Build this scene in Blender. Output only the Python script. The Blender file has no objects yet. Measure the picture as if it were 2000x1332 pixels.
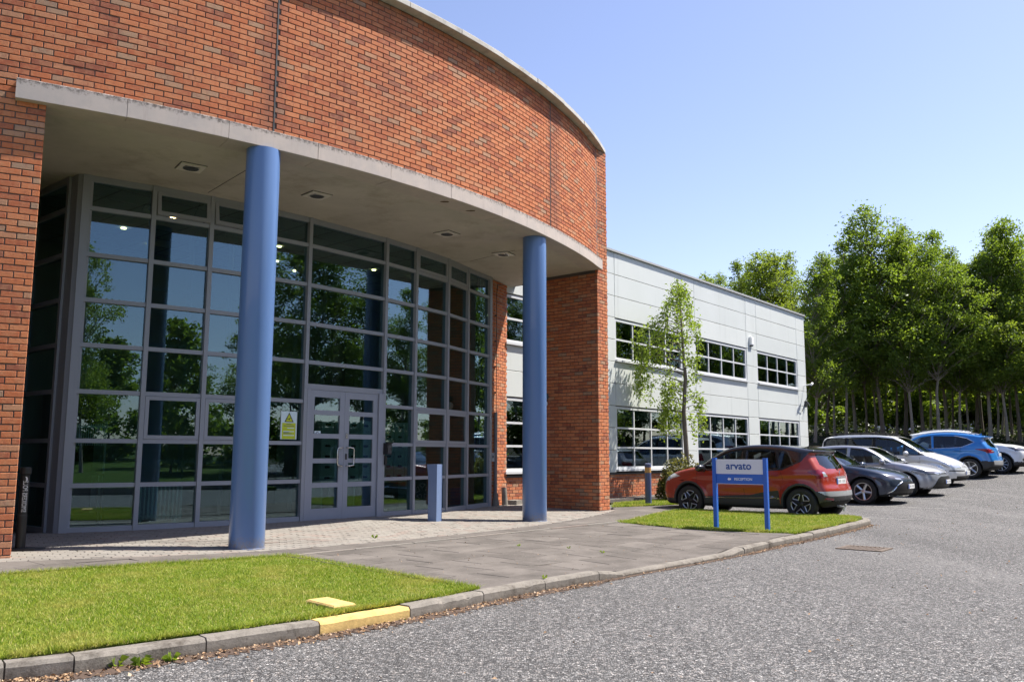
import bpy, bmesh, math, random
import numpy as np
from mathutils import Vector, Matrix
random.seed(7); RNG = np.random.default_rng(7)
R_ = math.radians
SC = bpy.context.scene
COL = SC.collection

# ------------------------------------------------------------------ camera
cam = bpy.data.cameras.new('camera')
camo = bpy.data.objects.new('camera', cam); COL.objects.link(camo)
cam.sensor_width = 36.0; cam.lens = 29.754
cam.clip_start = 0.05; cam.clip_end = 2000
camo.matrix_world = Matrix.Translation((0, 0, 1.2)) @ Matrix.Rotation(R_(97.6), 4, 'X') @ Matrix.Rotation(R_(0.18), 4, 'Z')
SC.camera = camo

# ------------------------------------------------------------------ sky, sun, exposure
SUN_AZ, SUN_EL = 15.0, 58.0            # azimuth from +X towards +Y
world = bpy.data.worlds.new('World'); SC.world = world; world.use_nodes = True
wn = world.node_tree
sky = wn.nodes.new('ShaderNodeTexSky'); sky.sky_type = 'NISHITA'; sky.sun_disc = False
sky.sun_elevation = R_(SUN_EL); sky.sun_rotation = R_(90 - SUN_AZ)
sky.altitude = 0; sky.air_density = 1.0; sky.dust_density = 0.6; sky.ozone_density = 3.0
stint = wn.nodes.new('ShaderNodeMix'); stint.data_type = 'RGBA'; stint.blend_type = 'MULTIPLY'; stint.inputs[0].default_value = 1.0
wn.links.new(sky.outputs[0], stint.inputs[6]); stint.inputs[7].default_value = (1.15, .965, .975, 1)      # the slightly violet summer blue of this sky
wn.links.new(stint.outputs[2], wn.nodes['Background'].inputs[0])
wn.nodes['Background'].inputs[1].default_value = 0.115
sl = bpy.data.lights.new('sun', 'SUN'); sl.energy = 5.0; sl.angle = R_(0.53); sl.color = (1.0, 0.95, 0.87)
so = bpy.data.objects.new('sun', sl); COL.objects.link(so)
sd = Vector((math.cos(R_(SUN_EL)) * math.cos(R_(SUN_AZ)), math.cos(R_(SUN_EL)) * math.sin(R_(SUN_AZ)), math.sin(R_(SUN_EL))))
so.location = sd * 60; so.rotation_euler = sd.to_track_quat('Z', 'Y').to_euler()
vs = SC.view_settings
vs.view_transform = 'Standard'; vs.look = 'None'; vs.gamma = 1.0; vs.use_curve_mapping = False
vs.exposure = 1.02
SC.cycles.max_bounces = 10; SC.cycles.transparent_max_bounces = 24; SC.cycles.glossy_bounces = 5
SC.cycles.caustics_reflective = False; SC.cycles.caustics_refractive = False
SC.cycles.sample_clamp_indirect = 6.0

# ------------------------------------------------------------------ materials
def new_mat(name):
    m = bpy.data.materials.new(name); m.use_nodes = True
    nt = m.node_tree; nt.nodes.clear()
    out = nt.nodes.new('ShaderNodeOutputMaterial')
    return m, nt, out
def nd(nt, typ, ins=None, **kw):
    n = nt.nodes.new(typ)
    for k, v in kw.items(): setattr(n, k, v)
    for k, v in (ins or {}).items():
        if isinstance(v, bpy.types.NodeSocket): nt.links.new(v, n.inputs[k])
        else:
            s = n.inputs[k]
            if s.type == 'RGBA' and len(v) == 3: v = (*v, 1)
            s.default_value = v
    return n
def mixc(nt, fac, a, b, mode='MIX'):
    n = nt.nodes.new('ShaderNodeMix'); n.data_type = 'RGBA'; n.blend_type = mode
    for idx, v in ((0, fac), (6, a), (7, b)):
        if isinstance(v, bpy.types.NodeSocket): nt.links.new(v, n.inputs[idx])
        else: n.inputs[idx].default_value = (*v, 1) if (idx > 0 and len(v) == 3) else v
    return n.outputs[2]
def ramp(nt, fac, stops, interp='LINEAR'):
    n = nt.nodes.new('ShaderNodeValToRGB'); cr = n.color_ramp; cr.interpolation = interp
    while len(cr.elements) < len(stops): cr.elements.new(0.5)
    for e, (p, c) in zip(cr.elements, stops):
        e.position = p; e.color = (*c, 1) if len(c) == 3 else c
    nt.links.new(fac, n.inputs[0]); return n.outputs[0]
def noise(nt, scale, detail=4, rough=0.55, vec=None, dist=0.0):
    n = nd(nt, 'ShaderNodeTexNoise', {'Scale': scale, 'Detail': detail, 'Roughness': rough, 'Distortion': dist})
    if vec is not None: nt.links.new(vec, n.inputs['Vector'])
    return n.outputs['Fac']
def wpos(nt): return nd(nt, 'ShaderNodeNewGeometry').outputs['Position']
def opos(nt): return nd(nt, 'ShaderNodeTexCoord').outputs['Object']
def vscale(nt, vec, s):
    return nd(nt, 'ShaderNodeMapping', {'Vector': vec, 'Scale': s}).outputs[0]
def bump(nt, h, strength, dist=0.01):
    return nd(nt, 'ShaderNodeBump', {'Height': h, 'Strength': strength, 'Distance': dist}).outputs[0]
def pbsdf(nt, out, color, rough=0.6, metal=0.0, normal=None, coat=0.0, spec=0.5, **ex):
    p = nd(nt, 'ShaderNodeBsdfPrincipled', {'Metallic': metal, 'Specular IOR Level': spec, 'Coat Weight': coat, 'Coat Roughness': 0.03})
    for k, v in (('Base Color', color), ('Roughness', rough)):
        if isinstance(v, bpy.types.NodeSocket): nt.links.new(v, p.inputs[k])
        else: p.inputs[k].default_value = (*v, 1) if k == 'Base Color' else v
    if normal is not None: nt.links.new(normal, p.inputs['Normal'])
    for k, v in ex.items(): p.inputs[k].default_value = v
    nt.links.new(p.outputs[0], out.inputs[0]); return p
def simple(name, color, rough=0.5, metal=0.0, coat=0.0, var=0.12, scale=6.0, bmp=0.0, bscale=120, spec=0.5):
    m, nt, out = new_mat(name)
    f = noise(nt, scale, 5)
    c = mixc(nt, f, tuple(x * (1 - var) for x in color), tuple(min(1, x * (1 + var)) for x in color))
    nrm = bump(nt, noise(nt, bscale, 3), bmp, 0.004) if bmp else None
    pbsdf(nt, out, c, rough, metal, nrm, coat, spec); return m

def mat_brick():
    m, nt, out = new_mat('brick_clay')
    t = nd(nt, 'ShaderNodeAttribute', attribute_name='tone').outputs['Fac']
    base = ramp(nt, t, [(0.0, (.23, .08, .05)), (0.08, (.35, .10, .05)), (0.25, (.43, .125, .052)), (0.55, (.50, .162, .066)),
                        (0.86, (.52, .19, .085)), (0.91, (.45, .205, .11)), (0.96, (.37, .225, .14)), (1.0, (.28, .185, .125))])
    p = wpos(nt)
    off = nd(nt, 'ShaderNodeCombineXYZ', {0: nd(nt, 'ShaderNodeMath', {0: t, 1: 57.0}, operation='MULTIPLY').outputs[0]}).outputs[0]
    q = nd(nt, 'ShaderNodeVectorMath', {0: p, 1: off}, operation='ADD').outputs[0]
    # fired-in mottling inside each brick: darker red hearts and sandy tan patches
    f = noise(nt, 11, 5, 0.65, q)
    c = mixc(nt, ramp(nt, f, [(0.42, (0, 0, 0)), (0.66, (.45, .45, .45))]), base, (.52, .25, .13))
    g = noise(nt, 14, 5, 0.7, vscale(nt, q, (1.3, 1.3, .8)))
    c = mixc(nt, ramp(nt, g, [(0.52, (0, 0, 0)), (0.68, (.5, .5, .5))]), c, (.26, .075, .045))
    k = noise(nt, 120, 4, 0.7, p)
    c = mixc(nt, ramp(nt, k, [(0.60, (0, 0, 0)), (0.72, (.35, .35, .35))]), c, (.56, .36, .26))
    st = noise(nt, 0.7, 5, 0.6, vscale(nt, p, (1, 1, 0.30)))
    c = mixc(nt, ramp(nt, st, [(0.52, (0, 0, 0)), (0.78, (.35, .35, .35))]), c, (.24, .115, .075))
    # dark run-off stains beside the two movement joints of the curved wall and soot under the coping
    sp = nd(nt, 'ShaderNodeSeparateXYZ', {'Vector': p})
    ang = nd(nt, 'ShaderNodeMath', {0: nd(nt, 'ShaderNodeMath', {0: sp.outputs['Y'], 1: 23.31}, operation='SUBTRACT').outputs[0], 1: nd(nt, 'ShaderNodeMath', {0: sp.outputs['X'], 1: 13.18}, operation='ADD').outputs[0]}, operation='ARCTAN2').outputs[0]
    wob = noise(nt, 3.0, 5, .7, vscale(nt, p, (1.5, 1.5, .5)))
    for a_, w_ in ((-51.3, 1.5), (-27.6, 2.2)):
        d_ = nd(nt, 'ShaderNodeMath', {0: nd(nt, 'ShaderNodeMath', {0: ang, 1: math.radians(a_)}, operation='SUBTRACT').outputs[0]}, operation='ABSOLUTE').outputs[0]
        mk = nd(nt, 'ShaderNodeMapRange', {'Value': d_, 1: math.radians(w_), 2: 0.0}).outputs[0]
        g_ = nd(nt, 'ShaderNodeMath', {0: mk, 1: wob}, operation='MULTIPLY').outputs[0]
        c = mixc(nt, ramp(nt, g_, [(.18, (0, 0, 0)), (.52, (.6, .6, .6))]), c, (.20, .085, .06))
    top = nd(nt, 'ShaderNodeMapRange', {'Value': sp.outputs['Z'], 1: 7.3, 2: 8.05}).outputs[0]
    g_ = nd(nt, 'ShaderNodeMath', {0: top, 1: noise(nt, 2.0, 6, .7, vscale(nt, p, (3, 3, .4)))}, operation='MULTIPLY').outputs[0]
    c = mixc(nt, ramp(nt, g_, [(.30, (0, 0, 0)), (.60, (.5, .5, .5))]), c, (.17, .08, .06))
    pbsdf(nt, out, c, 0.88, 0, bump(nt, noise(nt, 90, 5, 0.75, p), 0.6, 0.006), spec=0.25); return m
def mat_concrete(name, color, dark, scale=2.0, streak=False, rough=0.85):
    m, nt, out = new_mat(name)
    p = wpos(nt)
    f = noise(nt, scale, 7, 0.65, p)
    v = vscale(nt, p, (7, 7, 0.6)) if streak else vscale(nt, p, (1, 1, 1))
    g = noise(nt, scale * 1.3, 6, 0.7, v)
    c = mixc(nt, ramp(nt, f, [(0.3, (0, 0, 0)), (0.75, (1, 1, 1))]), color, tuple(x * .72 for x in color))
    c = mixc(nt, ramp(nt, g, [(0.52, (0, 0, 0)), (0.74, (.8, .8, .8))]), c, dark)
    k = noise(nt, 55, 4, 0.7, p)
    c = mixc(nt, ramp(nt, k, [(0.62, (0, 0, 0)), (0.75, (.55, .55, .55))]), c, dark)
    pbsdf(nt, out, c, rough, 0, bump(nt, noise(nt, 70, 6, 0.75, p), 0.45, 0.006), spec=0.25); return m
def mat_kerb(name, col, dark, amt=1.0):
    m, nt, out = new_mat(name)
    p = wpos(nt); sz = nd(nt, 'ShaderNodeSeparateXYZ', {'Vector': p}).outputs['Z']
    c = mixc(nt, ramp(nt, noise(nt, 7, 7, 0.72, p), [(0.35, (0, 0, 0)), (0.68, (1, 1, 1))]), col, tuple(x * .66 for x in col))
    c = mixc(nt, ramp(nt, noise(nt, 3.1, 7, 0.75, p), [(0.52, (0, 0, 0)), (0.66, (.8 * amt,) * 3)]), c, dark)
    c = mixc(nt, ramp(nt, noise(nt, 42, 5, 0.75, p), [(0.56, (0, 0, 0)), (0.70, (.75 * amt,) * 3)]), c, dark)
    foot = nd(nt, 'ShaderNodeMapRange', {'Value': sz, 1: -.015, 2: -.10}).outputs[0]       # soil splashed on the foot of the stones
    g = nd(nt, 'ShaderNodeMath', {0: foot, 1: noise(nt, 16, 6, .75, p)}, operation='MULTIPLY').outputs[0]
    c = mixc(nt, ramp(nt, g, [(.22, (0, 0, 0)), (.55, (.85 * amt,) * 3)]), c, (.085, .065, .048))
    pbsdf(nt, out, c, 0.92, 0, bump(nt, noise(nt, 60, 6, 0.8, p), 0.8, 0.008), spec=0.2); return m
def mat_lintel():
    m, nt, out = new_mat('lintel_concrete')
    p = wpos(nt); sz = nd(nt, 'ShaderNodeSeparateXYZ', {'Vector': p}).outputs['Z']
    c = mixc(nt, ramp(nt, noise(nt, 2.6, 7, 0.7, p), [(0.3, (0, 0, 0)), (0.72, (1, 1, 1))]), (.50, .425, .37), (.40, .355, .325))
    run = noise(nt, 1.6, 6, 0.7, vscale(nt, p, (6, 6, .5)))
    c = mixc(nt, ramp(nt, run, [(0.55, (0, 0, 0)), (0.75, (.5, .5, .5))]), c, (.30, .245, .215))
    # black algae that grows down from the upper arris
    zz = nd(nt, 'ShaderNodeMapRange', {'Value': sz, 1: 5.28, 2: 5.50}).outputs[0]
    k = noise(nt, 22, 6, 0.75, p)
    g = nd(nt, 'ShaderNodeMath', {0: zz, 1: k}, operation='MULTIPLY').outputs[0]
    c = mixc(nt, ramp(nt, g, [(0.33, (0, 0, 0)), (0.50, (.85, .85, .85))]), c, (.07, .06, .055))
    pbsdf(nt, out, c, 0.9, 0, bump(nt, noise(nt, 70, 6, 0.75, p), 0.5, 0.006), spec=0.25); return m
def mat_column():
    m, nt, out = new_mat('column_blue_paint')
    p = wpos(nt); sz = nd(nt, 'ShaderNodeSeparateXYZ', {'Vector': p}).outputs['Z']
    c = mixc(nt, noise(nt, 1.2, 5, 0.6, vscale(nt, p, (1, 1, .3))), (.090, .172, .365), (.110, .198, .395))
    # mud splashed up from the paving and a few rubbed marks
    low = nd(nt, 'ShaderNodeMapRange', {'Value': sz, 1: .38, 2: .02}).outputs[0]
    g = nd(nt, 'ShaderNodeMath', {0: low, 1: noise(nt, 30, 6, .75, p)}, operation='MULTIPLY').outputs[0]
    c = mixc(nt, ramp(nt, g, [(.30, (0, 0, 0)), (.55, (.7, .7, .7))]), c, (.20, .17, .14))
    k = noise(nt, 5, 6, 0.8, vscale(nt, p, (1, 1, .45)))
    c = mixc(nt, ramp(nt, k, [(0.66, (0, 0, 0)), (0.74, (.35, .35, .35))]), c, (.26, .33, .45))
    pbsdf(nt, out, c, 0.33, 0, bump(nt, noise(nt, 5, 3, .5, p), .06, .01), 0.25, .5); return m
def mat_asphalt():
    m, nt, out = new_mat('asphalt_chippings')
    p = wpos(nt)
    vo = nd(nt, 'ShaderNodeTexVoronoi', {'Vector': p, 'Scale': 64.0, 'Randomness': 1.0})
    vd = nd(nt, 'ShaderNodeTexVoronoi', {'Vector': p, 'Scale': 64.0}, feature='DISTANCE_TO_EDGE').outputs['Distance']
    vo2 = nd(nt, 'ShaderNodeTexVoronoi', {'Vector': p, 'Scale': 100.0})
    vo3 = nd(nt, 'ShaderNodeTexVoronoi', {'Vector': p, 'Scale': 30.0})
    r1 = nd(nt, 'ShaderNodeSeparateColor', {'Color': vo.outputs['Color']}); r2 = nd(nt, 'ShaderNodeSeparateColor', {'Color': vo2.outputs['Color']}); r3 = nd(nt, 'ShaderNodeSeparateColor', {'Color': vo3.outputs['Color']})
    chip = ramp(nt, r1.outputs[0], [(0.0, (.030, .030, .030)), (0.28, (.085, .083, .081)), (0.52, (.185, .181, .177)), (0.80, (.32, .314, .307)), (0.92, (.44, .395, .36)), (1.0, (.70, .68, .65))])
    chip2 = ramp(nt, r2.outputs[1], [(0.0, (.025, .025, .025)), (0.5, (.15, .148, .146)), (0.85, (.31, .302, .295)), (1.0, (.46, .37, .31))])
    c = mixc(nt, 0.30, chip, chip2)
    c = mixc(nt, ramp(nt, r3.outputs[2], [(0.0, (.4, .4, .4)), (0.3, (0, 0, 0))]), c, (.045, .043, .041))
    edge = ramp(nt, vd, [(0.0, (0, 0, 0)), (0.16, (1, 1, 1))])
    c = mixc(nt, edge, (.016, .015, .016), c)
    big = noise(nt, 0.35, 5, 0.6, p)
    c = mixc(nt, ramp(nt, big, [(0.40, (0, 0, 0)), (0.70, (.28, .28, .28))]), c, (.085, .081, .077))
    oil = noise(nt, 1.3, 6, 0.7, p)
    c = mixc(nt, ramp(nt, oil, [(0.56, (0, 0, 0)), (0.80, (.30, .30, .30))]), c, (.25, .235, .22))
    q = nd(nt, 'ShaderNodeMapping', {'Vector': p, 'Rotation': (0, 0, R_(-50.6)), 'Scale': (.9, .05, 1)}).outputs[0]
    lane = noise(nt, 1.1, 4, 0.55, q)
    c = mixc(nt, ramp(nt, lane, [(0.52, (0, 0, 0)), (0.70, (.22, .22, .22))]), c, (.27, .258, .245))
    c = mixc(nt, ramp(nt, lane, [(0.28, (.30, .30, .30)), (0.44, (0, 0, 0))]), c, (.07, .067, .064))
    hgt = nd(nt, 'ShaderNodeMath', {0: edge, 1: r1.outputs[1]}, operation='MULTIPLY').outputs[0]
    pbsdf(nt, out, c, 0.8, 0, bump(nt, hgt, 1.0, 0.012), spec=0.35); return m
def mat_tone(name, stops, rough=0.9, fine=60, bmp=0.4, dirt=(.09, .085, .08), dirtscale=1.1, dirtamt=0.5, speck=None):
    m, nt, out = new_mat(name)
    t = nd(nt, 'ShaderNodeAttribute', attribute_name='tone').outputs['Fac']
    c = ramp(nt, t, stops)
    p = wpos(nt)
    f = noise(nt, fine, 6, 0.75, p)
    c = mixc(nt, ramp(nt, f, [(0.3, (.0, .0, .0)), (0.75, (.6, .6, .6))]), c, tuple(min(1, x * 1.5) for x in stops[len(stops) // 2][1]))
    d = noise(nt, dirtscale, 7, 0.68, p)
    c = mixc(nt, ramp(nt, d, [(0.42, (0, 0, 0)), (0.72, (dirtamt,) * 3)]), c, dirt)
    if speck:
        k = noise(nt, 26, 3, 0.6, p)
        c = mixc(nt, ramp(nt, k, [(0.66, (0, 0, 0)), (0.72, (.8, .8, .8))]), c, speck)
    pbsdf(nt, out, c, rough, 0, bump(nt, noise(nt, fine * 2, 5, 0.7, p), bmp, 0.005), spec=0.3); return m
def mat_worn_line():
    m, nt, out = new_mat('worn_white_line')
    p = wpos(nt)
    k = ramp(nt, noise(nt, 55, 6, .8, p), [(.46, (0, 0, 0)), (.60, (.75, .75, .75))])
    k2 = ramp(nt, noise(nt, 2.2, 5, .7, p), [(.35, (0, 0, 0)), (.65, (1, 1, 1))])
    f = nd(nt, 'ShaderNodeMath', {0: k, 1: k2}, operation='MULTIPLY').outputs[0]
    v = nd(nt, 'ShaderNodeTexVoronoi', {'Vector': p, 'Scale': 66.0}); g = nd(nt, 'ShaderNodeSeparateColor', {'Color': v.outputs['Color']}).outputs[0]
    c = mixc(nt, f, ramp(nt, g, [(0, (.04, .038, .036)), (.5, (.15, .145, .14)), (1, (.34, .32, .30))]), (.62, .61, .58))
    pbsdf(nt, out, c, .85, spec=.3); return m
def mat_leaf(name, dark, light, trans=0.35, rough=0.45):
    m, nt, out = new_mat(name)
    t = nd(nt, 'ShaderNodeAttribute', attribute_name='tone').outputs['Fac']
    oi = nd(nt, 'ShaderNodeObjectInfo').outputs['Random']
    c = ramp(nt, t, [(0, dark), (0.55, tuple((a + b) / 2 for a, b in zip(dark, light))), (1, light)])
    hs = nd(nt, 'ShaderNodeHueSaturation', {'Color': c, 'Hue': 0.5, 'Saturation': 1.0})
    mr = nd(nt, 'ShaderNodeMapRange', {'Value': oi, 3: 0.8, 4: 1.2}); nt.links.new(mr.outputs[0], hs.inputs['Value'])
    p = nd(nt, 'ShaderNodeBsdfPrincipled', {'Base Color': hs.outputs[0], 'Roughness': rough, 'Specular IOR Level': 0.4})
    tc = mixc(nt, 0.6, hs.outputs[0], (light[0] * 1.75, light[1] * 1.7, light[2] * .6))
    tr = nd(nt, 'ShaderNodeBsdfTranslucent', {'Color': tc})
    mx = nd(nt, 'ShaderNodeMixShader', {0: trans, 1: p.outputs[0], 2: tr.outputs[0]})
    nt.links.new(mx.outputs[0], out.inputs[0]); return m
def mat_glass(name, tint, ior=1.9, refl=(.86, .93, .95), dirt=0.0):
    m, nt, out = new_mat(name)
    bf = nd(nt, 'ShaderNodeNewGeometry').outputs['Backfacing']      # same reflectance on both faces of the pane
    ex = nd(nt, 'ShaderNodeMath', {0: bf, 1: -2.0, 2: 1.0}, operation='MULTIPLY_ADD').outputs[0]
    io = nd(nt, 'ShaderNodeMath', {0: ior, 1: ex}, operation='POWER').outputs[0]
    fr = nd(nt, 'ShaderNodeFresnel', {'IOR': io})
    tr = nd(nt, 'ShaderNodeBsdfTransparent', {'Color': tint})
    gl = nd(nt, 'ShaderNodeBsdfGlossy', {'Color': refl, 'Roughness': 0.0})
    mx = nd(nt, 'ShaderNodeMixShader', {0: fr.outputs[0], 1: tr.outputs[0], 2: gl.outputs[0]})
    if dirt:
        df = nd(nt, 'ShaderNodeBsdfDiffuse', {'Color': (.5, .5, .48)})
        k = ramp(nt, noise(nt, 2.2, 6, 0.7, wpos(nt)), [(0.5, (0, 0, 0)), (0.8, (dirt,) * 3)])
        mx = nd(nt, 'ShaderNodeMixShader', {0: k, 1: mx.outputs[0], 2: df.outputs[0]})
    nt.links.new(mx.outputs[0], out.inputs[0]); return m
def mat_paint(name, color, metal=0.0, rough=0.28, flake=0.0):
    m, nt, out = new_mat(name)
    c = color
    if flake:
        f = noise(nt, 900, 2, 0.5, opos(nt))
        c = mixc(nt, f, tuple(x * (1 - flake) for x in color), tuple(min(1, x * (1 + flake)) for x in color))
    dust = ramp(nt, noise(nt, 3.0, 6, 0.65, opos(nt)), [(0.45, (0, 0, 0)), (0.85, (.05, .05, .05))])
    c = mixc(nt, dust, c if isinstance(c, bpy.types.NodeSocket) else (*color, 1), (.30, .28, .25, 1))
    pbsdf(nt, out, c, rough, metal, None, 0.7, 0.4); return m
def mat_emit(name, color, strength):
    m, nt, out = new_mat(name)
    e = nd(nt, 'ShaderNodeEmission', {'Color': color, 'Strength': strength}); nt.links.new(e.outputs[0], out.inputs[0]); return m
def mat_panel():
    m, nt, out = new_mat('cladding_paint')
    p = wpos(nt)
    t = nd(nt, 'ShaderNodeObjectInfo').outputs['Random']
    c = mixc(nt, t, (.57, .595, .575), (.61, .63, .605))
    s = noise(nt, 1.0, 6, 0.65, vscale(nt, p, (5, 5, .30)))
    c = mixc(nt, ramp(nt, s, [(0.56, (0, 0, 0)), (0.78, (.5, .5, .5))]), c, (.38, .40, .375))
    g = noise(nt, 0.5, 4, 0.6, p)
    c = mixc(nt, ramp(nt, g, [(0.4, (0, 0, 0)), (0.8, (.3, .3, .3))]), c, (.45, .475, .44))
    pbsdf(nt, out, c, 0.5, 0, bump(nt, noise(nt, 1.2, 2, 0.5, p), 0.12, 0.03), spec=0.4); return m
def mat_lawn(name, a, b, dry):
    m, nt, out = new_mat(name)
    p = wpos(nt)
    f = noise(nt, 40, 6, 0.75, p)
    c = mixc(nt, ramp(nt, f, [(0.3, (0, 0, 0)), (0.7, (1, 1, 1))]), a, b)
    g = noise(nt, 1.6, 5, 0.65, p)
    c = mixc(nt, ramp(nt, g, [(0.50, (0, 0, 0)), (0.74, (.85, .85, .85))]), c, dry)
    pbsdf(nt, out, c, 0.95, 0, bump(nt, noise(nt, 120, 5, 0.8, p), 0.8, 0.02), spec=0.15); return m
def mat_blade():
    m, nt, out = new_mat('grass_blade')
    t = nd(nt, 'ShaderNodeAttribute', attribute_name='tone').outputs['Fac']
    p = wpos(nt)
    c = ramp(nt, t, [(0, (.07, .145, .010)), (0.4, (.18, .28, .018)), (0.75, (.34, .41, .035)), (0.9, (.52, .50, .10)), (1, (.66, .58, .24))])
    g = noise(nt, 1.5, 5, 0.65, p)
    c = mixc(nt, ramp(nt, g, [(0.48, (0, 0, 0)), (0.72, (.75, .75, .75))]), c, (.50, .43, .11))
    pr = nd(nt, 'ShaderNodeBsdfPrincipled', {'Base Color': c, 'Roughness': 0.55, 'Specular IOR Level': 0.3})
    tr = nd(nt, 'ShaderNodeBsdfTranslucent', {'Color': c})
    mx = nd(nt, 'ShaderNodeMixShader', {0: 0.4, 1: pr.outputs[0], 2: tr.outputs[0]})
    nt.links.new(mx.outputs[0], out.inputs[0]); return m

M = {}
M['brick'] = mat_brick()
M['mortar'] = simple('mortar', (.11, .088, .075), 0.95, bmp=0.3, var=0.3, scale=20)
M['mortar_pale'] = simple('pale_mortar', (.34, .31, .28), 0.95, bmp=0.3, var=0.25, scale=20)
M['lintel'] = mat_lintel()
M['coping'] = mat_concrete('coping_concrete', (.54, .51, .46), (.22, .20, .175), 2.5, False)
M['light_trim'] = simple('light_trim', (.60, .56, .50), .5)
M['soffit'] = mat_concrete('soffit_render', (.52, .475, .41), (.30, .255, .20), 0.9, False)
M['col_blue'] = mat_column()
M['frame'] = simple('frame_grey_paint', (.28, .292, .325), 0.42, var=0.05)
M['door_frame'] = simple('door_grey_paint', (.29, .305, .35), 0.40, var=0.05)
M['glass'] = mat_glass('tinted_glass', (.52, .66, .64), 2.0, (.66, .86, 1.0))
M['glass_dark'] = mat_glass('office_glass', (.50, .62, .62), 1.9, (.78, .92, .98))
M['steel'] = simple('brushed_steel', (.62, .60, .57), 0.25, 0.95, var=0.08)
M['black'] = simple('black_plastic', (.015, .015, .016), 0.4)
M['dark'] = simple('dark_grey', (.05, .05, .052), 0.6)
M['white'] = simple('white_paint', (.78, .78, .76), 0.4, var=0.04)
M['white_frame'] = simple('white_window_frame', (.60, .61, .62), 0.4, var=0.05)
M['panel'] = mat_panel()
M['slab'] = mat_tone('paving_slab_concrete', [(0, (.092, .080, .070)), (0.5, (.125, .110, .097)), (1, (.162, .143, .126))], 0.95, 30, 1.0, (.050, .044, .038), 1.8, 0.7, (.27, .25, .22))
M['block'] = mat_tone('paving_block_concrete', [(0, (.17, .155, .135)), (0.3, (.20, .184, .161)), (0.75, (.222, .204, .178)), (0.88, (.21, .172, .147)), (1, (.205, .15, .125))], 0.9, 60, 0.4, (.16, .135, .115), 1.5, 0.45)
M['kerb'] = mat_kerb('kerb_concrete', (.255, .23, .198), (.075, .062, .05))
M['yellow'] = mat_kerb('yellow_road_paint', (.72, .50, .19), (.40, .29, .15), .6)
M['joint'] = simple('joint_sand', (.075, .064, .053), 0.98, var=0.4, scale=30, bmp=0.4)
M['asphalt'] = mat_asphalt()
M['lawn'] = mat_lawn('lawn_soil', (.09, .14, .015), (.20, .25, .04), (.33, .27, .10))
M['verge'] = mat_lawn('verge_grass', (.03, .06, .008), (.065, .105, .016), (.09, .10, .03))
M['blade'] = mat_blade()
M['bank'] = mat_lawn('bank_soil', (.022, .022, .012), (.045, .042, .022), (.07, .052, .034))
M['bark'] = simple('bark', (.15, .125, .10), 0.95, var=0.45, scale=9, bmp=0.7, bscale=40)
M['bark_pale'] = simple('pale_bark', (.25, .225, .185), 0.92, var=0.4, scale=9, bmp=0.6, bscale=40)
M['leaf_maple'] = mat_leaf('maple_leaf', (.030, .068, .012), (.20, .285, .042), 0.50)
M['leaf_ash'] = mat_leaf('ash_leaf', (.042, .09, .016), (.25, .325, .055), 0.52)
M['leaf_dark'] = mat_leaf('undergrowth_leaf', (.012, .022, .005), (.05, .075, .014), 0.25)  # colour darkened so the undergrowth carries the shade of the trees overhead
M['leaf_birch'] = mat_leaf('birch_leaf', (.085, .14, .018), (.28, .38, .055), 0.45)
M['leaf_shrub'] = mat_leaf('shrub_leaf', (.035, .055, .012), (.26, .25, .10), 0.3)
M['leaf_hedge'] = mat_leaf('hedge_leaf', (.025, .055, .010), (.10, .16, .03), 0.3)
M['worn_line'] = mat_worn_line()
M['litter'] = mat_tone('dry_leaf', [(0, (.10, .05, .025)), (0.5, (.25, .13, .06)), (0.85, (.42, .28, .16)), (1, (.55, .47, .36))], 0.85)
M['sign_blue'] = simple('sign_blue_paint', (.006, .10, .46), 0.3, var=0.05)
M['sign_silver'] = simple('sign_silver', (.70, .69, .71), 0.4, 0.0, var=0.04)
M['sign_navy'] = simple('sign_navy_lettering', (.008, .06, .26), 0.4, var=0.02)
M['letter_white'] = simple('white_lettering', (.85, .85, .85), 0.5, var=0.02)

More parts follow.
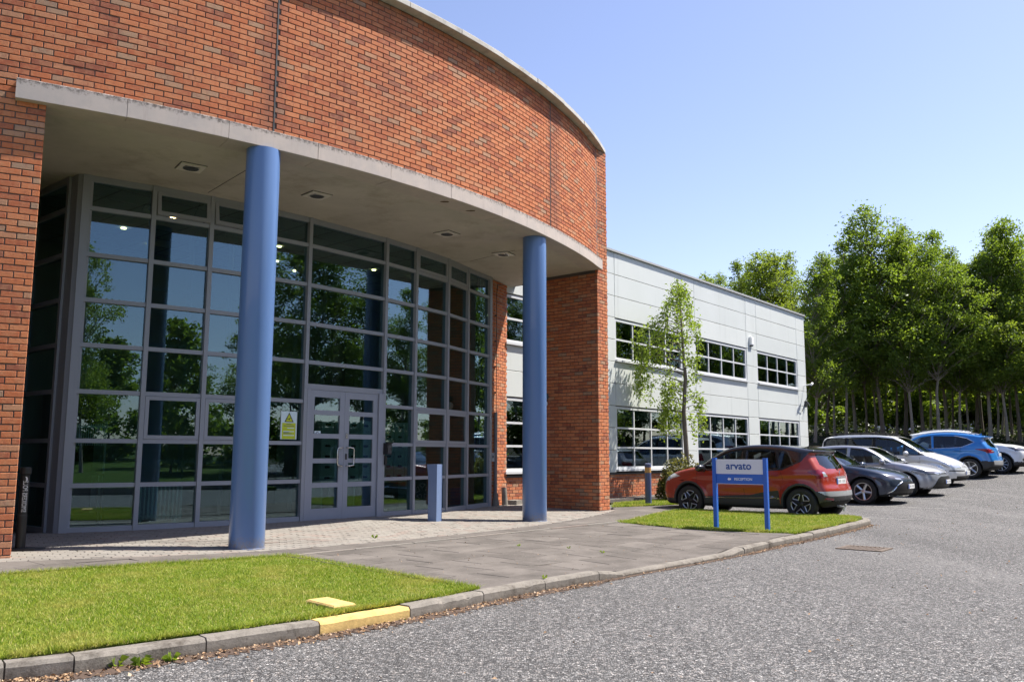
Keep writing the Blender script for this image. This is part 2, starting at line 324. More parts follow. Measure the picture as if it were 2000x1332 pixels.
# ------------------------------------------------------------------ mesh helpers
class MB:
    def __init__(s): s.v = []; s.f = []; s.t = []
    def add(s, vs, fs, tone=None):
        o = len(s.v); s.v.extend([tuple(map(float, p)) for p in vs]); s.f.extend([tuple(i + o for i in f) for f in fs])
        s.t.extend([tone if tone is not None else 0.5] * len(fs)); return s
    def box(s, c, d, ax=None, tone=None):
        """centre c, full sizes d, optional axes (ux, uy, uz)"""
        c = np.array(c, float); ux, uy, uz = ax if ax is not None else ((1, 0, 0), (0, 1, 0), (0, 0, 1))
        ux, uy, uz = (np.array(a, float) * k / 2 for a, k in zip((ux, uy, uz), d))
        vs = [c + a * ux + b * uy + e * uz for e in (-1, 1) for b in (-1, 1) for a in (-1, 1)]
        return s.add(vs, [(0, 2, 3, 1), (4, 5, 7, 6), (0, 1, 5, 4), (2, 6, 7, 3), (0, 4, 6, 2), (1, 3, 7, 5)], tone)
    def prism(s, poly, z0, z1, tone=None, caps=True):
        n = len(poly)
        a = sum(poly[i][0] * poly[(i + 1) % n][1] - poly[(i + 1) % n][0] * poly[i][1] for i in range(n))
        if a < 0: poly = poly[::-1]
        g0 = z0 if callable(z0) else (lambda x, y: z0); g1 = z1 if callable(z1) else (lambda x, y: z1)
        vs = [(x, y, g0(x, y)) for x, y in poly] + [(x, y, g1(x, y)) for x, y in poly]
        fs = [(i, (i + 1) % n, n + (i + 1) % n, n + i) for i in range(n)]
        if caps: fs += [tuple(range(n))[::-1], tuple(range(n, 2 * n))]
        return s.add(vs, fs, tone)
    def tube(s, pts, rad, n=8, cap=True, tone=None):
        pts = [np.array(p, float) for p in pts]; m = len(pts)
        rad = rad if hasattr(rad, '__len__') else [rad] * m
        vs = []; up = None
        for i, p in enumerate(pts):
            t = pts[min(i + 1, m - 1)] - pts[max(i - 1, 0)]; t = t / (np.linalg.norm(t) + 1e-9)
            if up is None:
                up = np.array((0, 0, 1.)) if abs(t[2]) < .9 else np.array((1., 0, 0))
            a = np.cross(up, t); a /= np.linalg.norm(a) + 1e-9; b = np.cross(t, a); up = b
            for k in range(n):
                q = 2 * math.pi * k / n; vs.append(p + rad[i] * (math.cos(q) * a + math.sin(q) * b))
        fs = [(i * n + k, i * n + (k + 1) % n, (i + 1) * n + (k + 1) % n, (i + 1) * n + k) for i in range(m - 1) for k in range(n)]
        if cap: fs += [tuple(range(n))[::-1], tuple(range((m - 1) * n, m * n))]
        return s.add(vs, fs, tone)
    def lathe(s, prof, n=24, c=(0, 0, 0), axis='z', tone=None, closed=False):
        vs = []; m = len(prof)
        for r, h in prof:
            for k in range(n):
                q = 2 * math.pi * k / n; x, y = r * math.cos(q), r * math.sin(q)
                p = (x, y, h) if axis == 'z' else (x, h, -y)
                vs.append((p[0] + c[0], p[1] + c[1], p[2] + c[2]))
        fs = [(i * n + k, i * n + (k + 1) % n, (i + 1) * n + (k + 1) % n, (i + 1) * n + k) for i in range(m - 1) for k in range(n)]
        if closed: fs += [((m - 1) * n + k, (m - 1) * n + (k + 1) % n, (k + 1) % n, k) for k in range(n)]
        else: fs += [tuple(range(n))[::-1], tuple(range((m - 1) * n, m * n))]
        return s.add(vs, fs, tone)
    def mesh(s, name, mat, smooth=False):
        me = bpy.data.meshes.new(name); me.from_pydata(s.v, [], s.f)
        if mat is not None: me.materials.append(mat)
        a = me.attributes.new('tone', 'FLOAT', 'FACE'); a.data.foreach_set('value', np.array(s.t, np.float32))
        if smooth:
            me.polygons.foreach_set('use_smooth', [True] * len(me.polygons))
            try: me.set_sharp_from_angle(angle=R_(smooth if smooth is not True else 40))
            except Exception: pass
        return me
def np_mesh(name, V, F, mat, tone=None, smooth=False):
    """V (n,3), F (m,k) arrays, all faces with k corners"""
    me = bpy.data.meshes.new(name); V = np.asarray(V, np.float32); F = np.asarray(F, np.int32); m, k = F.shape
    me.vertices.add(len(V)); me.vertices.foreach_set('co', V.ravel())
    me.loops.add(m * k); me.loops.foreach_set('vertex_index', F.ravel())
    me.polygons.add(m); me.polygons.foreach_set('loop_start', np.arange(0, m * k, k, dtype=np.int32))
    try: me.polygons.foreach_set('loop_total', np.full(m, k, np.int32))
    except Exception: pass
    if mat is not None: me.materials.append(mat)
    if tone is not None:
        a = me.attributes.new('tone', 'FLOAT', 'FACE'); a.data.foreach_set('value', np.asarray(tone, np.float32))
    me.update(calc_edges=True)
    me.polygons.foreach_set('use_smooth', np.full(m, bool(smooth)))
    return me
WLOC = {}
def wl(o): return WLOC.get(o.name, Vector((0, 0, 0)))
def put(name, me, parent=None, loc=None, rot=None, local=False, kind=None, label=None, **props):
    """link a mesh object; mesh data is in world coordinates unless loc is given (then loc is world) or local=True"""
    o = bpy.data.objects.new(name, me); COL.objects.link(o)
    w = Vector(loc) if loc is not None else Vector((0, 0, 0))
    if parent is not None:
        o.parent = parent
        o.location = w if local else w - wl(parent)
    else: o.location = w
    if rot is not None: o.rotation_euler = rot
    WLOC[o.name] = w
    if kind: o['kind'] = kind
    if label: o['label'] = label
    for k, v in props.items(): o[k] = v
    return o
def part(name, mb, mat, parent, smooth=False, **kw): return put(name, mb.mesh(name, mat, smooth), parent, **kw)
def thing(name, label, cat, loc=(0, 0, 0), rotz=0.0, group=None):
    o = bpy.data.objects.new(name, None); COL.objects.link(o); o.empty_display_size = 0.2
    o.location = loc; o.rotation_euler = (0, 0, rotz); WLOC[o.name] = Vector(loc)
    o['label'] = label; o['category'] = cat
    if group: o['group'] = group
    return o
def tag(o, label, cat, group=None):
    o['label'] = label; o['category'] = cat
    if group: o['group'] = group
    return o
def structure(name, me): return put(name, me, kind='structure')
def in_poly(P, poly):
    P = np.atleast_2d(P); x, y = P[:, 0], P[:, 1]; c = np.zeros(len(P), bool); n = len(poly)
    for i in range(n):
        x1, y1 = poly[i]; x2, y2 = poly[(i + 1) % n]
        m = ((y1 > y) != (y2 > y)) & (x < (x2 - x1) * (y - y1) / ((y2 - y1) + 1e-12) + x1); c ^= m
    return c
def ss(t): t = np.clip(t, 0, 1); return t * t * (3 - 2 * t)
DD = np.array((.6351, .7724)); NN = np.array((.7724, -.6351))      # along / out of the office facade
CX, CY = -13.18, 23.31                                              # centre of the curved wall
def pol(r, a): return (CX + r * math.cos(R_(a)), CY + r * math.sin(R_(a)))
# ------------------------------------------------------------------ ground heights
def zroad(x, y):
    s = .64 * np.asarray(x, float) + .768 * np.asarray(y, float)
    return np.interp(s, [0, 6, 10, 14, 18.3, 20.4, 22.4, 25.65, 30, 33.3, 36, 40, 60], [-.10, -.10, -.10, -.11, -.12, -.09, -.035, .05, .18, .40, .55, .72, 1.3])
def zpave(x, y):
    x = np.asarray(x, float); y = np.asarray(y, float)
    dx, dy = x - CX, y - CY; r = np.hypot(dx, dy); a = np.degrees(np.arctan2(dy, dx))
    fa = np.interp(a, [-70, -40, -33, -26, -17, -10], [.088, .09, .07, .045, .035, .05])
    z1 = fa * ss((15.95 - r) / 2.6)
    z2 = .05 * ss((-3 - x) / 2.5)
    n = x * NN[0] + y * NN[1]; s = x * DD[0] + y * DD[1]
    drop = .052 * ss((n + 7.0) / 1.9) * ss((s - 7.2) / .65) * (1 - ss((s - 9.9) / 1.0))
    return np.maximum(z1, z2) - drop
def gp(x, y): return float(zpave(x, y))
def gr(x, y): return float(zroad(x, y))

KERB = [(-6.2, 2.1, 0), (-5.5, 2.75, 0), (-4.85, 3.4, 0), (-4.15, 4.02, 0), (-3.47, 4.63, 0), (-2.93, 5.09, 0), (-2.62, 5.26, 0), (-2.03, 5.78, 0), (-1.42, 6.34, 0), (-.85, 6.98, 0), (-.29, 7.68, 0), (.28, 8.39, 0),
        (.86, 9.0, 0), (1.14, 9.30, -.052), (1.72, 9.95, -.052), (2.28, 10.56, -.05), (2.74, 11.08, -.045), (3.02, 11.44, -.012), (3.56, 12.16, -.01), (4.12, 12.88, -.01), (4.69, 13.6, -.01), (5.25, 14.32, -.01), (5.8, 15.05, -.01), (6.36, 15.83, -.012), (6.78, 16.45, -.015), (6.93, 16.85, -.02), (6.80, 17.3, -.02), (6.4, 17.62, -.02), (5.85, 17.95, -.02), (5.1, 18.45, -.02), (4.4, 18.9, -.02), (3.85, 19.3, -.02)]
LAWN1 = [(-.30, 7.80), (-2.64, 10.21), (-3.24, 9.84), (-3.83, 9.28), (-4.38, 8.77), (-4.86, 8.26), (-8.6, 4.3), (-6.3, 2.2), (-4.2, 4.08), (-2.96, 5.18), (-2.08, 5.86), (-1.47, 6.42), (-.9, 7.05)]
LAWN2 = [(1.94, 15.46), (2.30, 16.3), (2.65, 17.04), (3.25, 18.3), (3.80, 19.25), (4.75, 18.62), (5.85, 17.88), (6.75, 17.25), (6.85, 16.85), (6.3, 15.9), (5.2, 14.42), (4.36, 13.36), (3.9, 13.42), (3.24, 13.78), (2.74, 14.24), (2.3, 14.85)]
LAWN3 = [(2.32, 19.72), (2.55, 21.4), (3.3, 22.2), (4.3, 23.5), (5.4, 24.9), (5.9, 24.6), (4.9, 22.7), (4.15, 21.0), (3.3, 20.3)]
ARC_ = [pol(16.1, a) for a in np.arange(-76, -16.5, 1.0)]
SLABS = ARC_ + [(2.22, 18.7), (2.32, 19.72), (3.3, 20.3), (4.15, 21.0), (4.35, 20.2), (3.85, 19.3), (3.25, 18.3), (2.65, 17.04), (1.94, 15.46), (2.3, 14.85), (2.74, 14.24), (3.24, 13.78), (4.36, 13.36), (3.56, 12.22), (2.95, 11.48), (2.68, 11.14), (1.66, 10.0), (1.05, 9.34), (.80, 9.06), (-.30, 7.80),
                (-2.64, 10.21), (-3.24, 9.84), (-3.83, 9.28), (-4.38, 8.77), (-4.86, 8.26), (-8.6, 4.3), (-9.4, 5.2)]

# ------------------------------------------------------------------ road and terrain
def grid_mesh(name, xs, ys, zf, mat, smooth=True):
    X, Y = np.meshgrid(xs, ys); Z = zf(X, Y)
    V = np.stack([X, Y, Z], -1).reshape(-1, 3); nx, ny = len(xs), len(ys)
    i = (np.arange(ny - 1)[:, None] * nx + np.arange(nx - 1)[None]).ravel()
    return np_mesh(name, V, np.stack([i, i + 1, i + nx + 1, i + nx], 1), mat, smooth=smooth)
structure('road', grid_mesh('road', np.arange(-26, 46.1, .5), np.arange(-14, 37.1, .5), zroad, M['asphalt']))
def zter(X, Y):
    b = np.interp(Y, [0, 33, 36, 39, 43, 52, 90], [-.5, -.5, .95, 1.55, 2.05, 2.6, 3.4])
    w = ss((X - 4) / 6)
    return -.5 + (b + .5) * w + .10 * np.sin(X * 1.3 + Y * .7) * ss((Y - 34) / 4) * w
structure('terrain', grid_mesh('terrain', np.concatenate([np.arange(-700, -60, 80), np.arange(-60, 80, 1.5), np.arange(80, 800, 80)]),
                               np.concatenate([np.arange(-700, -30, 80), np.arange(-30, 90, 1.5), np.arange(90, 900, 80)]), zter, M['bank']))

# worn bay lines between the parked cars
AXL = np.array((.77, -.635)); AXL /= np.linalg.norm(AXL); ln = MB()
for q in ((7.55, 18.3), (9.55, 20.75), (11.75, 23.15), (14.3, 26.6), (17.0, 29.3)):
    for k in range(12):
        a = np.array(q) + AXL * (-3.9 + k * .4); b = a + AXL * .4; w = np.array((-AXL[1], AXL[0])) * .045
        ln.add([(*(a - w), gr(*(a - w)) + .004), (*(b - w), gr(*(b - w)) + .004), (*(b + w), gr(*(b + w)) + .004), (*(a + w), gr(*(a + w)) + .004)], [(0, 1, 2, 3)])
structure('bay_markings', ln.mesh('bay_markings', M['worn_line']))
# ------------------------------------------------------------------ pavement: bed, slabs, block paving
def sheet(name, poly, zf, mat, off=0.0, fine=0.5, thick=0.3):
    bm = bmesh.new(); vs = [bm.verts.new((x, y, 0)) for x, y in poly]; bm.faces.new(vs)
    bmesh.ops.triangulate(bm, faces=bm.faces[:])
    for _ in range(6):
        long = [e for e in bm.edges if e.calc_length() > fine]
        if not long: break
        bmesh.ops.subdivide_edges(bm, edges=long, cuts=1); bmesh.ops.triangulate(bm, faces=[f for f in bm.faces if len(f.verts) > 3])
    bmesh.ops.recalc_face_normals(bm, faces=bm.faces[:])
    if sum(f.normal.z for f in bm.faces) < 0: bmesh.ops.reverse_faces(bm, faces=bm.faces[:])
    for v in bm.verts: v.co.z = float(zf(v.co.x, v.co.y)) + off
    be = [e for e in bm.edges if e.is_boundary]
    ext = bmesh.ops.extrude_edge_only(bm, edges=be)
    for g in ext['geom']:
        if isinstance(g, bmesh.types.BMVert): g.co.z -= thick
    me = bpy.data.meshes.new(name); bm.to_mesh(me); bm.free(); me.materials.append(mat)
    me.polygons.foreach_set('use_smooth', [False] * len(me.polygons)); return me
pavement = structure('pavement', sheet('pavement_bed', SLABS, gp, M['joint'], -.030, .25))
def piece_boxes(C, ux, uy, hl, hw, top, th, cham=.006, zf=None, jit=.0018):
    """many chamfered slabs as one mesh: C (n,2) centres, ux/uy (n,2) unit axes, hl/hw half sizes"""
    n = len(C); k = []
    hl = np.broadcast_to(hl, (n,)); hw = np.broadcast_to(hw, (n,))
    jz = RNG.normal(0, jit, n)
    for lev, shr in ((-th, 0), (-cham, 0), (0, cham)):
        for a, b in ((-1, -1), (1, -1), (1, 1), (-1, 1)):
            P = C + ux * (a * (hl - shr))[:, None] + uy * (b * (hw - shr))[:, None]
            z = (zf(P[:, 0], P[:, 1]) if zf else 0) + top + lev + jz
            k.append(np.stack([P[:, 0], P[:, 1], z], 1))
    V = np.stack(k, 1).reshape(-1, 3)
    f = [(8, 9, 10, 11)] + [(i, (i + 1) % 4, 4 + (i + 1) % 4, 4 + i) for i in range(4)] + [(4 + i, 4 + (i + 1) % 4, 8 + (i + 1) % 4, 8 + i) for i in range(4)]
    F = (np.array(f)[None] + (np.arange(n) * 12)[:, None, None]).reshape(-1, 4)
    return V, F, len(f)
def near_in_view(C, k):
    """the k pieces nearest the camera that stand inside its field of view"""
    d = np.hypot(C[:, 0], C[:, 1]); vis = (np.abs(C[:, 0]) < .62 * C[:, 1] + .1)
    o = np.argsort(np.where(vis, d, 1e6)); sel = np.zeros(len(C), bool); sel[o[:k]] = vis[o[:k]]; return sel
def lay(parent, name, stuffname, C, UX, UY, hl, hw, top, th, zf, mat, tones, nparts=300):
    sel = near_in_view(C, nparts)
    V, F, per = piece_boxes(C[~sel], UX[~sel], UY[~sel], hl[~sel], hw[~sel], top, th, zf=zf)
    put(stuffname, np_mesh(stuffname, V, F, mat, np.repeat(tones[~sel], per)), parent, kind='stuff')
    lib = {}
    for i in np.where(sel)[0]:
        key = (round(float(hl[i]), 3), round(float(hw[i]), 3), int(tones[i] * 9))
        if key not in lib:
            v, f, per = piece_boxes(np.zeros((1, 2)), np.array([[1., 0]]), np.array([[0, 1.]]), [hl[i]], [hw[i]], 0, th, jit=0)
            lib[key] = np_mesh(name, v, f, mat, np.full(per, (key[2] + .5) / 9.0))
        x, y = C[i]; e = .1
        bend = abs(gpz(zf, x + .3 * UX[i, 0], y + .3 * UX[i, 1]) + gpz(zf, x - .3 * UX[i, 0], y - .3 * UX[i, 1]) - 2 * gpz(zf, x, y)) + abs(gpz(zf, x + .3 * UY[i, 0], y + .3 * UY[i, 1]) + gpz(zf, x - .3 * UY[i, 0], y - .3 * UY[i, 1]) - 2 * gpz(zf, x, y))
        if bend > .0004 and hl[i] > .2:           # a slab on the ramp follows the ramp
            v, f, per = piece_boxes(C[i:i + 1], UX[i:i + 1], UY[i:i + 1], hl[i:i + 1], hw[i:i + 1], top, th, zf=zf, jit=.0008); z0 = gpz(zf, x, y)
            put(name, np_mesh(name, v - np.array((x, y, z0)), f, mat, np.full(per, tones[i])), parent, loc=(x, y, z0)); continue
        sx = (gpz(zf, x + e * UX[i, 0], y + e * UX[i, 1]) - gpz(zf, x - e * UX[i, 0], y - e * UX[i, 1])) / (2 * e)
        sy = (gpz(zf, x + e * UY[i, 0], y + e * UY[i, 1]) - gpz(zf, x - e * UY[i, 0], y - e * UY[i, 1])) / (2 * e)
        put(name, lib[key], parent, loc=(x, y, gpz(zf, x, y) + top + RNG.normal(0, .0018)),
            rot=(math.atan(sy), -math.atan(sx), math.atan2(UX[i, 1], UX[i, 0])))
def gpz(zf, x, y): return float(zf(x, y))
# slabs on the facade grid, running bond
SL, SWD, GAP = .60, .45, .010
C_, hl_, hw_ = [], [], []
for j in range(-60, 40):
    for i in range(-30, 60):
        s = (i + (.5 if j % 2 else 0)) * SL; n = -5.0 - (j + .5) * SWD
        for half in ((0,)):
            C_.append((s * DD[0] + n * NN[0], s * DD[1] + n * NN[1])); hl_.append(SL / 2 - GAP / 2); hw_.append(SWD / 2 - GAP / 2)
C_ = np.array(C_); m = in_poly(C_, SLABS)
hl_ = np.array(hl_); hw_ = np.array(hw_)
# edge slabs are cut to the region: quarter them and keep the quarters inside
corner_ok = np.ones(len(C_), bool)
for a in (-1, 1):
    for b in (-1, 1):
        corner_ok &= in_poly(C_ + a * (SL / 2 - .02) * DD + b * (SWD / 2 - .02) * NN, SLABS)
full = C_[corner_ok]; pc, ph, pw = [full], [np.full(len(full), SL / 2 - GAP / 2)], [np.full(len(full), SWD / 2 - GAP / 2)]
edge = C_[~corner_ok & (in_poly(C_, SLABS) | True)]
edge = edge[(np.abs(edge[:, 0]) < 14) & (np.abs(edge[:, 1]) < 24)]
K = 6
for a in range(K):
    for b in range(K):
        q = edge + ((a + .5) / K - .5) * SL * DD + ((b + .5) / K - .5) * SWD * NN
        q = q[in_poly(q, SLABS)]
        pc.append(q); ph.append(np.full(len(q), SL / K / 2)); pw.append(np.full(len(q), SWD / K / 2))
cuts_c = np.concatenate(pc[1:]); V, F, per = piece_boxes(cuts_c, np.tile(DD, (len(cuts_c), 1)), np.tile(NN, (len(cuts_c), 1)), np.concatenate(ph[1:]), np.concatenate(pw[1:]), 0, .04, cham=.0005, zf=zpave, jit=0)
put('cut_paving', np_mesh('cut_paving', V, F, M['slab'], np.full(len(F), .45)), pavement, kind='stuff')
tn = RNG.random(len(full))
jw = RNG.normal(0, .0035, len(full)); jl = RNG.normal(0, .003, len(full))
lay(pavement, 'paving_slab', 'paving_slabs_beyond', full, np.tile(DD, (len(full), 1)), np.tile(NN, (len(full), 1)), np.round(ph[0] + jl, 3), np.round(pw[0] + jw, 3), 0.0, .04, zpave, M['slab'], tn)
# pale edging stones from the corner of the big lawn to the corner of the small one, and along the big lawn
def edging(p, q, L=.9, w=.055):
    p = np.array(p); q = np.array(q); t = (q - p) / np.linalg.norm(q - p); u = np.array((-t[1], t[0])); n = int(np.linalg.norm(q - p) / L)
    L = np.linalg.norm(q - p) / n
    for i in range(n):
        c = p + t * (i + .5) * L
        mb = MB(); mb.box((0, 0, -.03), (L - .012, w, .075), tone=RNG.random())
        put('edging_stone', mb.mesh('edging_stone', M['block']), pavement, loc=(*c, gp(*c) + .006 + RNG.normal(0, .002)), rot=(0, 0, math.atan2(t[1], t[0])))
edging((-2.64, 10.21), (1.94, 15.46)); edging((-2.62, 10.17), (-.30, 7.83)); edging((1.94, 15.46), (2.62, 16.95)); edging((2.62, 17.0), (3.8, 19.3))
# block paving under the canopy, in rings that follow the curved wall
BLK = ([pol(16.1, a) for a in np.arange(-76, -16.4, 1.0)] + [(2.2, 18.75), (1.2, 19.75), (.62, 19.6), (.2, 20.3), (-.1, 20.2), (-.5, 19.32)] + [pol(13.18, a) for a in np.arange(-18, -59, -1.0)] + [(-6.6, 12.1), (-7.9, 13.0), (-9.6, 11.0)])
blockpave = structure('block_paving', sheet('block_paving_bed', BLK, gp, M['joint'], -.010))
bc, bx, by, bt = [], [], [], []
for k in range(30):
    r = 16.045 - k * .104; n = int(r * R_(76 - 10) / .205); off = .5 if k % 2 else 0
    for i in range(n):
        a = -76 + (i + off) * math.degrees(.205 / r); bc.append(pol(r, a)); bx.append((-math.sin(R_(a)), math.cos(R_(a)))); by.append((math.cos(R_(a)), math.sin(R_(a))))
bc = np.array(bc); bx = np.array(bx); by = np.array(by); mk = in_poly(bc, BLK)
# leave out blocks that would stand inside the brick piers
rr = np.hypot(bc[:, 0] - CX, bc[:, 1] - CY); aa = np.degrees(np.arctan2(bc[:, 1] - CY, bc[:, 0] - CX))
mk &= ~((rr < 15.85) & (rr > 14.6) & (aa < -61.2))
bc, bx, by = bc[mk], bx[mk], by[mk]
lay(blockpave, 'paving_block', 'paving_blocks_beyond', bc, bx, by, np.full(len(bc), .0995), np.full(len(bc), .0503), .002, .05, zpave, M['block'], RNG.random(len(bc)))

# ------------------------------------------------------------------ kerb
def smooth_off(i, w):
    p = np.array(KERB[i][:2]); a = np.array(KERB[max(i - 1, 0)][:2]); b = np.array(KERB[min(i + 1, len(KERB) - 1)][:2]); t = (b - a) / np.linalg.norm(b - a)
    return p + np.array((-t[1], t[0])) * w
bed = MB()
for i in range(len(KERB) - 1):
    A, B = smooth_off(i, -.055), smooth_off(i + 1, -.055); C2, D2 = smooth_off(i + 1, .06), smooth_off(i, .06)
    bed.prism([A, B, C2, D2], -.4, min(KERB[i][2], KERB[i + 1][2]) - .022)
kerb = structure('kerb', bed.mesh('kerb_bed', M['joint']))
for i in range(len(KERB) - 1):
    pa, pb = np.array(KERB[i][:2]), np.array(KERB[i + 1][:2]); t = (pb - pa) / np.linalg.norm(pb - pa); L = np.linalg.norm(pb - pa)
    A0, B0 = smooth_off(i, -.065) + t * .005, smooth_off(i + 1, -.065) - t * .005; C0, D0 = smooth_off(i + 1, .065) - t * .005, smooth_off(i, .065) + t * .005
    za, zb = KERB[i][2] + .004 + RNG.normal(0, .003), KERB[i + 1][2] + .004 + RNG.normal(0, .003)
    A1, B1 = A0 + np.array((-t[1], t[0])) * .018, B0 + np.array((-t[1], t[0])) * .018
    # long bars with small chips out of the front edge
    nseg = max(2, int(L / .06)); V = []; F = []
    for j in range(nseg + 1):
        q = j / nseg; e = abs(RNG.normal(0, .0025)) + (.012 if RNG.random() < .05 else 0); z = za + (zb - za) * q
        f0, f1, bk = A0 + (B0 - A0) * q, A1 + (B1 - A1) * q, D0 + (C0 - D0) * q
        nn = np.array((-t[1], t[0]))
        V += [(*f0, z - .30), (*(f0 + nn * e * .4), z - .022 - e), (*(f1 + nn * e), z - e * .4), (*bk, z - abs(RNG.normal(0, .001))), (*bk, z - .30)]
        if j:
            o = (j - 1) * 5
            F += [(o + c, o + 5 + c, o + 6 + c, o + 1 + c) for c in range(4)]
    F += [(4, 3, 2, 1, 0), tuple(nseg * 5 + c for c in range(5))]
    mb = MB(); mb.add(V, F)
    yellow = i == 8
    o = part('kerb_stone', mb, M['yellow'] if yellow else M['kerb'], kerb)
    if yellow: o['label'] = 'kerb stone painted yellow'
# soil and debris gathered in the channel at the foot of the kerb
V, F = [], []
mlen = 0
for i in range(3, 24):
    pa, pb = smooth_off(i, -.066), smooth_off(i + 1, -.066); t = (pb - pa) / np.linalg.norm(pb - pa); nn = np.array((t[1], -t[0]))
    for j in range(40):
        p = pa + (pb - pa) * j / 40; w = (.05 if 12 <= i < 17 else .11) * (.3 + .5 * RNG.random() + .5 * math.sin(j * .8 + i * 2.1) ** 2) * (1.25 if i < 13 else .8)
        q = p + nn * w; V += [(*p, gr(*p) + .012), (*q, gr(*q) + .003)]
        if mlen: F.append((2 * mlen - 2, 2 * mlen - 1, 2 * mlen + 1, 2 * mlen))
        mlen += 1
M['gutter'] = simple('channel_soil', (.085, .055, .038), 0.98, var=0.5, scale=18, bmp=0.8)
put('channel_soil', np_mesh('channel_soil', V, F, M['gutter']), kind='structure')

# ------------------------------------------------------------------ lawns
lawn_a = structure('lawn', sheet('lawn_large', LAWN1, gp, M['lawn'], .006, .4))
lawn_b = structure('lawn', sheet('lawn_small', LAWN2, gp, M['lawn'], .004, .5))
lawn_c = structure('lawn', sheet('lawn_by_plinth', LAWN3, gp, M['lawn'], .004, .6, .6))
def blades(name, poly, n, h, w, zoff, clip=None):
    P = np.array(poly); lo, hi = P.min(0), P.max(0); pts = []
    while len(pts) < n:
        q = lo + RNG.random((n * 2, 2)) * (hi - lo); q = q[in_poly(q, poly)]
        if clip is not None: q = q[clip(q)]
        pts = q if len(pts) == 0 else np.concatenate([pts, q])
    q = pts[:n]; z = zpave(q[:, 0], q[:, 1]) + zoff
    clump = .75 + .5 * np.sin(q[:, 0] * 9 + 3 * np.sin(q[:, 1] * 5)) * np.sin(q[:, 1] * 11 + 2 * np.sin(q[:, 0] * 7))
    hh = h * (.45 + .75 * RNG.random(n)) * (.7 + .4 * clump); ww = w * (.7 + .6 * RNG.random(n)); a = RNG.random(n) * 6.283
    lean = hh * RNG.normal(0, .75, n); la = RNG.random(n) * 6.283
    b = np.stack([q[:, 0], q[:, 1], z], 1); d = np.stack([np.cos(a), np.sin(a), 0 * a], 1) * ww[:, None]
    tip = b + np.stack([np.cos(la) * lean, np.sin(la) * lean, hh], 1)
    V = np.stack([b - d, b + d, tip], 1).reshape(-1, 3); F = np.arange(3 * n).reshape(-1, 3)
    return put(name, np_mesh(name, V, F, M['blade'], np.clip(RNG.normal(.56, .26, n), 0, 1)), kind='stuff')
inview = lambda q: np.abs(q[:, 0]) < .64 * q[:, 1] + 2.2
blades('grass', LAWN1, 215000, .026, .0036, .0, inview)
blades('grass', LAWN2, 70000, .032, .0052, .0)
blades('grass', LAWN3, 14000, .05, .007, .0)
# ragged fringe where grass creeps over the paving and the kerb
def fringe(line, n, h, w, spread):
    line = np.array(line); seg = np.linalg.norm(np.diff(line, axis=0), axis=1); cum = np.concatenate([[0], np.cumsum(seg)])
    u = RNG.random(n) * cum[-1]; q = np.stack([np.interp(u, cum, line[:, 0]), np.interp(u, cum, line[:, 1])], 1)
    nz = .5 + .5 * np.sin(u * 7) * np.sin(u * 3.1 + 1)
    q += RNG.normal(0, 1, (n, 2)) * spread * nz[:, None]; z = zpave(q[:, 0], q[:, 1]) + .004
    a = RNG.random(n) * 6.283; hh = h * (.4 + RNG.random(n)); la = RNG.random(n) * 6.283; ln = hh * RNG.normal(0, 1.1, n)
    b = np.stack([q[:, 0], q[:, 1], z], 1); d = np.stack([np.cos(a), np.sin(a), 0 * a], 1) * w
    tip = b + np.stack([np.cos(la) * ln, np.sin(la) * ln, hh], 1)
    return put('grass_fringe', np_mesh('grass_fringe', np.stack([b - d, b + d, tip], 1).reshape(-1, 3), np.arange(3 * n).reshape(-1, 3), M['blade'], np.clip(RNG.normal(.55, .25, n), 0, 1)), kind='stuff')
fringe([(-.30, 7.80), (-2.64, 10.21), (-3.83, 9.28), (-4.86, 8.26)], 7000, .04, .003, .025)
fringe([(-3.0, 5.16), (-2.08, 5.86), (-1.47, 6.42), (-.9, 7.05), (-.3, 7.8)], 6000, .04, .003, .02)
fringe([(1.94, 15.46), (2.3, 14.85), (2.74, 14.24), (3.24, 13.78), (4.36, 13.36), (5.2, 14.42), (6.3, 15.9)], 7000, .045, .005, .045)
fringe([(2.32, 19.72), (3.3, 20.3), (4.15, 21.0)], 2500, .05, .006, .04)

# ------------------------------------------------------------------ dry leaves
def litter(name, pts, size, zf):
    pts = np.array(pts); n = len(pts); z = zf(pts[:, 0], pts[:, 1]) + .006 + .012 * RNG.random(n); a = RNG.random(n) * 6.283
    s = size * (.5 + RNG.random(n)); u = np.stack([np.cos(a), np.sin(a), RNG.normal(0, .25, n)], 1); v = np.stack([-np.sin(a), np.cos(a), RNG.normal(0, .35, n)], 1)
    c = np.stack([pts[:, 0], pts[:, 1], z], 1); k = s[:, None]
    V = np.stack([c - u * k, c - v * k * .55 + (0, 0, .004), c + u * k, c + v * k * .55 + (0, 0, .008)], 1).reshape(-1, 3)
    return put(name, np_mesh(name, V, np.arange(4 * n).reshape(-1, 4), M['litter'], RNG.random(n)), kind='stuff')
pts = []
for i in range(3, 24):
    pa, pb = smooth_off(i, -.07), smooth_off(i + 1, -.07); t = (pb - pa) / np.linalg.norm(pb - pa); nn = np.array((t[1], -t[0]))
    k = 150 if i < 12 else (15 if i < 17 else 75)
    for _ in range(k): pts.append(pa + (pb - pa) * RNG.random() + nn * abs(RNG.normal(0.0, .085)) * (.3 + 1.2 * RNG.random()))
litter('fallen_leaves', pts, .0125, zroad)
q = np.stack([RNG.uniform(-4, 16, 900), RNG.uniform(4.5, 26, 900)], 1); n_ = q @ NN; q = q[n_ > -4.6]
litter('scattered_leaf_bits', q, .013, zroad)
q = np.stack([RNG.uniform(-4, 4, 500), RNG.uniform(7, 18, 500)], 1); q = q[in_poly(q, SLABS)]
litter('leaf_bits_on_paving', q, .009, zpave)

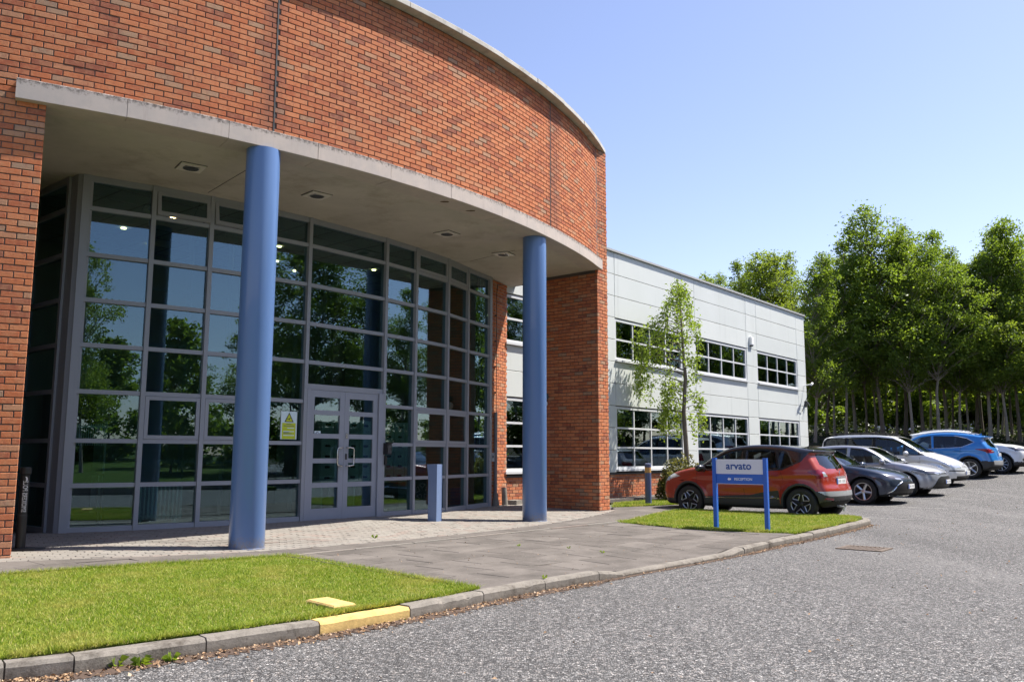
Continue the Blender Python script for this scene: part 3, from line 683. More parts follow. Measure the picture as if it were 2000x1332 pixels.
# ------------------------------------------------------------------ opposite side of the road, behind the camera
def band(n0, n1, s0, s1): return [tuple(s * DD + n * NN) for s, n in ((s0, n0), (s1, n0), (s1, n1), (s0, n1))]
structure('verge', sheet('verge', band(4.8, 40, -40, 16), lambda x, y: gr(x, y) + .12 + .05 * max(0, (x * NN[0] + y * NN[1]) - 6), M['verge'], 0, 3.0))
kb = MB()
for i in range(60):
    s = -40 + i * .93; c = s * DD + 4.72 * NN; kb.box((*c, .0), (.92, .13, .25), ((*DD, 0), (*NN, 0), (0, 0, 1)))
structure('far_kerb', kb.mesh('far_kerb', M['kerb']))
# ------------------------------------------------------------------ entrance building with the curved brick wall
RWC = np.polyfit(np.array([-90, -75, -62, -57, -50, -40, -35, -30, -24, -18, -16.4]) + 45, [15.78, 15.77, 15.775, 15.79, 15.82, 15.83, 15.81, 15.79, 15.79, 15.87, 15.93], 4)
def Rw(a):
    a = np.asarray(a, float); r = np.polyval(RWC, a + 45); r0 = 15.855
    return np.where(a > -18.19, r0 + (a + 18.19) / 1.5 * .14, np.where(a > -23, r + (r0 - np.polyval(RWC, -18.19 + 45)) * ss((a + 23) / 4.81), r))
def wp(a, off=0.0): return pol(float(Rw(a)) + off, a)
ZS, ZB, ZC = 5.25, 5.49, 8.05             # soffit, top of the concrete band, underside of the coping
ent = thing('entrance_building', 'red brick entrance building with a tall curved wall carried over a recessed glazed entrance', 'building', (-2, 14, 0))
A0, A1 = -84.0, -16.7
P_IN, P_OUT = np.array((1.88, 18.36)), np.array((2.145, 18.73)); PD = np.array((-.772, .635)); P_IN2 = P_IN + PD * 1.75
# mortar core behind the bricks
mb = MB(); an = np.arange(A0, A1 + .01, .75)
for a, b in zip(an[:-1], an[1:]): mb.prism([wp(a, -.010), wp(b, -.010), wp(b, -.32), wp(a, -.32)], ZB - .02, ZC + .02)
an = np.arange(A0, -60.87 + .01, .5); an[-1] = -60.9
for a, b in zip(an[:-1], an[1:]): mb.prism([wp(a, -.010), wp(b, -.010), wp(b, -.55), wp(a, -.55)], -.2, ZS + .1)
pe = [P_IN + PD * .008 + np.array((.008, .005)), P_OUT - np.array((.008, -.004)), P_OUT + PD * 1.75, P_IN2 + np.array((.008, .006))]
mb.prism([tuple(p) for p in pe], -.2, ZC + .02)
part('mortar', mb, M['mortar'], ent)
mb = MB(); mb.prism([tuple(P_OUT + PD * 1.75), tuple(P_OUT + PD * 2.9), tuple(P_OUT + PD * 2.9 - np.array((.2, .25))), tuple(P_IN2)], ZS + .02, ZC)
part('light_block_wall', mb, M['mortar'], ent)  # unseen wall over the passage, added to block light

# bricks: gather every brick as (centre, tangent, normal, half length, z)
bc, bt, bn, bl, bz = [], [], [], [], []
ML, CH, BH = .225, .075, .0625
def run_arc(a0, a1, z0, z1, keep=None, skip=()):
    k = 0; z = z0
    while z + BH <= z1 + .012:
        r0 = 15.79; step = math.degrees(ML / r0); a = a0 - (step / 2 if k % 2 else 0)
        while a < a1:
            lo, hi = max(a, a0), min(a + step - math.degrees(.0125 / r0), a1)
            cut = [(lo, hi)]
            for s in skip:
                if lo < s < hi: cut = [(lo, s - .035), (s + .035, hi)]
            for l_, h_ in cut:
                if (h_ - l_) * R_(r0) < .022: continue
                m = (l_ + h_) / 2; p = np.array(wp(m)); e = .3; t = np.array(wp(m + e)) - np.array(wp(m - e)); t /= np.linalg.norm(t)
                bc.append(p); bt.append(t); bn.append((t[1], -t[0])); bl.append((h_ - l_) * R_(r0) / 2); bz.append(z)
            a += step
        z += CH; k += 1
def run_line(p, q, z0, z1, nrm):
    p, q = np.array(p, float), np.array(q, float); L = np.linalg.norm(q - p); t = (q - p) / L; k = 0; z = z0
    while z + BH <= z1 + .012:
        u = -(ML / 2 if k % 2 else 0)
        while u < L:
            lo, hi = max(u, 0), min(u + ML - .0125, L)
            if hi - lo > .03:
                bc.append(p + t * (lo + hi) / 2); bt.append(t); bn.append(nrm); bl.append((hi - lo) / 2); bz.append(z)
            u += ML
        z += CH; k += 1
JOINTS = (-51.08, -28.3)
run_arc(A0, -18.2, ZB + .008, ZC, skip=JOINTS)
run_arc(A0, -60.87, -.06, ZB - .02)
tpo = (P_OUT - P_IN) / np.linalg.norm(P_OUT - P_IN); n1 = (tpo[1], -tpo[0])
run_line(P_IN, P_OUT, -.06, ZC, n1)
n2 = np.array((-.635, -.772)); run_line(P_IN2 + n2 * .004, P_IN + n2 * .004, -.06, ZS - .01, tuple(n2))
bc, bt, bn, bl, bz = (np.array(v, float) for v in (bc, bt, bn, bl, bz))
btone = RNG.random(len(bc))
def brick_arrays(c, t, n, hl, z, cham=.0035, proud=None):
    m = len(c); k = []; proud = np.zeros(m) if proud is None else proud
    for dep, sh in ((-.05, 0), (-cham, 0), (0, cham)):
        for a, b in ((-1, 0), (1, 0), (1, 1), (-1, 1)):
            P = c + t * (a * (hl - sh))[:, None] + n * (dep + proud)[:, None]
            zz = z + (sh if b == 0 else BH - sh); k.append(np.stack([P[:, 0], P[:, 1], zz], 1))
    V = np.stack(k, 1).reshape(-1, 3)
    f = [(8, 9, 10, 11)] + [(i, (i + 1) % 4, 4 + (i + 1) % 4, 4 + i) for i in range(4)] + [(4 + i, 4 + (i + 1) % 4, 8 + (i + 1) % 4, 8 + i) for i in range(4)]
    return V, (np.array(f)[None] + (np.arange(m) * 12)[:, None, None]).reshape(-1, 4), 9
def bricks(parent, c, t, n, hl, z, tone, nparts, stuff='brickwork_beyond', elev=True):
    d = np.sqrt(c[:, 0] ** 2 + c[:, 1] ** 2 + (z - 1.2) ** 2)
    # in view of the camera's field, and facing it
    f = 1653.0; yy = c[:, 1]
    v = (np.abs(c[:, 0]) < .60 * yy) & ((z - 1.2) < .555 * yy) & ((n * -c).sum(1) > 0)
    o = np.argsort(np.where(v, d, 1e6)); sel = np.zeros(len(c), bool); sel[o[:nparts]] = v[o[:nparts]]
    sel &= hl > .1
    proud = RNG.normal(0, .0013, len(c))
    V, F, per = brick_arrays(c[~sel], t[~sel], n[~sel], hl[~sel], z[~sel], proud=proud[~sel])
    put(stuff, np_mesh('brickwork', V, F, M['brick'], np.repeat(tone[~sel], per)), parent, kind='stuff')
    lib = {}
    for i in np.where(sel)[0]:
        key = (round(float(hl[i]), 3), int(tone[i] * 14))
        if key not in lib:
            vv, ff, per = brick_arrays(np.zeros((1, 2)), np.array([[1., 0]]), np.array([[0, -1.]]), np.array([hl[i]]), np.array([0.]))
            lib[key] = np_mesh('brick', vv, ff, M['brick'], np.full(per, (key[1] + .5) / 14))
        p = c[i] + n[i] * proud[i]
        put('brick', lib[key], parent, loc=(p[0], p[1], z[i]), rot=(0, 0, math.atan2(t[i, 1], t[i, 0])))
bricks(ent, bc, bt, bn, bl, bz, btone, 300)
# movement joints: sealant strips
for a in JOINTS:
    p = np.array(wp(a, .001)); e = np.array(wp(a + .3)) - np.array(wp(a - .3)); e /= np.linalg.norm(e)
    mb = MB(); mb.box((*p, (ZB + ZC) / 2), (.014, .012, ZC - ZB), ((*e, 0), (-e[1], e[0], 0), (0, 0, 1))); part('movement_joint', mb, M['dark'], ent)

# concrete band over the opening
LA = [-62.02, -57.77, -53.36, -48.83, -44.37, -39.86, -35.09, -29.85, -23.87, -18.0]
def arc_block(a0, a1, off0, off1, z0, z1, gap=.006, n=6, ch=.01, R0=None):
    wp = (lambda a, o=0.0: pol(R0 + o, a)) if R0 else globals()['wp']
    g = math.degrees(gap / 15.8); aa = np.linspace(a0 + g / 2, a1 - g / 2, n); mb = MB(); V = []; F = []
    for a in aa: V += [(*wp(a, off0), z0), (*wp(a, off1 - ch * .5), z0), (*wp(a, off1), z0 + ch * .5), (*wp(a, off1), z1 - ch), (*wp(a, off1 - ch), z1), (*wp(a, off0), z1)]
    for i in range(n - 1):
        for k in range(6): F.append((i * 6 + k, i * 6 + (k + 1) % 6, (i + 1) * 6 + (k + 1) % 6, (i + 1) * 6 + k))
    F += [tuple(range(6))[::-1], tuple(range((n - 1) * 6, n * 6))]
    F = [f[::-1] for f in F]
    return mb.add(V, F)
for a, b in zip(LA[:-1], LA[1:]): part('lintel_stone', arc_block(a, b, -.30, .095 + RNG.normal(0, .0025), ZS - .004 + RNG.normal(0, .002), ZB), M['lintel'], ent, smooth=25)
ca = np.arange(-84, -16.0, 4.05)
for a, b in zip(ca[:-1], np.append(ca[1:-1], -16.55)): part('coping_stone', arc_block(a, b, -.45, .125 + RNG.normal(0, .003), ZC, ZC + .092 + RNG.normal(0, .003), .008, R0=15.855), M['coping'], ent, smooth=25)
# flat roof and the slab whose underside is the soffit
mb = MB(); mb.prism([(-5.62, 9.62), (-5.75, 9.66), (-7.98, 13.16), (-7.84, 13.14)], 0, ZS); part('porch_side_wall', mb, simple('porch_wall', (.24, .17, .13), .9), ent)
ring = [wp(a, -.28) for a in np.arange(A0, A1, 1.5)] + [tuple(P_OUT + PD * 1.2), tuple(P_OUT + PD * 2.8), (-3.0, 24.0), (-14, 26), (-22, 14)]
mb = MB(); mb.prism(ring, ZC - .25, ZC - .1); part('flat_roof', mb, M['dark'], ent)
sof = [wp(a, -.06) for a in np.arange(-75, -18.2, 1.0)] + [tuple(P_IN + PD * .02), tuple(P_IN2), (.26, 20.07), (-.13, 20.5), (-.62, 19.6)] + [pol(12.9, a) for a in np.arange(-19.5, -60, -1.5)] + [(-7.6, 12.95), (-10.5, 11.5)]
mb = MB(); mb.prism(sof, ZS, ZS + .2); part('soffit', mb, M['soffit'], ent)
for p, q in (((-3.55, 11.45), (-4.78, 12.87)), ((.05, 16.6), (-.9, 17.6))):     # board joints in the soffit
    p, q = np.array(p), np.array(q); t = (q - p) / np.linalg.norm(q - p)
    mb = MB(); mb.box((*((p + q) / 2), ZS - .001), (np.linalg.norm(q - p), .010, .004), ((*t, 0), (-t[1], t[0], 0), (0, 0, 1))); part('soffit_joint', mb, M['dark'], ent)
# brick return beside the glazing and the shell that closes the building
S0, S1 = np.array((-.50, 19.34)), np.array((-.117, 20.18)); st = (S1 - S0) / np.linalg.norm(S1 - S0); sn = np.array((st[1], -st[0]))
mb = MB(); mb.prism([tuple(S0 - sn * .01), tuple(S1 - sn * .01), tuple(S1 - sn * .33), tuple(S0 - sn * .33)], -.2, ZS + .1); part('mortar', mb, M['mortar_pale'], ent)
bc, bt, bn, bl, bz = [], [], [], [], []
run_line(S0, S1, .0, ZS + .05, tuple(sn)); sb = [np.array(v, float) for v in (bc, bt, bn, bl, bz)]
stripV = brick_arrays(*sb, proud=RNG.normal(0, .0015, len(sb[0])))
put('brickwork_return', np_mesh('brickwork', stripV[0], stripV[1], M['brick'], np.repeat(RNG.random(len(sb[0])), 9)), ent, kind='stuff')
M['int_wall'] = simple('interior_wall', (.30, .32, .295), 0.8, var=0.08)
M['int_floor'] = simple('interior_floor', (.10, .095, .09), 0.35, var=0.15)
M['int_ceil'] = simple('ceiling_tile', (.30, .32, .30), 0.9, var=0.05)
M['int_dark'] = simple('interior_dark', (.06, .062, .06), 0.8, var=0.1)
FL = [pol(13.05, a) for a in np.arange(-58, -18, 2.0)] + [(-.8, 19.4), (-1.2, 21.5), (-5, 24), (-14, 22), (-13, 14), (-7.9, 13.1), (-6.5, 12.2)]
mb = MB(); mb.prism(FL, -.1, .075); part('interior_floor', mb, M['int_floor'], ent)
mb = MB(); mb.prism([pol(8.6, a) for a in np.arange(-75, -5, 5.0)] + [pol(8.4, a) for a in np.arange(-5, -76, -5.0)], 0.07, 5.2); part('back_wall', mb, M['int_wall'], ent)
mb = MB(); mb.prism([(-.85, 19.45), (-.82, 19.9), (-4.2, 22.6), (-4.4, 22.2)], .07, 5.2); part('side_wall', mb, M['int_wall'], ent)
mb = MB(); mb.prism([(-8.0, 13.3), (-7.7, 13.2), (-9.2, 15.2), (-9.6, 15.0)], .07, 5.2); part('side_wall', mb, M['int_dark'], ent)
mb = MB(); mb.prism(FL, 5.19, 5.24); part('interior_ceiling', mb, M['int_ceil'], ent)
grid = MB()
FLi = np.array(FL); FLi = FLi.mean(0) + (FLi - FLi.mean(0)) * .985
def grid_bar(p, d, L):
    """one ceiling bar, cut to the room"""
    u = np.arange(-L / 2, L / 2, .1); q = np.array(p) + u[:, None] * np.array(d); k = in_poly(q, [tuple(v) for v in FLi]); i = 0
    while i < len(u):
        if k[i]:
            j = i
            while j + 1 < len(u) and k[j + 1]: j += 1
            if j > i: grid.box((*(np.array(p) + np.array(d) * (u[i] + u[j]) / 2), 5.187), (u[j] - u[i], .018, .006), ((*d, 0), (-d[1], d[0], 0), (0, 0, 1)))
            i = j
        i += 1
for k in range(36): grid_bar(tuple((3.5 + k * .6) * DD - 13.5 * NN), tuple(NN), 24)
for k in range(24): grid_bar(tuple(11 * DD + (-24 + k * .6) * NN), tuple(DD), 30)
part('ceiling_grid', grid, M['int_dark'], ent)
# inner lobby screen: a second run of glazing bars behind the doors
scr = MB()
for a in (-52, -48, -44, -40, -36, -32): scr.box((*pol(10.9, a), 2.6), (.07, .07, 5.1))
for z in (1.05, 2.15, 3.1, 4.1):
    for a in np.arange(-52, -32, 2.0):
        p, q = np.array(pol(10.9, a)), np.array(pol(10.9, a + 2)); t = (q - p); L = np.linalg.norm(t); t /= L
        scr.box((*((p + q) / 2), z), (L, .05, .06), ((*t, 0), (-t[1], t[0], 0), (0, 0, 1)))
part('lobby_screen', scr, M['frame'], ent)
for a, w, z in ((-56.5, .9, 2.2), (-30, .95, 2.2)):
    p = np.array(pol(8.75, a)); mb = MB(); n = np.array((math.cos(R_(a)), math.sin(R_(a)))); t = np.array((-n[1], n[0]))
    mb.box((*p, z / 2 + .07), (w, .1, z), ((*t, 0), (*n, 0), (0, 0, 1))); part('inner_door', mb, M['int_dark'], ent)
M['lamp'] = mat_emit('lamp_glow', (1.0, .72, .32), 9.0)
for k, (r, a) in enumerate(((11.9, -51.5), (10.6, -54), (9.6, -50.0), (11.3, -40), (10.2, -36), (11.4, -27), (9.8, -31), (11.8, -22))):
    mb = MB(); mb.lathe([(.045, 5.165), (.045, 5.185)], 14, (*pol(r, a), 0)); part('recessed_lamp', mb, M['lamp'], ent)

# ------------------------------------------------------------------ two blue columns
for (x, y), lab in (((-3.37, 11.02), 'thick blue steel column nearest the camera, in front of the glazing beside the lawn'), ((.42, 15.64), 'blue steel column farther off, in front of the brick pier near the square bollard')):
    z0 = gp(x, y); t = thing('blue_column', lab, 'column', (x, y, z0), 0, 'blue columns under the curved wall')
    mb = MB(); mb.lathe([(.218, .012), (.222, .02), (.222, ZS - z0 - .004)], 48, (x, y, z0)); part('shaft', mb, M['col_blue'], t, smooth=40)
    mb = MB(); mb.lathe([(.229, -.02), (.229, .010), (.224, .014)], 48, (x, y, z0)); part('base_ring', mb, M['col_blue'], t, smooth=30)
# downlights in the soffit
for a, r, lab in ((-53.6, 14.46, 'square soffit downlight left of the near blue column'), (-45.7, 14.44, 'square soffit downlight just right of the near blue column'), (-33.8, 14.40, 'square soffit downlight between the two blue columns'), (-26.2, 14.49, 'small square soffit downlight by the far blue column, rusty inside')):
    x, y = pol(r, a); n = np.array((math.cos(R_(a)), math.sin(R_(a)))); tt = np.array((-n[1], n[0])); ax = ((*tt, 0), (*n, 0), (0, 0, 1))
    t = thing('soffit_light', lab, 'ceiling light', (x, y, ZS), 0, 'downlights in the canopy soffit')
    mb = MB()
    for s in (-1, 1):
        mb.box((x + tt[0] * s * .135, y + tt[1] * s * .135, ZS - .010), (.07, .34, .019), ax); mb.box((x + n[0] * s * .135, y + n[1] * s * .135, ZS - .0101), (.199, .07, .0185), ax)
    mb.box((x, y, ZS - .006), (.2, .2, .008), ax); part('trim', mb, M['light_trim'], t)
    mb = MB()
    for s in (-1, 1):
        mb.box((x + tt[0] * s * .176, y + tt[1] * s * .176, ZS - .003), (.012, .364, .005), ax); mb.box((x + n[0] * s * .176, y + n[1] * s * .176, ZS - .003), (.34, .012, .005), ax)
    part('dark_border', mb, M['dark'], t)  # thin dark strips bordering the trim
    mb = MB(); mb.lathe([(.098, -.024), (.098, -.0105)], 20, (x, y, ZS)); mb.lathe([(.05, -.028), (.05, -.0245)], 16, (x, y, ZS)); part('lens', mb, M['dark'], t)
    mb = MB(); mb.lathe([(.110, -.0105), (.110, -.027), (.100, -.030), (.100, -.0105)], 24, (x, y, ZS)); part('lens_ring', mb, M['steel'], t)
# weep holes with rusty marks in the soffit just behind the concrete band
M['stain'] = simple('rust_stain', (.10, .065, .035), .9, var=.5, scale=30)
for a in LA[2:-1] + [-37.5, -32.5, -26.9, -21]:
    x, y = wp(a + .25, -.12); mb = MB(); k = RNG.integers(7, 10); mb.prism([(x + (.05 + .03 * RNG.random()) * math.cos(q) * 1.3, y + (.03 + .02 * RNG.random()) * math.sin(q)) for q in np.linspace(0, 6.283, k, endpoint=False)], ZS - .003, ZS + .01); part('weep_hole', mb, M['stain'], ent)

# ------------------------------------------------------------------ glazed front
gl = thing('glazed_front', 'two storey curved glass front with grey glazing bars and double doors under the canopy', 'glazing', (-3.5, 14, 0))
VA = [-58.45, -54.4, -50.6, -46.75, -43.0, -35.3, -31.5, -26.75, -22.7, -18.0]
VP = [np.array(pol({-26.75: 13.225, -18.0: 13.29}.get(a, 13.2), a)) for a in VA]
VZ = [.083, .083, .088, .09, .085, .07, .05, .04, .05, .03]
ZR = [None, .74, 1.37, 2.07, 2.74, 3.40, 4.07, 4.76, 5.215]
def frame_of(p, q):
    t = (q - p) / np.linalg.norm(q - p); n = np.array((t[1], -t[0])); return t, n
for i, p in enumerate(VP):
    t, n = frame_of(VP[max(i - 1, 0)], VP[min(i + 1, len(VP) - 1)])
    w = .11 if i in (0, len(VP) - 1) else .066
    mb = MB(); mb.box((*(p + n * .0), (VZ[i] + ZS) / 2), (w, .15, ZS - VZ[i] - .004), ((*t, 0), (*n, 0), (0, 0, 1))); part('mullion', mb, M['frame'], gl)
def pane(parent, p, q, z0, z1, mat, inset=0.0):
    t, n = frame_of(p, q); L = np.linalg.norm(q - p); c = (p + q) / 2 + n * inset
    mb = MB(); mb.box((0, 0, 0), (L, .012, z1 - z0)); th = math.atan2(t[1], t[0])
    return put('pane', mb.mesh('pane', mat), parent, loc=(*c, (z0 + z1) / 2), rot=(RNG.normal(0, .0022), 0, th + RNG.normal(0, .0022)))
def bar(parent, p, q, z, h, d, name='transom', mat=None, off=0.0):
    t, n = frame_of(p, q); L = np.linalg.norm(q - p); c = (p + q) / 2 + n * off
    mb = MB(); mb.box((*c, z), (L, d, h), ((*t, 0), (*n, 0), (0, 0, 1))); return part(name, mb, mat or M['frame'], parent)
def vent(p, q, z0, z1, tilt=0.0):
    """an opening light: its own frame and pane"""
    t, n = frame_of(p, q); L = np.linalg.norm(q - p); c = (p + q) / 2 + n * .035; h = z1 - z0; fw = .055
    th = math.atan2(t[1], t[0]); rot = (-tilt, 0, th); mb = MB()
    for s in (-1, 1): mb.box((s * (L / 2 - fw / 2), 0, -h / 2), (fw, .06, h)); mb.box((0, .0005, -h / 2 + s * (h / 2 - fw / 2)), (L - 2 * fw, .058, fw))
    o = put('vent_window', mb.mesh('vent_frame', M['frame']), gl, loc=(*c, z1), rot=rot)
    mb = MB(); mb.box((0, 0, -h / 2), (L - 2 * fw, .012, h - 2 * fw)); put('pane', mb.mesh('pane', M['glass']), o, local=True)
    return o
for i in range(9):
    p, q = VP[i], VP[i + 1]; t, n = frame_of(p, q); pi, qi = p + t * .034, q - t * .034
    if i == 0: pi = p + t * .056
    if i == 8: qi = q - t * .056
    z0 = max(VZ[i], VZ[i + 1]); door = i == 4
    bar(gl, pi, qi, ZS - .045, .085, .12, 'head_rail')
    if not door: bar(gl, pi, qi, z0 + .035, .085, .12, 'sill_rail')
    zs = [z0 + .05] + ZR[1:]
    if door: zs = [2.33] + ZR[4:]
    for k in range(len(zs) - 1):
        a, b = zs[k], zs[k + 1]
        if k > 0 or door: bar(gl, pi, qi, a, .062 if not (door and k == 0) else .085, .11)
        za, zb = a + .031, b - (.031 if k < len(zs) - 2 else .045)
        if k == 0 and not door: za = a + .028
        row = k if not door else k + 3
        if not door and i in (1, 2, 6, 7) and k == 2: vent(pi + t * .004, qi - t * .004, za + .004, zb - .004)
        elif not door and i in (1, 2) and k == 7: vent(pi + t * .004, qi - t * .004, za + .004, zb - .004, R_(10))
        elif not door and i in (6, 7) and k == 7: vent(pi + t * .004, qi - t * .004, za + .004, zb - .004)
        else: pane(gl, pi, qi, za, zb, M['glass'])
# door pair
p, q = VP[4], VP[5]; t, n = frame_of(p, q); th = math.atan2(t[1], t[0]); z0 = .078
pj, qj = p + t * .033, q - t * .033
for a in (pj + t * .03, qj - t * .05):
    mb = MB(); wv = .06 if a is not None and np.allclose(a, pj + t * .03) else .1
    mb.box((*(a + n * .01), (z0 + 2.29) / 2), (wv, .14, 2.29 - z0), ((*t, 0), (*n, 0), (0, 0, 1))); part('door_jamb', mb, M['door_frame'], gl)
d0, d1 = pj + t * .064, qj - t * .104; W = np.linalg.norm(d1 - d0); zt = 2.275; LW = W / 2 - .004
bar(gl, d0, d1, 2.283, .012, .1, 'door_head', M['door_frame'])
for k in (0, 1):
    c = d0 + t * (W * (.25 + .5 * k)) + n * .02; h = zt - z0 - .01; mb = MB(); sw = .105
    for s in (-1, 1): mb.box((s * (LW / 2 - sw / 2), 0, h / 2), (sw, .055, h))
    zz = [0, .20, .555, .635, .985, 1.065, 1.415, 1.49, 1.84, 1.915, h - .13, h]
    zz = [0, .19, .54, .62, .95, 1.03, 1.37, 1.45, 1.77, 1.85, h - .115, h]
    for r in range(0, 12, 2): mb.box((0, .0005, (zz[r] + zz[r + 1]) / 2), (LW - 2 * sw, .054, zz[r + 1] - zz[r]))
    leaf = put('door', mb.mesh('door_leaf', M['door_frame']), gl, loc=(*c, z0 + .008), rot=(0, 0, th))
    for r in range(1, 10, 2):
        g = MB(); g.box((0, 0, (zz[r] + zz[r + 1]) / 2), (LW - 2 * sw, .012, zz[r + 1] - zz[r])); put('pane', g.mesh('pane', M['glass']), leaf, local=True)
    s = 1 if k == 0 else -1; hx = s * (LW / 2 - .055); dx = -s * .115
    g = MB(); hz0, hz1 = .90, 1.22
    g.tube([(hx, -.028, hz0), (hx, -.075, hz0 + .005), (hx + dx * .25, -.088, hz0), (hx + dx, -.09, hz0 + .012), (hx + dx * 1.1, -.09, hz0 + .05), (hx + dx * 1.1, -.09, hz1 - .05), (hx + dx, -.09, hz1 - .012), (hx + dx * .25, -.088, hz1), (hx, -.075, hz1 - .005), (hx, -.028, hz1)], .013, 8)
    put('handle', g.mesh('handle', M['steel'], 60), leaf, local=True)
    if k == 1:
        g = MB(); g.box((-LW / 2 + .05, -.032, 1.06), (.035, .02, .10)); put('lock', g.mesh('lock', M['dark']), leaf, local=True)
        g = MB(); g.box((-LW / 2 + .045, -.034, 1.42), (.025, .022, .09)); g.tube([(-LW / 2 + .045, -.045, 1.43), (-LW / 2 + .045, -.075, 1.43)], .012, 8); put('latch', g.mesh('latch', M['steel']), leaf, local=True)
# corner post and the narrow side bay that turns back behind the brick pier
mb = MB(); mb.prism([(-6.545, 12.13), (-6.36, 11.985), (-6.275, 11.985), (-6.19, 12.10), (-6.42, 12.36)], .07, ZS - .004); part('corner_post', mb, M['frame'], gl)
sp = np.array((-6.50, 12.12)); sq = sp + np.array((-.775, .632)) * 1.30
t, n = frame_of(sq, sp)
for a in (sp - t * .05, sq + t * .04):
    mb = MB(); mb.box((*a, (ZS + .08) / 2), (.07, .11, ZS - .085), ((*t, 0), (*n, 0), (0, 0, 1))); part('mullion', mb, M['frame'], gl)
zs = [.12] + ZR[1:]; pa, pb = sq + t * .08, sp - t * .09
bar(gl, pa, pb, ZS - .045, .085, .1, 'head_rail'); bar(gl, pa, pb, .115, .075, .1, 'sill_rail')
for k in range(8):
    if k: bar(gl, pa, pb, zs[k], .062, .1)
    pane(gl, pa, pb, zs[k] + .031, zs[k + 1] - .031, M['glass'])

# ------------------------------------------------------------------ things seen through the glass
def at_glass(bay, u, off, z):
    p, q = VP[bay], VP[bay + 1]; t, n = frame_of(p, q); return (*(p + (q - p) * u + n * off), z), t, n
M['locker'] = simple('locker_grey', (.62, .66, .61), 0.5, var=0.04)
c, t, n = at_glass(5, .95, -1.0, .07)
lk = thing('locker_bank', 'bank of grey numberless post lockers on legs inside, right of the doors', 'lockers', c, math.atan2(t[1], t[0]))
mb = MB(); mb.box((0, .2, 1.16), (2.72, .36, 1.22))
for x in (-1.25, -.4, .4, 1.25): mb.box((x, .2, .275), (.04, .3, .55))
put('carcass', mb.mesh('carcass', M['locker']), lk, local=True)
dm = MB(); dm.box((0, 0, 0), (.32, .02, .175)); dme = dm.mesh('locker_door', M['locker'])
sm = MB(); sm.tube([(-.055, -.012, .02), (-.05, -.012, .02), (.05, -.012, .02), (.055, -.012, .02)], [.008, .022, .022, .008], 8); sme = sm.mesh('slot', M['black'])
for i in range(8):
    for j in range(6):
        o = put('locker_door', dme, lk, loc=(-1.19 + i * .34, .01, .66 + j * .198), local=True)
        o.location = (-1.19 + i * .34, .01, .66 + j * .198)
        put('slot', sme, o, local=True)
c, t, n = at_glass(1, .5, -.45, .08)
rd = thing('radiator', 'white column radiator standing inside behind the lowest panes', 'radiator', c, math.atan2(t[1], t[0]))
for i in range(12):
    mb = MB(); x = -.33 + i * .06; mb.box((x, 0, .40), (.028, .08, .56)); put('column', mb.mesh('radiator_column', M['white']), rd, local=True)
mb = MB(); mb.tube([(-.36, 0, .16), (.36, 0, .16)], .02); mb.tube([(-.36, 0, .64), (.36, 0, .64)], .02); mb.box((-.25, 0, .06), (.03, .05, .13)); mb.box((.25, 0, .06), (.03, .05, .13)); put('pipe', mb.mesh('pipe', M['white']), rd, local=True)
c, t, n = at_glass(0, .45, -1.1, .08)
ch = thing('chair', 'tall chair with a white slatted back inside behind the left panes', 'chair', c, math.atan2(t[1], t[0]))
mb = MB()
for i in range(13): mb.box((-.19 + i * .0317, 0, 1.40), (.014, .02, .34))
put('slat_back', mb.mesh('slat_back', M['white']), ch, local=True)
mb = MB()
for s in (-1, 1): mb.tube([(s * .21, 0, .80), (s * .22, 0, 1.6)], .016)
mb.box((0, 0, 1.52), (.42, .024, .035)); put('back_frame', mb.mesh('back_frame', M['white']), ch, local=True)
mb = MB(); mb.box((0, .22, .80), (.44, .44, .05)); put('seat', mb.mesh('seat', M['dark']), ch, local=True)
for a in (-1, 1):
    for b in (0, 1):
        mb = MB(); mb.tube([(a * .2, b * .4, .78), (a * .23, b * .46 - .03, 0)], .016); put('leg', mb.mesh('leg', M['steel']), ch, local=True)
c, t, n = at_glass(8, .55, -.45, .06)
bn_ = thing('storage_box', 'blue plastic crate on the floor inside the last pane by the brick return', 'crate', c, math.atan2(t[1], t[0]))
M['crate_blue'] = simple('crate_blue', (.02, .12, .45), 0.5)
mb = MB()
for s in (-1, 1): mb.box((s * .16, 0, .2), (.02, .26, .4)); mb.box((0, s * .13, .2), (.3, .02, .4))
mb.box((0, 0, .02), (.3, .24, .02)); mb.box((0, -.145, .36), (.36, .02, .05)); put('shell', mb.mesh('shell', M['crate_blue']), bn_, local=True)
mb = MB(); mb.box((0, -.142, .19), (.12, .008, .1)); put('label_panel', mb.mesh('label_panel', M['white']), bn_, local=True)
# ------------------------------------------------------------------ office wing with white cladding panels
F0 = np.array((2.76, 23.68)); AX = ((*DD, 0), (*NN, 0), (0, 0, 1))
def fp(s, n=0.0): return F0 + s * DD + n * NN
off = thing('office_wing', 'two storey office wing clad in pale panels with rows of white framed windows', 'building', (*fp(7.5), 0))
ZJ = [6.98, 6.33, 5.70, 5.07, 4.44, 3.81, 3.19, 2.56, 1.94, 1.32, .70]
SJ = [-5.5, -4.62, -.62, .28, 4.28, 5.16, 9.18, 10.10, 14.10, 15.02]
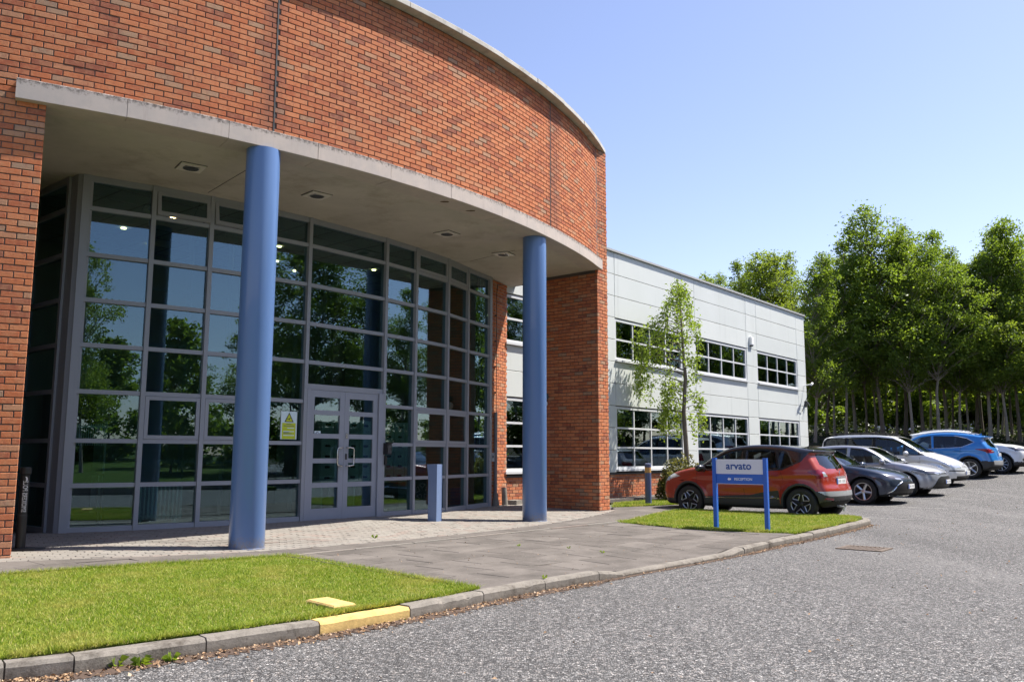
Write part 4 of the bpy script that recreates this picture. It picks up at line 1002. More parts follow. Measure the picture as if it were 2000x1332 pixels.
# backing wall, end walls and roof, open only at the windows
WIN = [(-4.62, -.62), (.28, 4.28), (5.16, 9.18), (10.10, 14.10)]
bk = MB()
def wallbox(s0, s1, z0, z1, n0=-.30, n1=-.036): bk.box((*fp((s0 + s1) / 2, (n0 + n1) / 2), (z0 + z1) / 2), (s1 - s0, n1 - n0, z1 - z0), AX)
edges = [-5.5] + [e for w in WIN for e in w] + [15.02]
for k in range(0, len(edges), 2): wallbox(edges[k], edges[k + 1], .70, 6.95)
for a, b in WIN: wallbox(a, b, 5.05, 6.95); wallbox(a, b, 2.54, 3.85); wallbox(a, b, .70, .76)
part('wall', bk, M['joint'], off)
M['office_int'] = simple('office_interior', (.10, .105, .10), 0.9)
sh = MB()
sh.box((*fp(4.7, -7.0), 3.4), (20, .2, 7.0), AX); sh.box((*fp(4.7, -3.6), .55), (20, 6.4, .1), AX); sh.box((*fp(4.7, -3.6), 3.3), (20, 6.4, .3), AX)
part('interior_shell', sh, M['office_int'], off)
rf = MB(); rf.box((*fp(4.75, -3.7), 6.80), (20.4, 7.3, .1), AX); part('flat_roof', rf, M['dark'], off)
for s in (14.93, -5.42):
    mb = MB(); mb.box((*fp(s, -3.7), 3.45), (.16, 6.8, 7.0), AX); part('end_wall', mb, M['mortar'], off)
# brick return at the far corner, seen edge on
mb = MB(); mb.box((*fp(15.035, -.45), 3.45), (.03, .86, 6.96), AX); part('brick_return', mb, M['brick'], off)
lib = {}
def panel(s0, s1, z0, z1):
    g = .007; key = (round(s1 - s0, 3), round(z1 - z0, 3))
    if key not in lib:
        w, h = key[0] - 2 * g, key[1] - 2 * g; c = .006; mb = MB()
        V = []
        for y, e in ((.034, 0), (c, 0), (0, c)):
            for a, b in ((-1, -1), (1, -1), (1, 1), (-1, 1)): V.append((a * (w / 2 - e), y, b * (h / 2 - e)))
        F = [(8, 9, 10, 11)] + [(i, (i + 1) % 4, 4 + (i + 1) % 4, 4 + i) for i in range(4)] + [(4 + i, 4 + (i + 1) % 4, 8 + (i + 1) % 4, 8 + i) for i in range(4)]
        mb.add(V, F); lib[key] = mb.mesh('cladding_panel', M['panel'])
    put('cladding_panel', lib[key], off, loc=(*fp((s0 + s1) / 2, RNG.normal(0, .0012)), (z0 + z1) / 2), rot=(RNG.normal(0, .0012), 0, math.atan2(DD[1], DD[0])))
for k in range(len(SJ) - 1):
    s0, s1 = SJ[k], SJ[k + 1]; win = any(abs(s0 - a) < .01 for a, b in WIN)
    rows = list(range(10))
    if win: rows = [0, 1, 2, 5, 6]
    if k == 0: rows = list(range(10))
    for r in rows: panel(s0, s1, ZJ[r + 1], ZJ[r])
# roof edge trim
mb = MB(); mb.box((*fp(4.76, -.12), 7.01), (20.6, .36, .06), AX); part('roof_trim', mb, simple('trim_grey', (.36, .36, .35), .6), off)
def window(s0, s1, z0, z1, ncol, nrow):
    root = put('window', None_mesh(s0, s1, z0, z1), off)
    # fixed bars
    iw, fw = .045, .07
    cw = (s1 - s0 - 2 * fw - (ncol - 1) * iw) / ncol; hh = (z1 - z0 - 2 * fw - (nrow - 1) * iw) / nrow
    for c in range(ncol - 1):
        s = s0 + fw + cw * (c + 1) + iw * (c + .5); mb = MB(); mb.box((*fp(s, -.062), (z0 + z1) / 2), (iw, .05, z1 - z0 - 2 * fw), AX); part('mullion', mb, M['white_frame'], root)
    for r in range(nrow - 1):
        z = z0 + fw + hh * (r + 1) + iw * (r + .5); mb = MB(); mb.box((*fp((s0 + s1) / 2, -.0615), z), (s1 - s0 - 2 * fw, .054, iw * 1.15), AX); part('transom', mb, M['white_frame'], root)
    for c in range(ncol):
        for r in range(nrow):
            s = s0 + fw + cw * (c + .5) + iw * c; z = z0 + fw + hh * (r + .5) + iw * r
            mb = MB(); mb.box((0, 0, 0), (cw, .012, hh))
            put('pane', mb.mesh('pane', M['glass_dark']), root, loc=(*fp(s, -.07), z), rot=(RNG.normal(0, .002), 0, math.atan2(DD[1], DD[0]) + RNG.normal(0, .002)))
    mb = MB(); mb.box((*fp((s0 + s1) / 2, .012), z0 - .03), (s1 - s0 + .02, .11, .055), AX); part('sill', mb, M['white_frame'], root)
    # a half drawn blind behind some panes
    if nrow == 3 or s0 > 9:
        mb = MB(); mb.box((*fp((s0 + s1) / 2, -.45), z1 - .10 - (.0 if nrow == 2 else .05)), (s1 - s0 - .3, .02, .2 if nrow == 2 else .3), AX); part('blind', mb, M['int_wall'], root)
def None_mesh(s0, s1, z0, z1):
    fw = .07; mb = MB()
    for s in (s0 + fw / 2, s1 - fw / 2): mb.box((*fp(s, -.06), (z0 + z1) / 2), (fw, .08, z1 - z0), AX)
    for z in (z0 + fw / 2, z1 - fw / 2): mb.box((*fp((s0 + s1) / 2, -.0605), z), (s1 - s0 - 2 * fw, .079, fw), AX)
    return mb.mesh('window_frame', M['white_frame'])
for a, b in WIN:
    window(a + .008, b - .008, 3.87, 5.05, 4, 2); window(a + .008, b - .008, .79, 2.54, 4, 3)
# brick plinth
mb = MB(); mb.box((*fp(4.75, -.16), .28), (20.4, .26, .74), AX); part('plinth_core', mb, M['mortar_pale'], off)
mb = MB(); mb.box((*fp(4.75, -.05), .672), (20.4, .10, .045), AX); part('plinth_dark_trim', mb, M['dark'], off)  # plain dark strip along the top of the plinth
bc, bt, bn, bl, bz = [], [], [], [], []
run_line(fp(-5.4, -.02), fp(15.0, -.02), -.02, .655, tuple(NN))
pl = [np.array(v, float) for v in (bc, bt, bn, bl, bz)]
sv = (pl[0] - F0) @ DD
selp = (sv > -5) & (sv < 5.2)
for name_ in ('x',):
    bricks(off, *[v[selp] for v in pl], RNG.random(selp.sum()), 260, stuff='brickwork_beyond')
    V, F, per = brick_arrays(*[v[~selp] for v in pl]); put('brickwork_beyond', np_mesh('brickwork', V, F, M['brick'], np.repeat(RNG.random((~selp).sum()), per)), off, kind='stuff')
# paved margin at the foot of the plinth
mb = MB()
for k in range(26): mb.box((*fp(-5.2 + k * .6, .30), -.02 + .0), (.59, .58, .08), AX)
put('plinth_margin', mb.mesh('plinth_margin', M['slab']), pavement, kind='stuff')
# fittings on the wall
t = thing('alarm_box', 'small white alarm box high on the cladding between two upper windows', 'alarm', (*fp(9.55, 0), 5.36))
mb = MB(); mb.box((*fp(9.55, .045), 5.36), (.26, .09, .30), AX); mb.box((*fp(9.55, .095), 5.36), (.22, .012, .26), AX); part('case', mb, M['white'], t)
mb = MB(); mb.box((*fp(9.55, .04), 5.19), (.16, .06, .04), AX); part('strobe', mb, M['dark'], t)
t = thing('camera_bracket', 'thin camera arm with a hanging black cable at the far corner of the office wing', 'camera', (*fp(14.6, 0), 4.05))
mb = MB(); mb.tube([(*fp(14.75, 0), 4.05), (*fp(14.75, .35), 4.10)], .022); mb.tube([(*fp(14.75, .35), 4.12), (*fp(14.45, .42), 4.05)], .05, 10); part('arm', mb, M['white'], t)
mb = MB(); mb.tube([(*fp(14.45, .40), 4.02), (*fp(14.36, .12), 3.2), (*fp(14.33, .03), 2.95)], .014); part('cable', mb, M['black'], t)
t = thing('wall_bracket', 'small dark bracket on the cladding under the camera arm', 'bracket', (*fp(14.75, 0), 3.3))
mb = MB(); mb.box((*fp(14.75, .05), 3.28), (.05, .1, .26), AX); mb.tube([(*fp(14.75, .1), 3.38), (*fp(14.75, .2), 3.2)], .02); part('bracket_body', mb, M['dark'], t)

# ------------------------------------------------------------------ fittings of the entrance
# rainwater pipe and its foot on the brick return
c = S0 + st * .22 + sn * .045; t = thing('drainpipe', 'thin dark cable running down into a grey pipe on the brick return', 'pipe', (*c, gp(*c)))
mb = MB(); mb.tube([(*c, .26), (*c, 2.15)], .04, 10); part('lower_pipe', mb, simple('pipe_grey', (.16, .16, .17), .5), t, smooth=40)
mb = MB(); mb.tube([(*(c + st * .02), 2.15), (*(c + st * .02), 4.9), (*(c + st * .06), 5.15), (*(c + st * .4), 5.2)], .009, 6); part('cable', mb, M['dark'], t)
mb = MB()
for z in (2.6, 3.2, 3.8, 4.4): mb.box((*(c + st * .02 - sn * .02), z), (.05, .05, .03))
part('clip', mb, M['dark'], t)
mb = MB(); mb.lathe([(.10, .02), (.085, .12), (.055, .24), (.05, .32)], 14, (*c, 0)); part('foot', mb, M['kerb'], t, smooth=40)
c2 = S0 + st * .50 + sn * .16; t = thing('pipe_stub', 'short open pale pipe stub leaning at the foot of the brick return', 'pipe', (*c2, .05))
mb = MB(); mb.tube([(*c2, .02), (*(c2 + np.array((-.03, .02))), .44)], [.07, .06], 12, cap=False); mb.tube([(*c2, .02), (*(c2 + np.array((-.03, .02))), .44)], [.055, .05], 12); part('tube', mb, M['kerb'], t, smooth=40)
c3 = S0 + st * .85 + sn * .22; t = thing('drain_block', 'low pale concrete gully block beside the pipe stub', 'gully', (*c3, .03))
mb = MB(); mb.prism([tuple(c3 + st * a + sn * b) for a, b in ((-.2, -.1), (.22, -.12), (.25, .12), (-.15, .14))], .02, .14); part('block', mb, M['kerb'], t)
c4 = S0 + st * .03 + sn * .03; t = thing('exit_button', 'small grey control box at hand height where glazing meets the brick return', 'switch box', (*c4, 1.1))
mb = MB(); mb.box((*c4, 1.13), (.17, .08, .20), ((*st, 0), (*sn, 0), (0, 0, 1))); part('case', mb, M['frame'], t)
mb = MB(); mb.box((*(c4 + sn * .045), 1.14), (.03, .014, .06), ((*st, 0), (*sn, 0), (0, 0, 1))); part('button', mb, M['dark'], t)
# reader at the door
p, q = VP[5], VP[6]; tt, nn_ = frame_of(p, q); c = p + tt * .05 + nn_ * .12
t = thing('door_reader', 'black hooded door entry reader on the bar right of the double doors', 'card reader', (*c, 1.2)); ax = ((*tt, 0), (*nn_, 0), (0, 0, 1))
mb = MB(); mb.box((*c, 1.29), (.125, .10, .21), ax); mb.box((*(c + nn_ * .045), 1.395), (.135, .06, .02), ax); part('hood', mb, M['black'], t)
mb = MB(); mb.box((*(c + nn_ * .052), 1.285), (.09, .008, .16), ax); part('face_plate', mb, M['dark'], t)
mb = MB(); mb.box((*(c - tt * .015 - nn_ * .03), 1.08), (.05, .04, .17), ax); part('swipe_unit', mb, M['black'], t)
# warning notice on the pane left of the doors
def text_mesh(body, size, mat, extrude=.002, offset=0.0, name='lettering', align='CENTER', spacing=1.0):
    cu = bpy.data.curves.new('tmp_text', 'FONT'); cu.body = body; cu.size = size; cu.extrude = extrude; cu.offset = offset; cu.align_x = align; cu.align_y = 'CENTER'; cu.space_character = spacing; cu.resolution_u = 4
    o = bpy.data.objects.new('tmp_text', cu); COL.objects.link(o); dg = bpy.context.evaluated_depsgraph_get()
    me = bpy.data.meshes.new_from_object(o.evaluated_get(dg)); bpy.data.objects.remove(o); bpy.data.curves.remove(cu)
    me.name = name; me.materials.clear(); me.materials.append(mat); return me
p, q = VP[3], VP[4]; tt, nn_ = frame_of(p, q); c = p + (q - p) * .70 + nn_ * .012
t = thing('warning_notice', 'yellow and white camera warning notice inside the pane left of the doors', 'notice', (*c, 1.66), math.atan2(tt[1], tt[0]))
def flat(name, poly, y0, y1, mat, par):
    mb = MB(); n = len(poly); V = [(x, y0, z) for x, z in poly] + [(x, y1, z) for x, z in poly]
    mb.add(V, [tuple(range(n)), tuple(range(n, 2 * n))[::-1]] + [(i, n + i, n + (i + 1) % n, (i + 1) % n) for i in range(n)]); return put(name, mb.mesh(name, mat), par, local=True)
M['notice_yellow'] = simple('notice_yellow', (.52, .58, .02), .5); M['notice_white'] = simple('notice_white', (.62, .74, .76), .5); M['print_grey'] = simple('print_grey', (.22, .26, .12), .6)
flat('card', [(-.15, -.23), (.15, -.23), (.15, .23), (-.15, .23)], 0, .004, M['notice_white'], t)
flat('yellow_field', [(-.125, -.225), (.125, -.225), (.125, .04), (-.125, .04)], -.002, -.0005, M['notice_yellow'], t)
flat('triangle_border', [(-.085, .055), (.085, .055), (0, .215)], -.002, -.0005, M['black'], t)
flat('triangle_field', [(-.062, .067), (.062, .067), (0, .188)], -.0035, -.0022, M['notice_yellow'], t)
flat('camera_symbol', [(-.036, .098), (-.006, .103), (.0, .090), (.010, .092), (.012, .108), (.030, .118), (.026, .127), (-.002, .116), (-.036, .108)], -.005, -.0037, M['black'], t)
for z, x0, x1, m_ in ((.02, -.05, .05, 'print_grey'), (-.01, -.1, .1, 'print_grey'), (-.045, -.03, .1, 'notice_white'), (-.1, -.1, .1, 'notice_white'), (-.115, -.1, .0, 'print_grey'), (-.165, -.1, .1, 'notice_white'), (-.135, -.1, .06, 'print_grey')):
    flat('print_line', [(x0, z - .007), (x1, z - .007), (x1, z + .007), (x0, z + .007)], -.0035, -.0022, M[m_], t)
# no smoking sticker inside the left door leaf
p, q = VP[4], VP[5]; tt, nn_ = frame_of(p, q); c = p + tt * .30 + nn_ * .028
t = thing('round_sticker', 'small white sticker with a round symbol in the second pane of the left door', 'sticker', (*c, 1.52), math.atan2(tt[1], tt[0]))
flat('card', [(-.065, -.06), (.065, -.06), (.065, .06), (-.065, .06)], 0, .003, M['notice_white'], t)
flat('ring', [(.045 * math.cos(k * .3927), .045 * math.sin(k * .3927)) for k in range(16)], -.002, -.0005, simple('ring_dark', (.10, .03, .03), .6), t)
flat('ring_inside', [(.033 * math.cos(k * .3927), .033 * math.sin(k * .3927)) for k in range(16)], -.0035, -.0022, M['notice_white'], t)
flat('symbol', [(-.022, -.008), (.022, -.004), (.022, .006), (-.022, .002)], -.005, -.0037, M['black'], t)
# ash pole
x, y = -5.86, 10.33; z0 = gp(x, y)
t = thing('ash_pole', 'slim black cigarette bin post with white upright lettering beside the left brick pier', 'cigarette bin', (x, y, z0))
mb = MB(); mb.lathe([(.055, .02), (.055, .40)], 20, (x, y, z0)); mb.lathe([(.050, .40), (.050, .88)], 20, (x, y, z0)); part('tube', mb, M['black'], t, smooth=40)
mb = MB(); mb.lathe([(.056, .40), (.056, .412)], 20, (x, y, z0)); part('collar', mb, M['dark'], t)
mb = MB(); mb.lathe([(.05, .885), (.064, .9), (.064, .965), (.058, .975)], 20, (x, y, z0)); part('cap', mb, M['black'], t, smooth=30)
mb = MB(); mb.box((x + .06, y, z0 + .012), (.36, .24, .022)); part('foot_plate', mb, M['dark'], t)
me = text_mesh('SMOKERS POLE', .075, M['letter_white'], .0015)
# wrap the letters round the tube, reading upwards, facing the camera
fa = math.atan2(-y, -x) + .12; rr = .052
for v in me.vertices:
    u, w, d = v.co; ang = fa - w / rr * -1; v.co = (x + (rr + d + .001) * math.cos(ang - 0.0), y + (rr + d + .001) * math.sin(ang), z0 + .63 + u * .72)
put('lettering', me, t)
mb = MB()
for k in range(2):
    pts = [(x + (rr + .003) * math.cos(fa + (.35 - .5 * k) * math.cos(s) * .9), y + (rr + .003) * math.sin(fa + (.35 - .5 * k) * math.cos(s) * .9), z0 + .83 + .03 * math.sin(s) + k * .0) for s in np.linspace(-.6 + k * 2.6, 1.9 + k * 2.6, 9)]
    mb.tube(pts, .0045, 6)
part('emblem', mb, M['letter_white'], t)
# square bollard with a reader head in front of the glazing
x, y = -1.33, 14.95; z0 = gp(x, y); ra = R_(-27); ux = np.array((math.cos(ra), math.sin(ra))); uy = np.array((-ux[1], ux[0]))
t = thing('square_bollard', 'blue grey square post with a flared reader head standing before the right hand glazing', 'bollard', (x, y, z0), ra)
w = .088
mb = MB(); V = []
for z, xl, xr, yb in ((.0, -w, w, w), (.74, -w, w, w), (.97, -w * 1.35, w, w), (.975, -w * 1.35, w, w)):
    V += [(xl, -w, z), (xr, -w, z), (xr, yb, z), (xl, yb, z)]
F = [(i * 4 + k, i * 4 + (k + 1) % 4, i * 4 + 4 + (k + 1) % 4, i * 4 + 4 + k) for i in range(3) for k in range(4)] + [(3, 2, 1, 0), (12, 13, 14, 15)]
mb.add(V, F); put('post', mb.mesh('post', simple('bollard_blue_grey', (.15, .21, .35), .4)), t, local=True)
mb = MB(); mb.add([(-w * 1.06, -.07, .78), (-w * 1.06, .07, .78), (-w * 1.31, .07, .94), (-w * 1.31, -.07, .94)] , [(0, 1, 2, 3)]); mb.v = [(a - .004 * 1, b, c) for a, b, c in mb.v] + mb.v; mb.f = [(0, 1, 2, 3), (7, 6, 5, 4), (0, 4, 5, 1), (1, 5, 6, 2), (2, 6, 7, 3), (3, 7, 4, 0)]; mb.t = [.5] * 6
put('reader_plate', mb.mesh('reader_plate', M['dark']), t, local=True)
# round bollard with a brass coloured band
x, y = 3.32, 20.85; z0 = gp(x, y)
t = thing('round_bollard', 'round slate blue bollard with an amber band in the strip of grass by the plinth', 'bollard', (x, y, z0))
M['bollard'] = simple('bollard_slate_blue', (.075, .10, .19), .45); M['amber'] = simple('amber_lens', (.55, .30, .07), .35)
mb = MB(); mb.lathe([(.080, 0), (.078, .76)], 24, (x, y, z0)); part('post', mb, M['bollard'], t, smooth=40)
mb = MB(); mb.lathe([(.077, .76), (.077, .89)], 24, (x, y, z0)); part('band', mb, M['amber'], t, smooth=40)
mb = MB()
for z in (.79, .825, .86): mb.lathe([(.079, z - .004), (.081, z), (.079, z + .004)], 24, (x, y, z0))
part('louvre', mb, simple('louvre_tan', (.42, .28, .12), .5), t)
mb = MB(); mb.lathe([(.080, .89), (.080, .975), (.06, .988), (.01, .99)], 24, (x, y, z0)); part('cap', mb, M['bollard'], t, smooth=40)
# reception sign
a, b = np.array((3.38, 14.24)), np.array((4.07, 13.72)); ts = (b - a) / np.linalg.norm(b - a); L = np.linalg.norm(b - a); z0 = gp(*a)
t = thing('reception_sign', 'low blue and silver two post reception sign with a white arrow on the small lawn', 'sign', (*((a + b) / 2), z0), math.atan2(ts[1], ts[0]))
for s in (-1, 1):
    mb = MB(); mb.box((s * L / 2, 0, .54), (.062, .07, 1.2)); o = put('post', mb.mesh('post', M['sign_blue']), t, local=True)
    mb = MB(); mb.box((s * L / 2, 0, 1.144), (.066, .074, .01)); put('post_cap', mb.mesh('post_cap', M['sign_blue']), o, local=True)
mb = MB(); mb.box((0, 0, 1.007), (L - .062, .034, .236)); up = put('name_panel', mb.mesh('name_panel', M['sign_silver']), t, local=True)
mb = MB(); mb.box((0, 0, .808), (L - .062, .036, .158)); lo = put('direction_panel', mb.mesh('direction_panel', M['sign_blue']), t, local=True)
for k, (z, nm) in enumerate(((.728, 'edge_strip'),)):
    mb = MB(); mb.box((0, 0, z), (L - .062, .038, .006)); put(nm, mb.mesh(nm, M['sign_silver']), t, local=True)
me = text_mesh('arvato', .165, M['sign_navy'], .002, .0032, spacing=1.02)
o = put('lettering', me, up, local=True); o.location = (-.01, -.0185, 1.015); o.rotation_euler = (R_(90), 0, 0)
me = text_mesh('RECEPTION', .058, M['letter_white'], .001, .0004, align='LEFT'); o = put('lettering', me, lo, local=True); o.location = (-.09, -.0195, .805); o.rotation_euler = (R_(90), 0, 0)
flat('arrow', [(-.205, .805), (-.175, .833), (-.175, .818), (-.145, .818), (-.145, .792), (-.175, .792), (-.175, .777)], -.0205, -.0185, M['letter_white'], lo)
# globe lamp on the inner face of the far pier
c = P_IN + PD * 1.42 + n2 * .10
t = thing('wall_globe_lamp', 'white globe wall lamp on the shaded brick pier, half hidden by the far column', 'wall lamp', (*c, 2.35))
mb = MB(); mb.lathe([(.001, -.095), (.05, -.08), (.085, -.04), (.095, 0), (.085, .04), (.05, .08), (.001, .095)], 18, (*c, 2.33)); part('globe', mb, M['white'], t, smooth=60)
mb = MB(); mb.tube([(*(c - n2 * .10), 2.5), (*(c - n2 * .02), 2.52), (*c, 2.43)], .014); mb.box((*(c - n2 * .095), 2.5), (.1, .1, .12)); part('bracket', mb, M['dark'], t)
# grating in the road and yellow slab in the lawn
x, y = 4.97, 12.2; t = thing('drain_grate', 'rusty slotted drain grate set in the asphalt', 'drain', (x, y, gr(x, y)), math.atan2(DD[1], DD[0]) - 1.57)
M['rust'] = simple('rusty_iron', (.15, .115, .09), .8, .3, var=.4, scale=12)
mb = MB()
for s in (-1, 1): mb.box((0, s * .25, .004), (.62, .05, .02)); mb.box((s * .285, 0, .0035), (.05, .45, .02))
put('frame', mb.mesh('grate_frame', M['rust']), t, local=True)
for k in range(9):
    mb = MB(); mb.box((-.235 + k * .059, 0, .002), (.03, .448, .02)); put('bar', mb.mesh('grate_bar', M['rust']), t, local=True)
mb = MB(); mb.box((0, 0, .0035), (.52, .448, .002)); put('pit', mb.mesh('pit', M['black']), t, local=True)
x, y = -1.44, 6.97; t = thing('marker_slab', 'small pale yellow concrete marker slab lying in the lawn by the kerb', 'marker', (x, y, gp(x, y)), R_(-46))
mb = MB(); V, F, per = piece_boxes(np.zeros((1, 2)), np.array([[1., 0]]), np.array([[0, 1.]]), [.205], [.10], .034, .08, cham=.012, jit=0); mb.add(V.tolist(), F.tolist()); put('slab', mb.mesh('slab', M['yellow']), t, local=True)
# ------------------------------------------------------------------ trees and shrubs
def leaf_quads(C, size, up=.35, fold=.25):
    """bent quads (two triangles each) with random facing at centres C"""
    n = len(C); N = RNG.normal(0, 1, (n, 3)); N[:, 2] = np.abs(N[:, 2]) + up; N /= np.linalg.norm(N, axis=1)[:, None]
    T = RNG.normal(0, 1, (n, 3)); T -= (T * N).sum(1)[:, None] * N; T /= np.linalg.norm(T, axis=1)[:, None]; B = np.cross(N, T)
    s = (size * (.6 + .8 * RNG.random(n)))[:, None]
    V = np.stack([C - T * s, C - B * s * .55 + N * s * fold, C + T * s, C + B * s * .55 + N * s * fold], 1).reshape(-1, 3)
    return V
def leaves_mesh(name, C, size, mat, tone, up=.35):
    n = len(C); V = leaf_quads(C, size, up)
    i = np.arange(n) * 4; F = np.concatenate([np.stack([i, i + 1, i + 2], 1), np.stack([i, i + 2, i + 3], 1)])
    return np_mesh(name, V, F, mat, np.concatenate([tone, tone]))
def make_tree(H, base_clear, rad, nclump, nleaf, size, mat, bark, lean=.03, seed=0, top=1.0, trunk_r=None):
    """returns (trunk mesh, crown mesh), base at the origin"""
    rg = np.random.default_rng(seed); trunk_r = trunk_r or H * .0085
    mb = MB(); k = 9; ph = rg.random() * 6.28
    spine = [(math.sin(ph + i * 1.3) * lean * H * (.06 + .6 * i / k) * .8, math.cos(ph * 1.7 + i * .8) * lean * H * (i / k) * .8, H * .93 * i / (k - 1)) for i in range(k)]
    mb.tube(spine, [trunk_r * (1.25 if i == 0 else 1) * (1 - .86 * i / (k - 1)) for i in range(k)], 8)
    sp = np.array(spine); clumps = []
    for j in range(nclump):
        u = (j + rg.random()) / nclump; z = base_clear + (H - base_clear) * u
        env = rad * (math.sin(math.pi * min(1, (.17 + .80 * u)) ** .8) ** .9) * (top if u > .8 else 1)
        q = rg.random() * 6.283; r = env * (.25 + .75 * rg.random() ** .6) * (1 + .28 * math.sin(3 * q + 5 * u + seed) + .18 * math.sin(7 * u * 3.1 + 2 * q))
        zb = max(base_clear * .8, z - .55 * r - .3); bx_ = np.array([np.interp(zb, sp[:, 2], sp[:, c]) for c in (0, 1)])
        e = np.array((bx_[0] + r * math.cos(q), bx_[1] + r * math.sin(q), z)); s = np.array((*bx_, zb)); m = (s + e) / 2 + np.array((0, 0, .12 * r))
        rr = trunk_r * .36 * (1 - .6 * u); mb.tube([s, m, e], [rr, rr * .6, rr * .2], 5, cap=False); clumps.append((e, .27 * rad * (.45 + .6 * rg.random()) * (1.15 - .72 * u)))
        if rg.random() < .55: clumps.append((m + rg.normal(0, .2, 3), .24 * rad * (.5 + .6 * rg.random())))
    w = np.array([c[1] ** 2 for c in clumps]); w /= w.sum(); pick = rg.choice(len(clumps), nleaf, p=w)
    cc = np.array([c[0] for c in clumps])[pick]; cr = np.array([c[1] for c in clumps])[pick]
    d = rg.normal(0, 1, (nleaf, 3)); d /= np.linalg.norm(d, axis=1)[:, None]; d[:, 2] *= .75
    C = cc + d * (cr * rg.random(nleaf) ** .5)[:, None] * (1 + .9 * rg.random(nleaf) * (rg.random(nleaf) < .35))[:, None]
    ct = rg.random(len(clumps))[pick]; tone = np.clip(.30 * ct + .55 * rg.random(nleaf) + .12, 0, 1)
    return mb.mesh('trunk', bark, 50), leaves_mesh('crown', C, size, mat, tone)
VAR = {}
VAR['maple'] = [make_tree(11.0, 3.5, 2.6, 150, 20000, .068, M['leaf_maple'], M['bark'], .03, 11), make_tree(11.0, 3.2, 2.4, 135, 17500, .068, M['leaf_maple'], M['bark_pale'], .05, 12), make_tree(11.0, 3.9, 2.2, 120, 15500, .066, M['leaf_maple'], M['bark_pale'], .055, 13)]
VAR['ash'] = [make_tree(10.0, 3.0, 2.2, 90, 14000, .060, M['leaf_ash'], M['bark_pale'], .04, 21, .8), make_tree(10.0, 3.4, 1.9, 80, 12000, .060, M['leaf_ash'], M['bark'], .04, 22, .8)]
VAR['low'] = [make_tree(6.5, .7, 2.6, 44, 10500, .11, M['leaf_maple'], M['bark'], .03, 31), make_tree(6.0, .5, 2.4, 42, 9500, .11, M['leaf_ash'], M['bark'], .03, 32)]
def tree(name, kind, v, x, y, H, label, group=None, wide=1.0, z=None, rot=None):
    tm, cm = VAR[kind][v]; H0 = {'maple': 11.0, 'ash': 10.0, 'low': 6.3}[kind]; z = float(zter(np.array([x]), np.array([y]))[0]) if z is None else z
    t = thing(name, label, 'tree', (x, y, z), rot if rot is not None else RNG.random() * 6.28, group); k = H / H0
    t.rotation_euler[0], t.rotation_euler[1] = RNG.normal(0, .035), RNG.normal(0, .035)
    for nm, me in (('trunk', tm), ('crown', cm)):
        o = put(nm, me, t, local=True); o.scale = (k * wide, k * wide, k)
    return t
# front row at the top of the bank: (pixel bearing, distance, height, kind, variant, width, trunk words)
def bear(px, d): return ((px - 1000) / 1653 * d, d)
row = [(1405, 47, 9.2, 'ash', 0, 1.0, 'low pale green tree whose top just shows over the office roof, leftmost of the wood'),
       (1447, 46, 9.7, 'maple', 2, .9, 'second tree from the left behind the office roof, bright leaves showing over the trim'),
       (1492, 45, 10.0, 'ash', 1, 1.1, 'feathery tree rising behind the far end of the office roof'),
       (1537, 44, 10.0, 'ash', 0, 1.0, 'airy tree just left of the office wing corner, seen above its roof'),
       (1589, 41, 9.3, 'maple', 1, .95, 'tree with a pale wavy trunk standing right against the office wing corner'),
       (1612, 44, 9.4, 'ash', 1, 1.0, 'slim tree with a dark trunk, second from the office wing corner'),
       (1650, 42, 9.9, 'maple', 2, .9, 'tree with a straight pale trunk above the rear of the silver people carrier'),
       (1668, 45, 9.9, 'ash', 0, 1.1, 'tree with a forked looking trunk above the people carrier roof'),
       (1722, 42, 11.9, 'maple', 0, 1.05, 'tallest broad maple of the wood, above the silver people carrier windscreen'),
       (1765, 44.5, 11.2, 'maple', 0, 1.0, 'tree with the thickest darkest trunk, just left of the blue car roof'),
       (1778, 41, 10.4, 'maple', 1, .85, 'tree with a pale straight trunk beside the thick dark one'),
       (1800, 43, 9.9, 'ash', 1, 1.0, 'thin pale stem between two thicker trunks over the blue car bonnet'),
       (1830, 41, 10.8, 'maple', 2, .95, 'pale trunked tree directly over the front half of the blue car roof'),
       (1845, 44, 10.2, 'ash', 0, .95, 'slim leaning tree over the middle of the blue car roof'),
       (1873, 42, 9.6, 'maple', 1, .85, 'pale trunked tree over the rear end of the blue car roof'),
       (1903, 44, 9.7, 'ash', 1, 1.2, 'low thin tree in the dip of the treeline over the white car'),
       (1930, 41.5, 9.2, 'ash', 0, 1.2, 'short airy tree right of the treeline dip'),
       (1944, 43, 9.2, 'maple', 2, .8, 'tree with twin looking pale stems over the white car bonnet'),
       (1962, 41, 10.0, 'maple', 1, .9, 'tree with a crooked pale trunk near the right edge of the wood'),
       (1986, 42, 11.0, 'maple', 0, .95, 'large maple at the right edge of the picture with a bent pale trunk'),
       (2030, 41, 11.3, 'maple', 1, 1.05, 'rightmost maple of the wood, cut by the edge of the picture')]
for px, d, H, kd, v, wd, lab in row:
    tree('maple_tree' if kd == 'maple' else 'ash_tree', kd, v, *bear(px, d), H, lab, 'trees on the bank behind the car park', wd)
for i, (px, d, H) in enumerate(((1628, 43, 8.6), (1690, 43.5, 9.4), (1708, 45, 9.6), (1748, 43, 9.8), (1815, 45, 9.6), (1858, 45.5, 9.3), (1888, 43, 9.0), (1916, 46, 9.4), (1952, 45, 9.4), (1972, 44, 9.6), (1420, 49, 9.4), (1470, 48, 9.9), (1515, 47, 10.2), (1560, 46, 10.0))):
    tree('sapling_tree', 'ash', i % 2, *bear(px, d), H, 'thin stemmed young tree squeezed between the bigger trunks of the wood', 'thin young trees between the bigger trunks', .8)
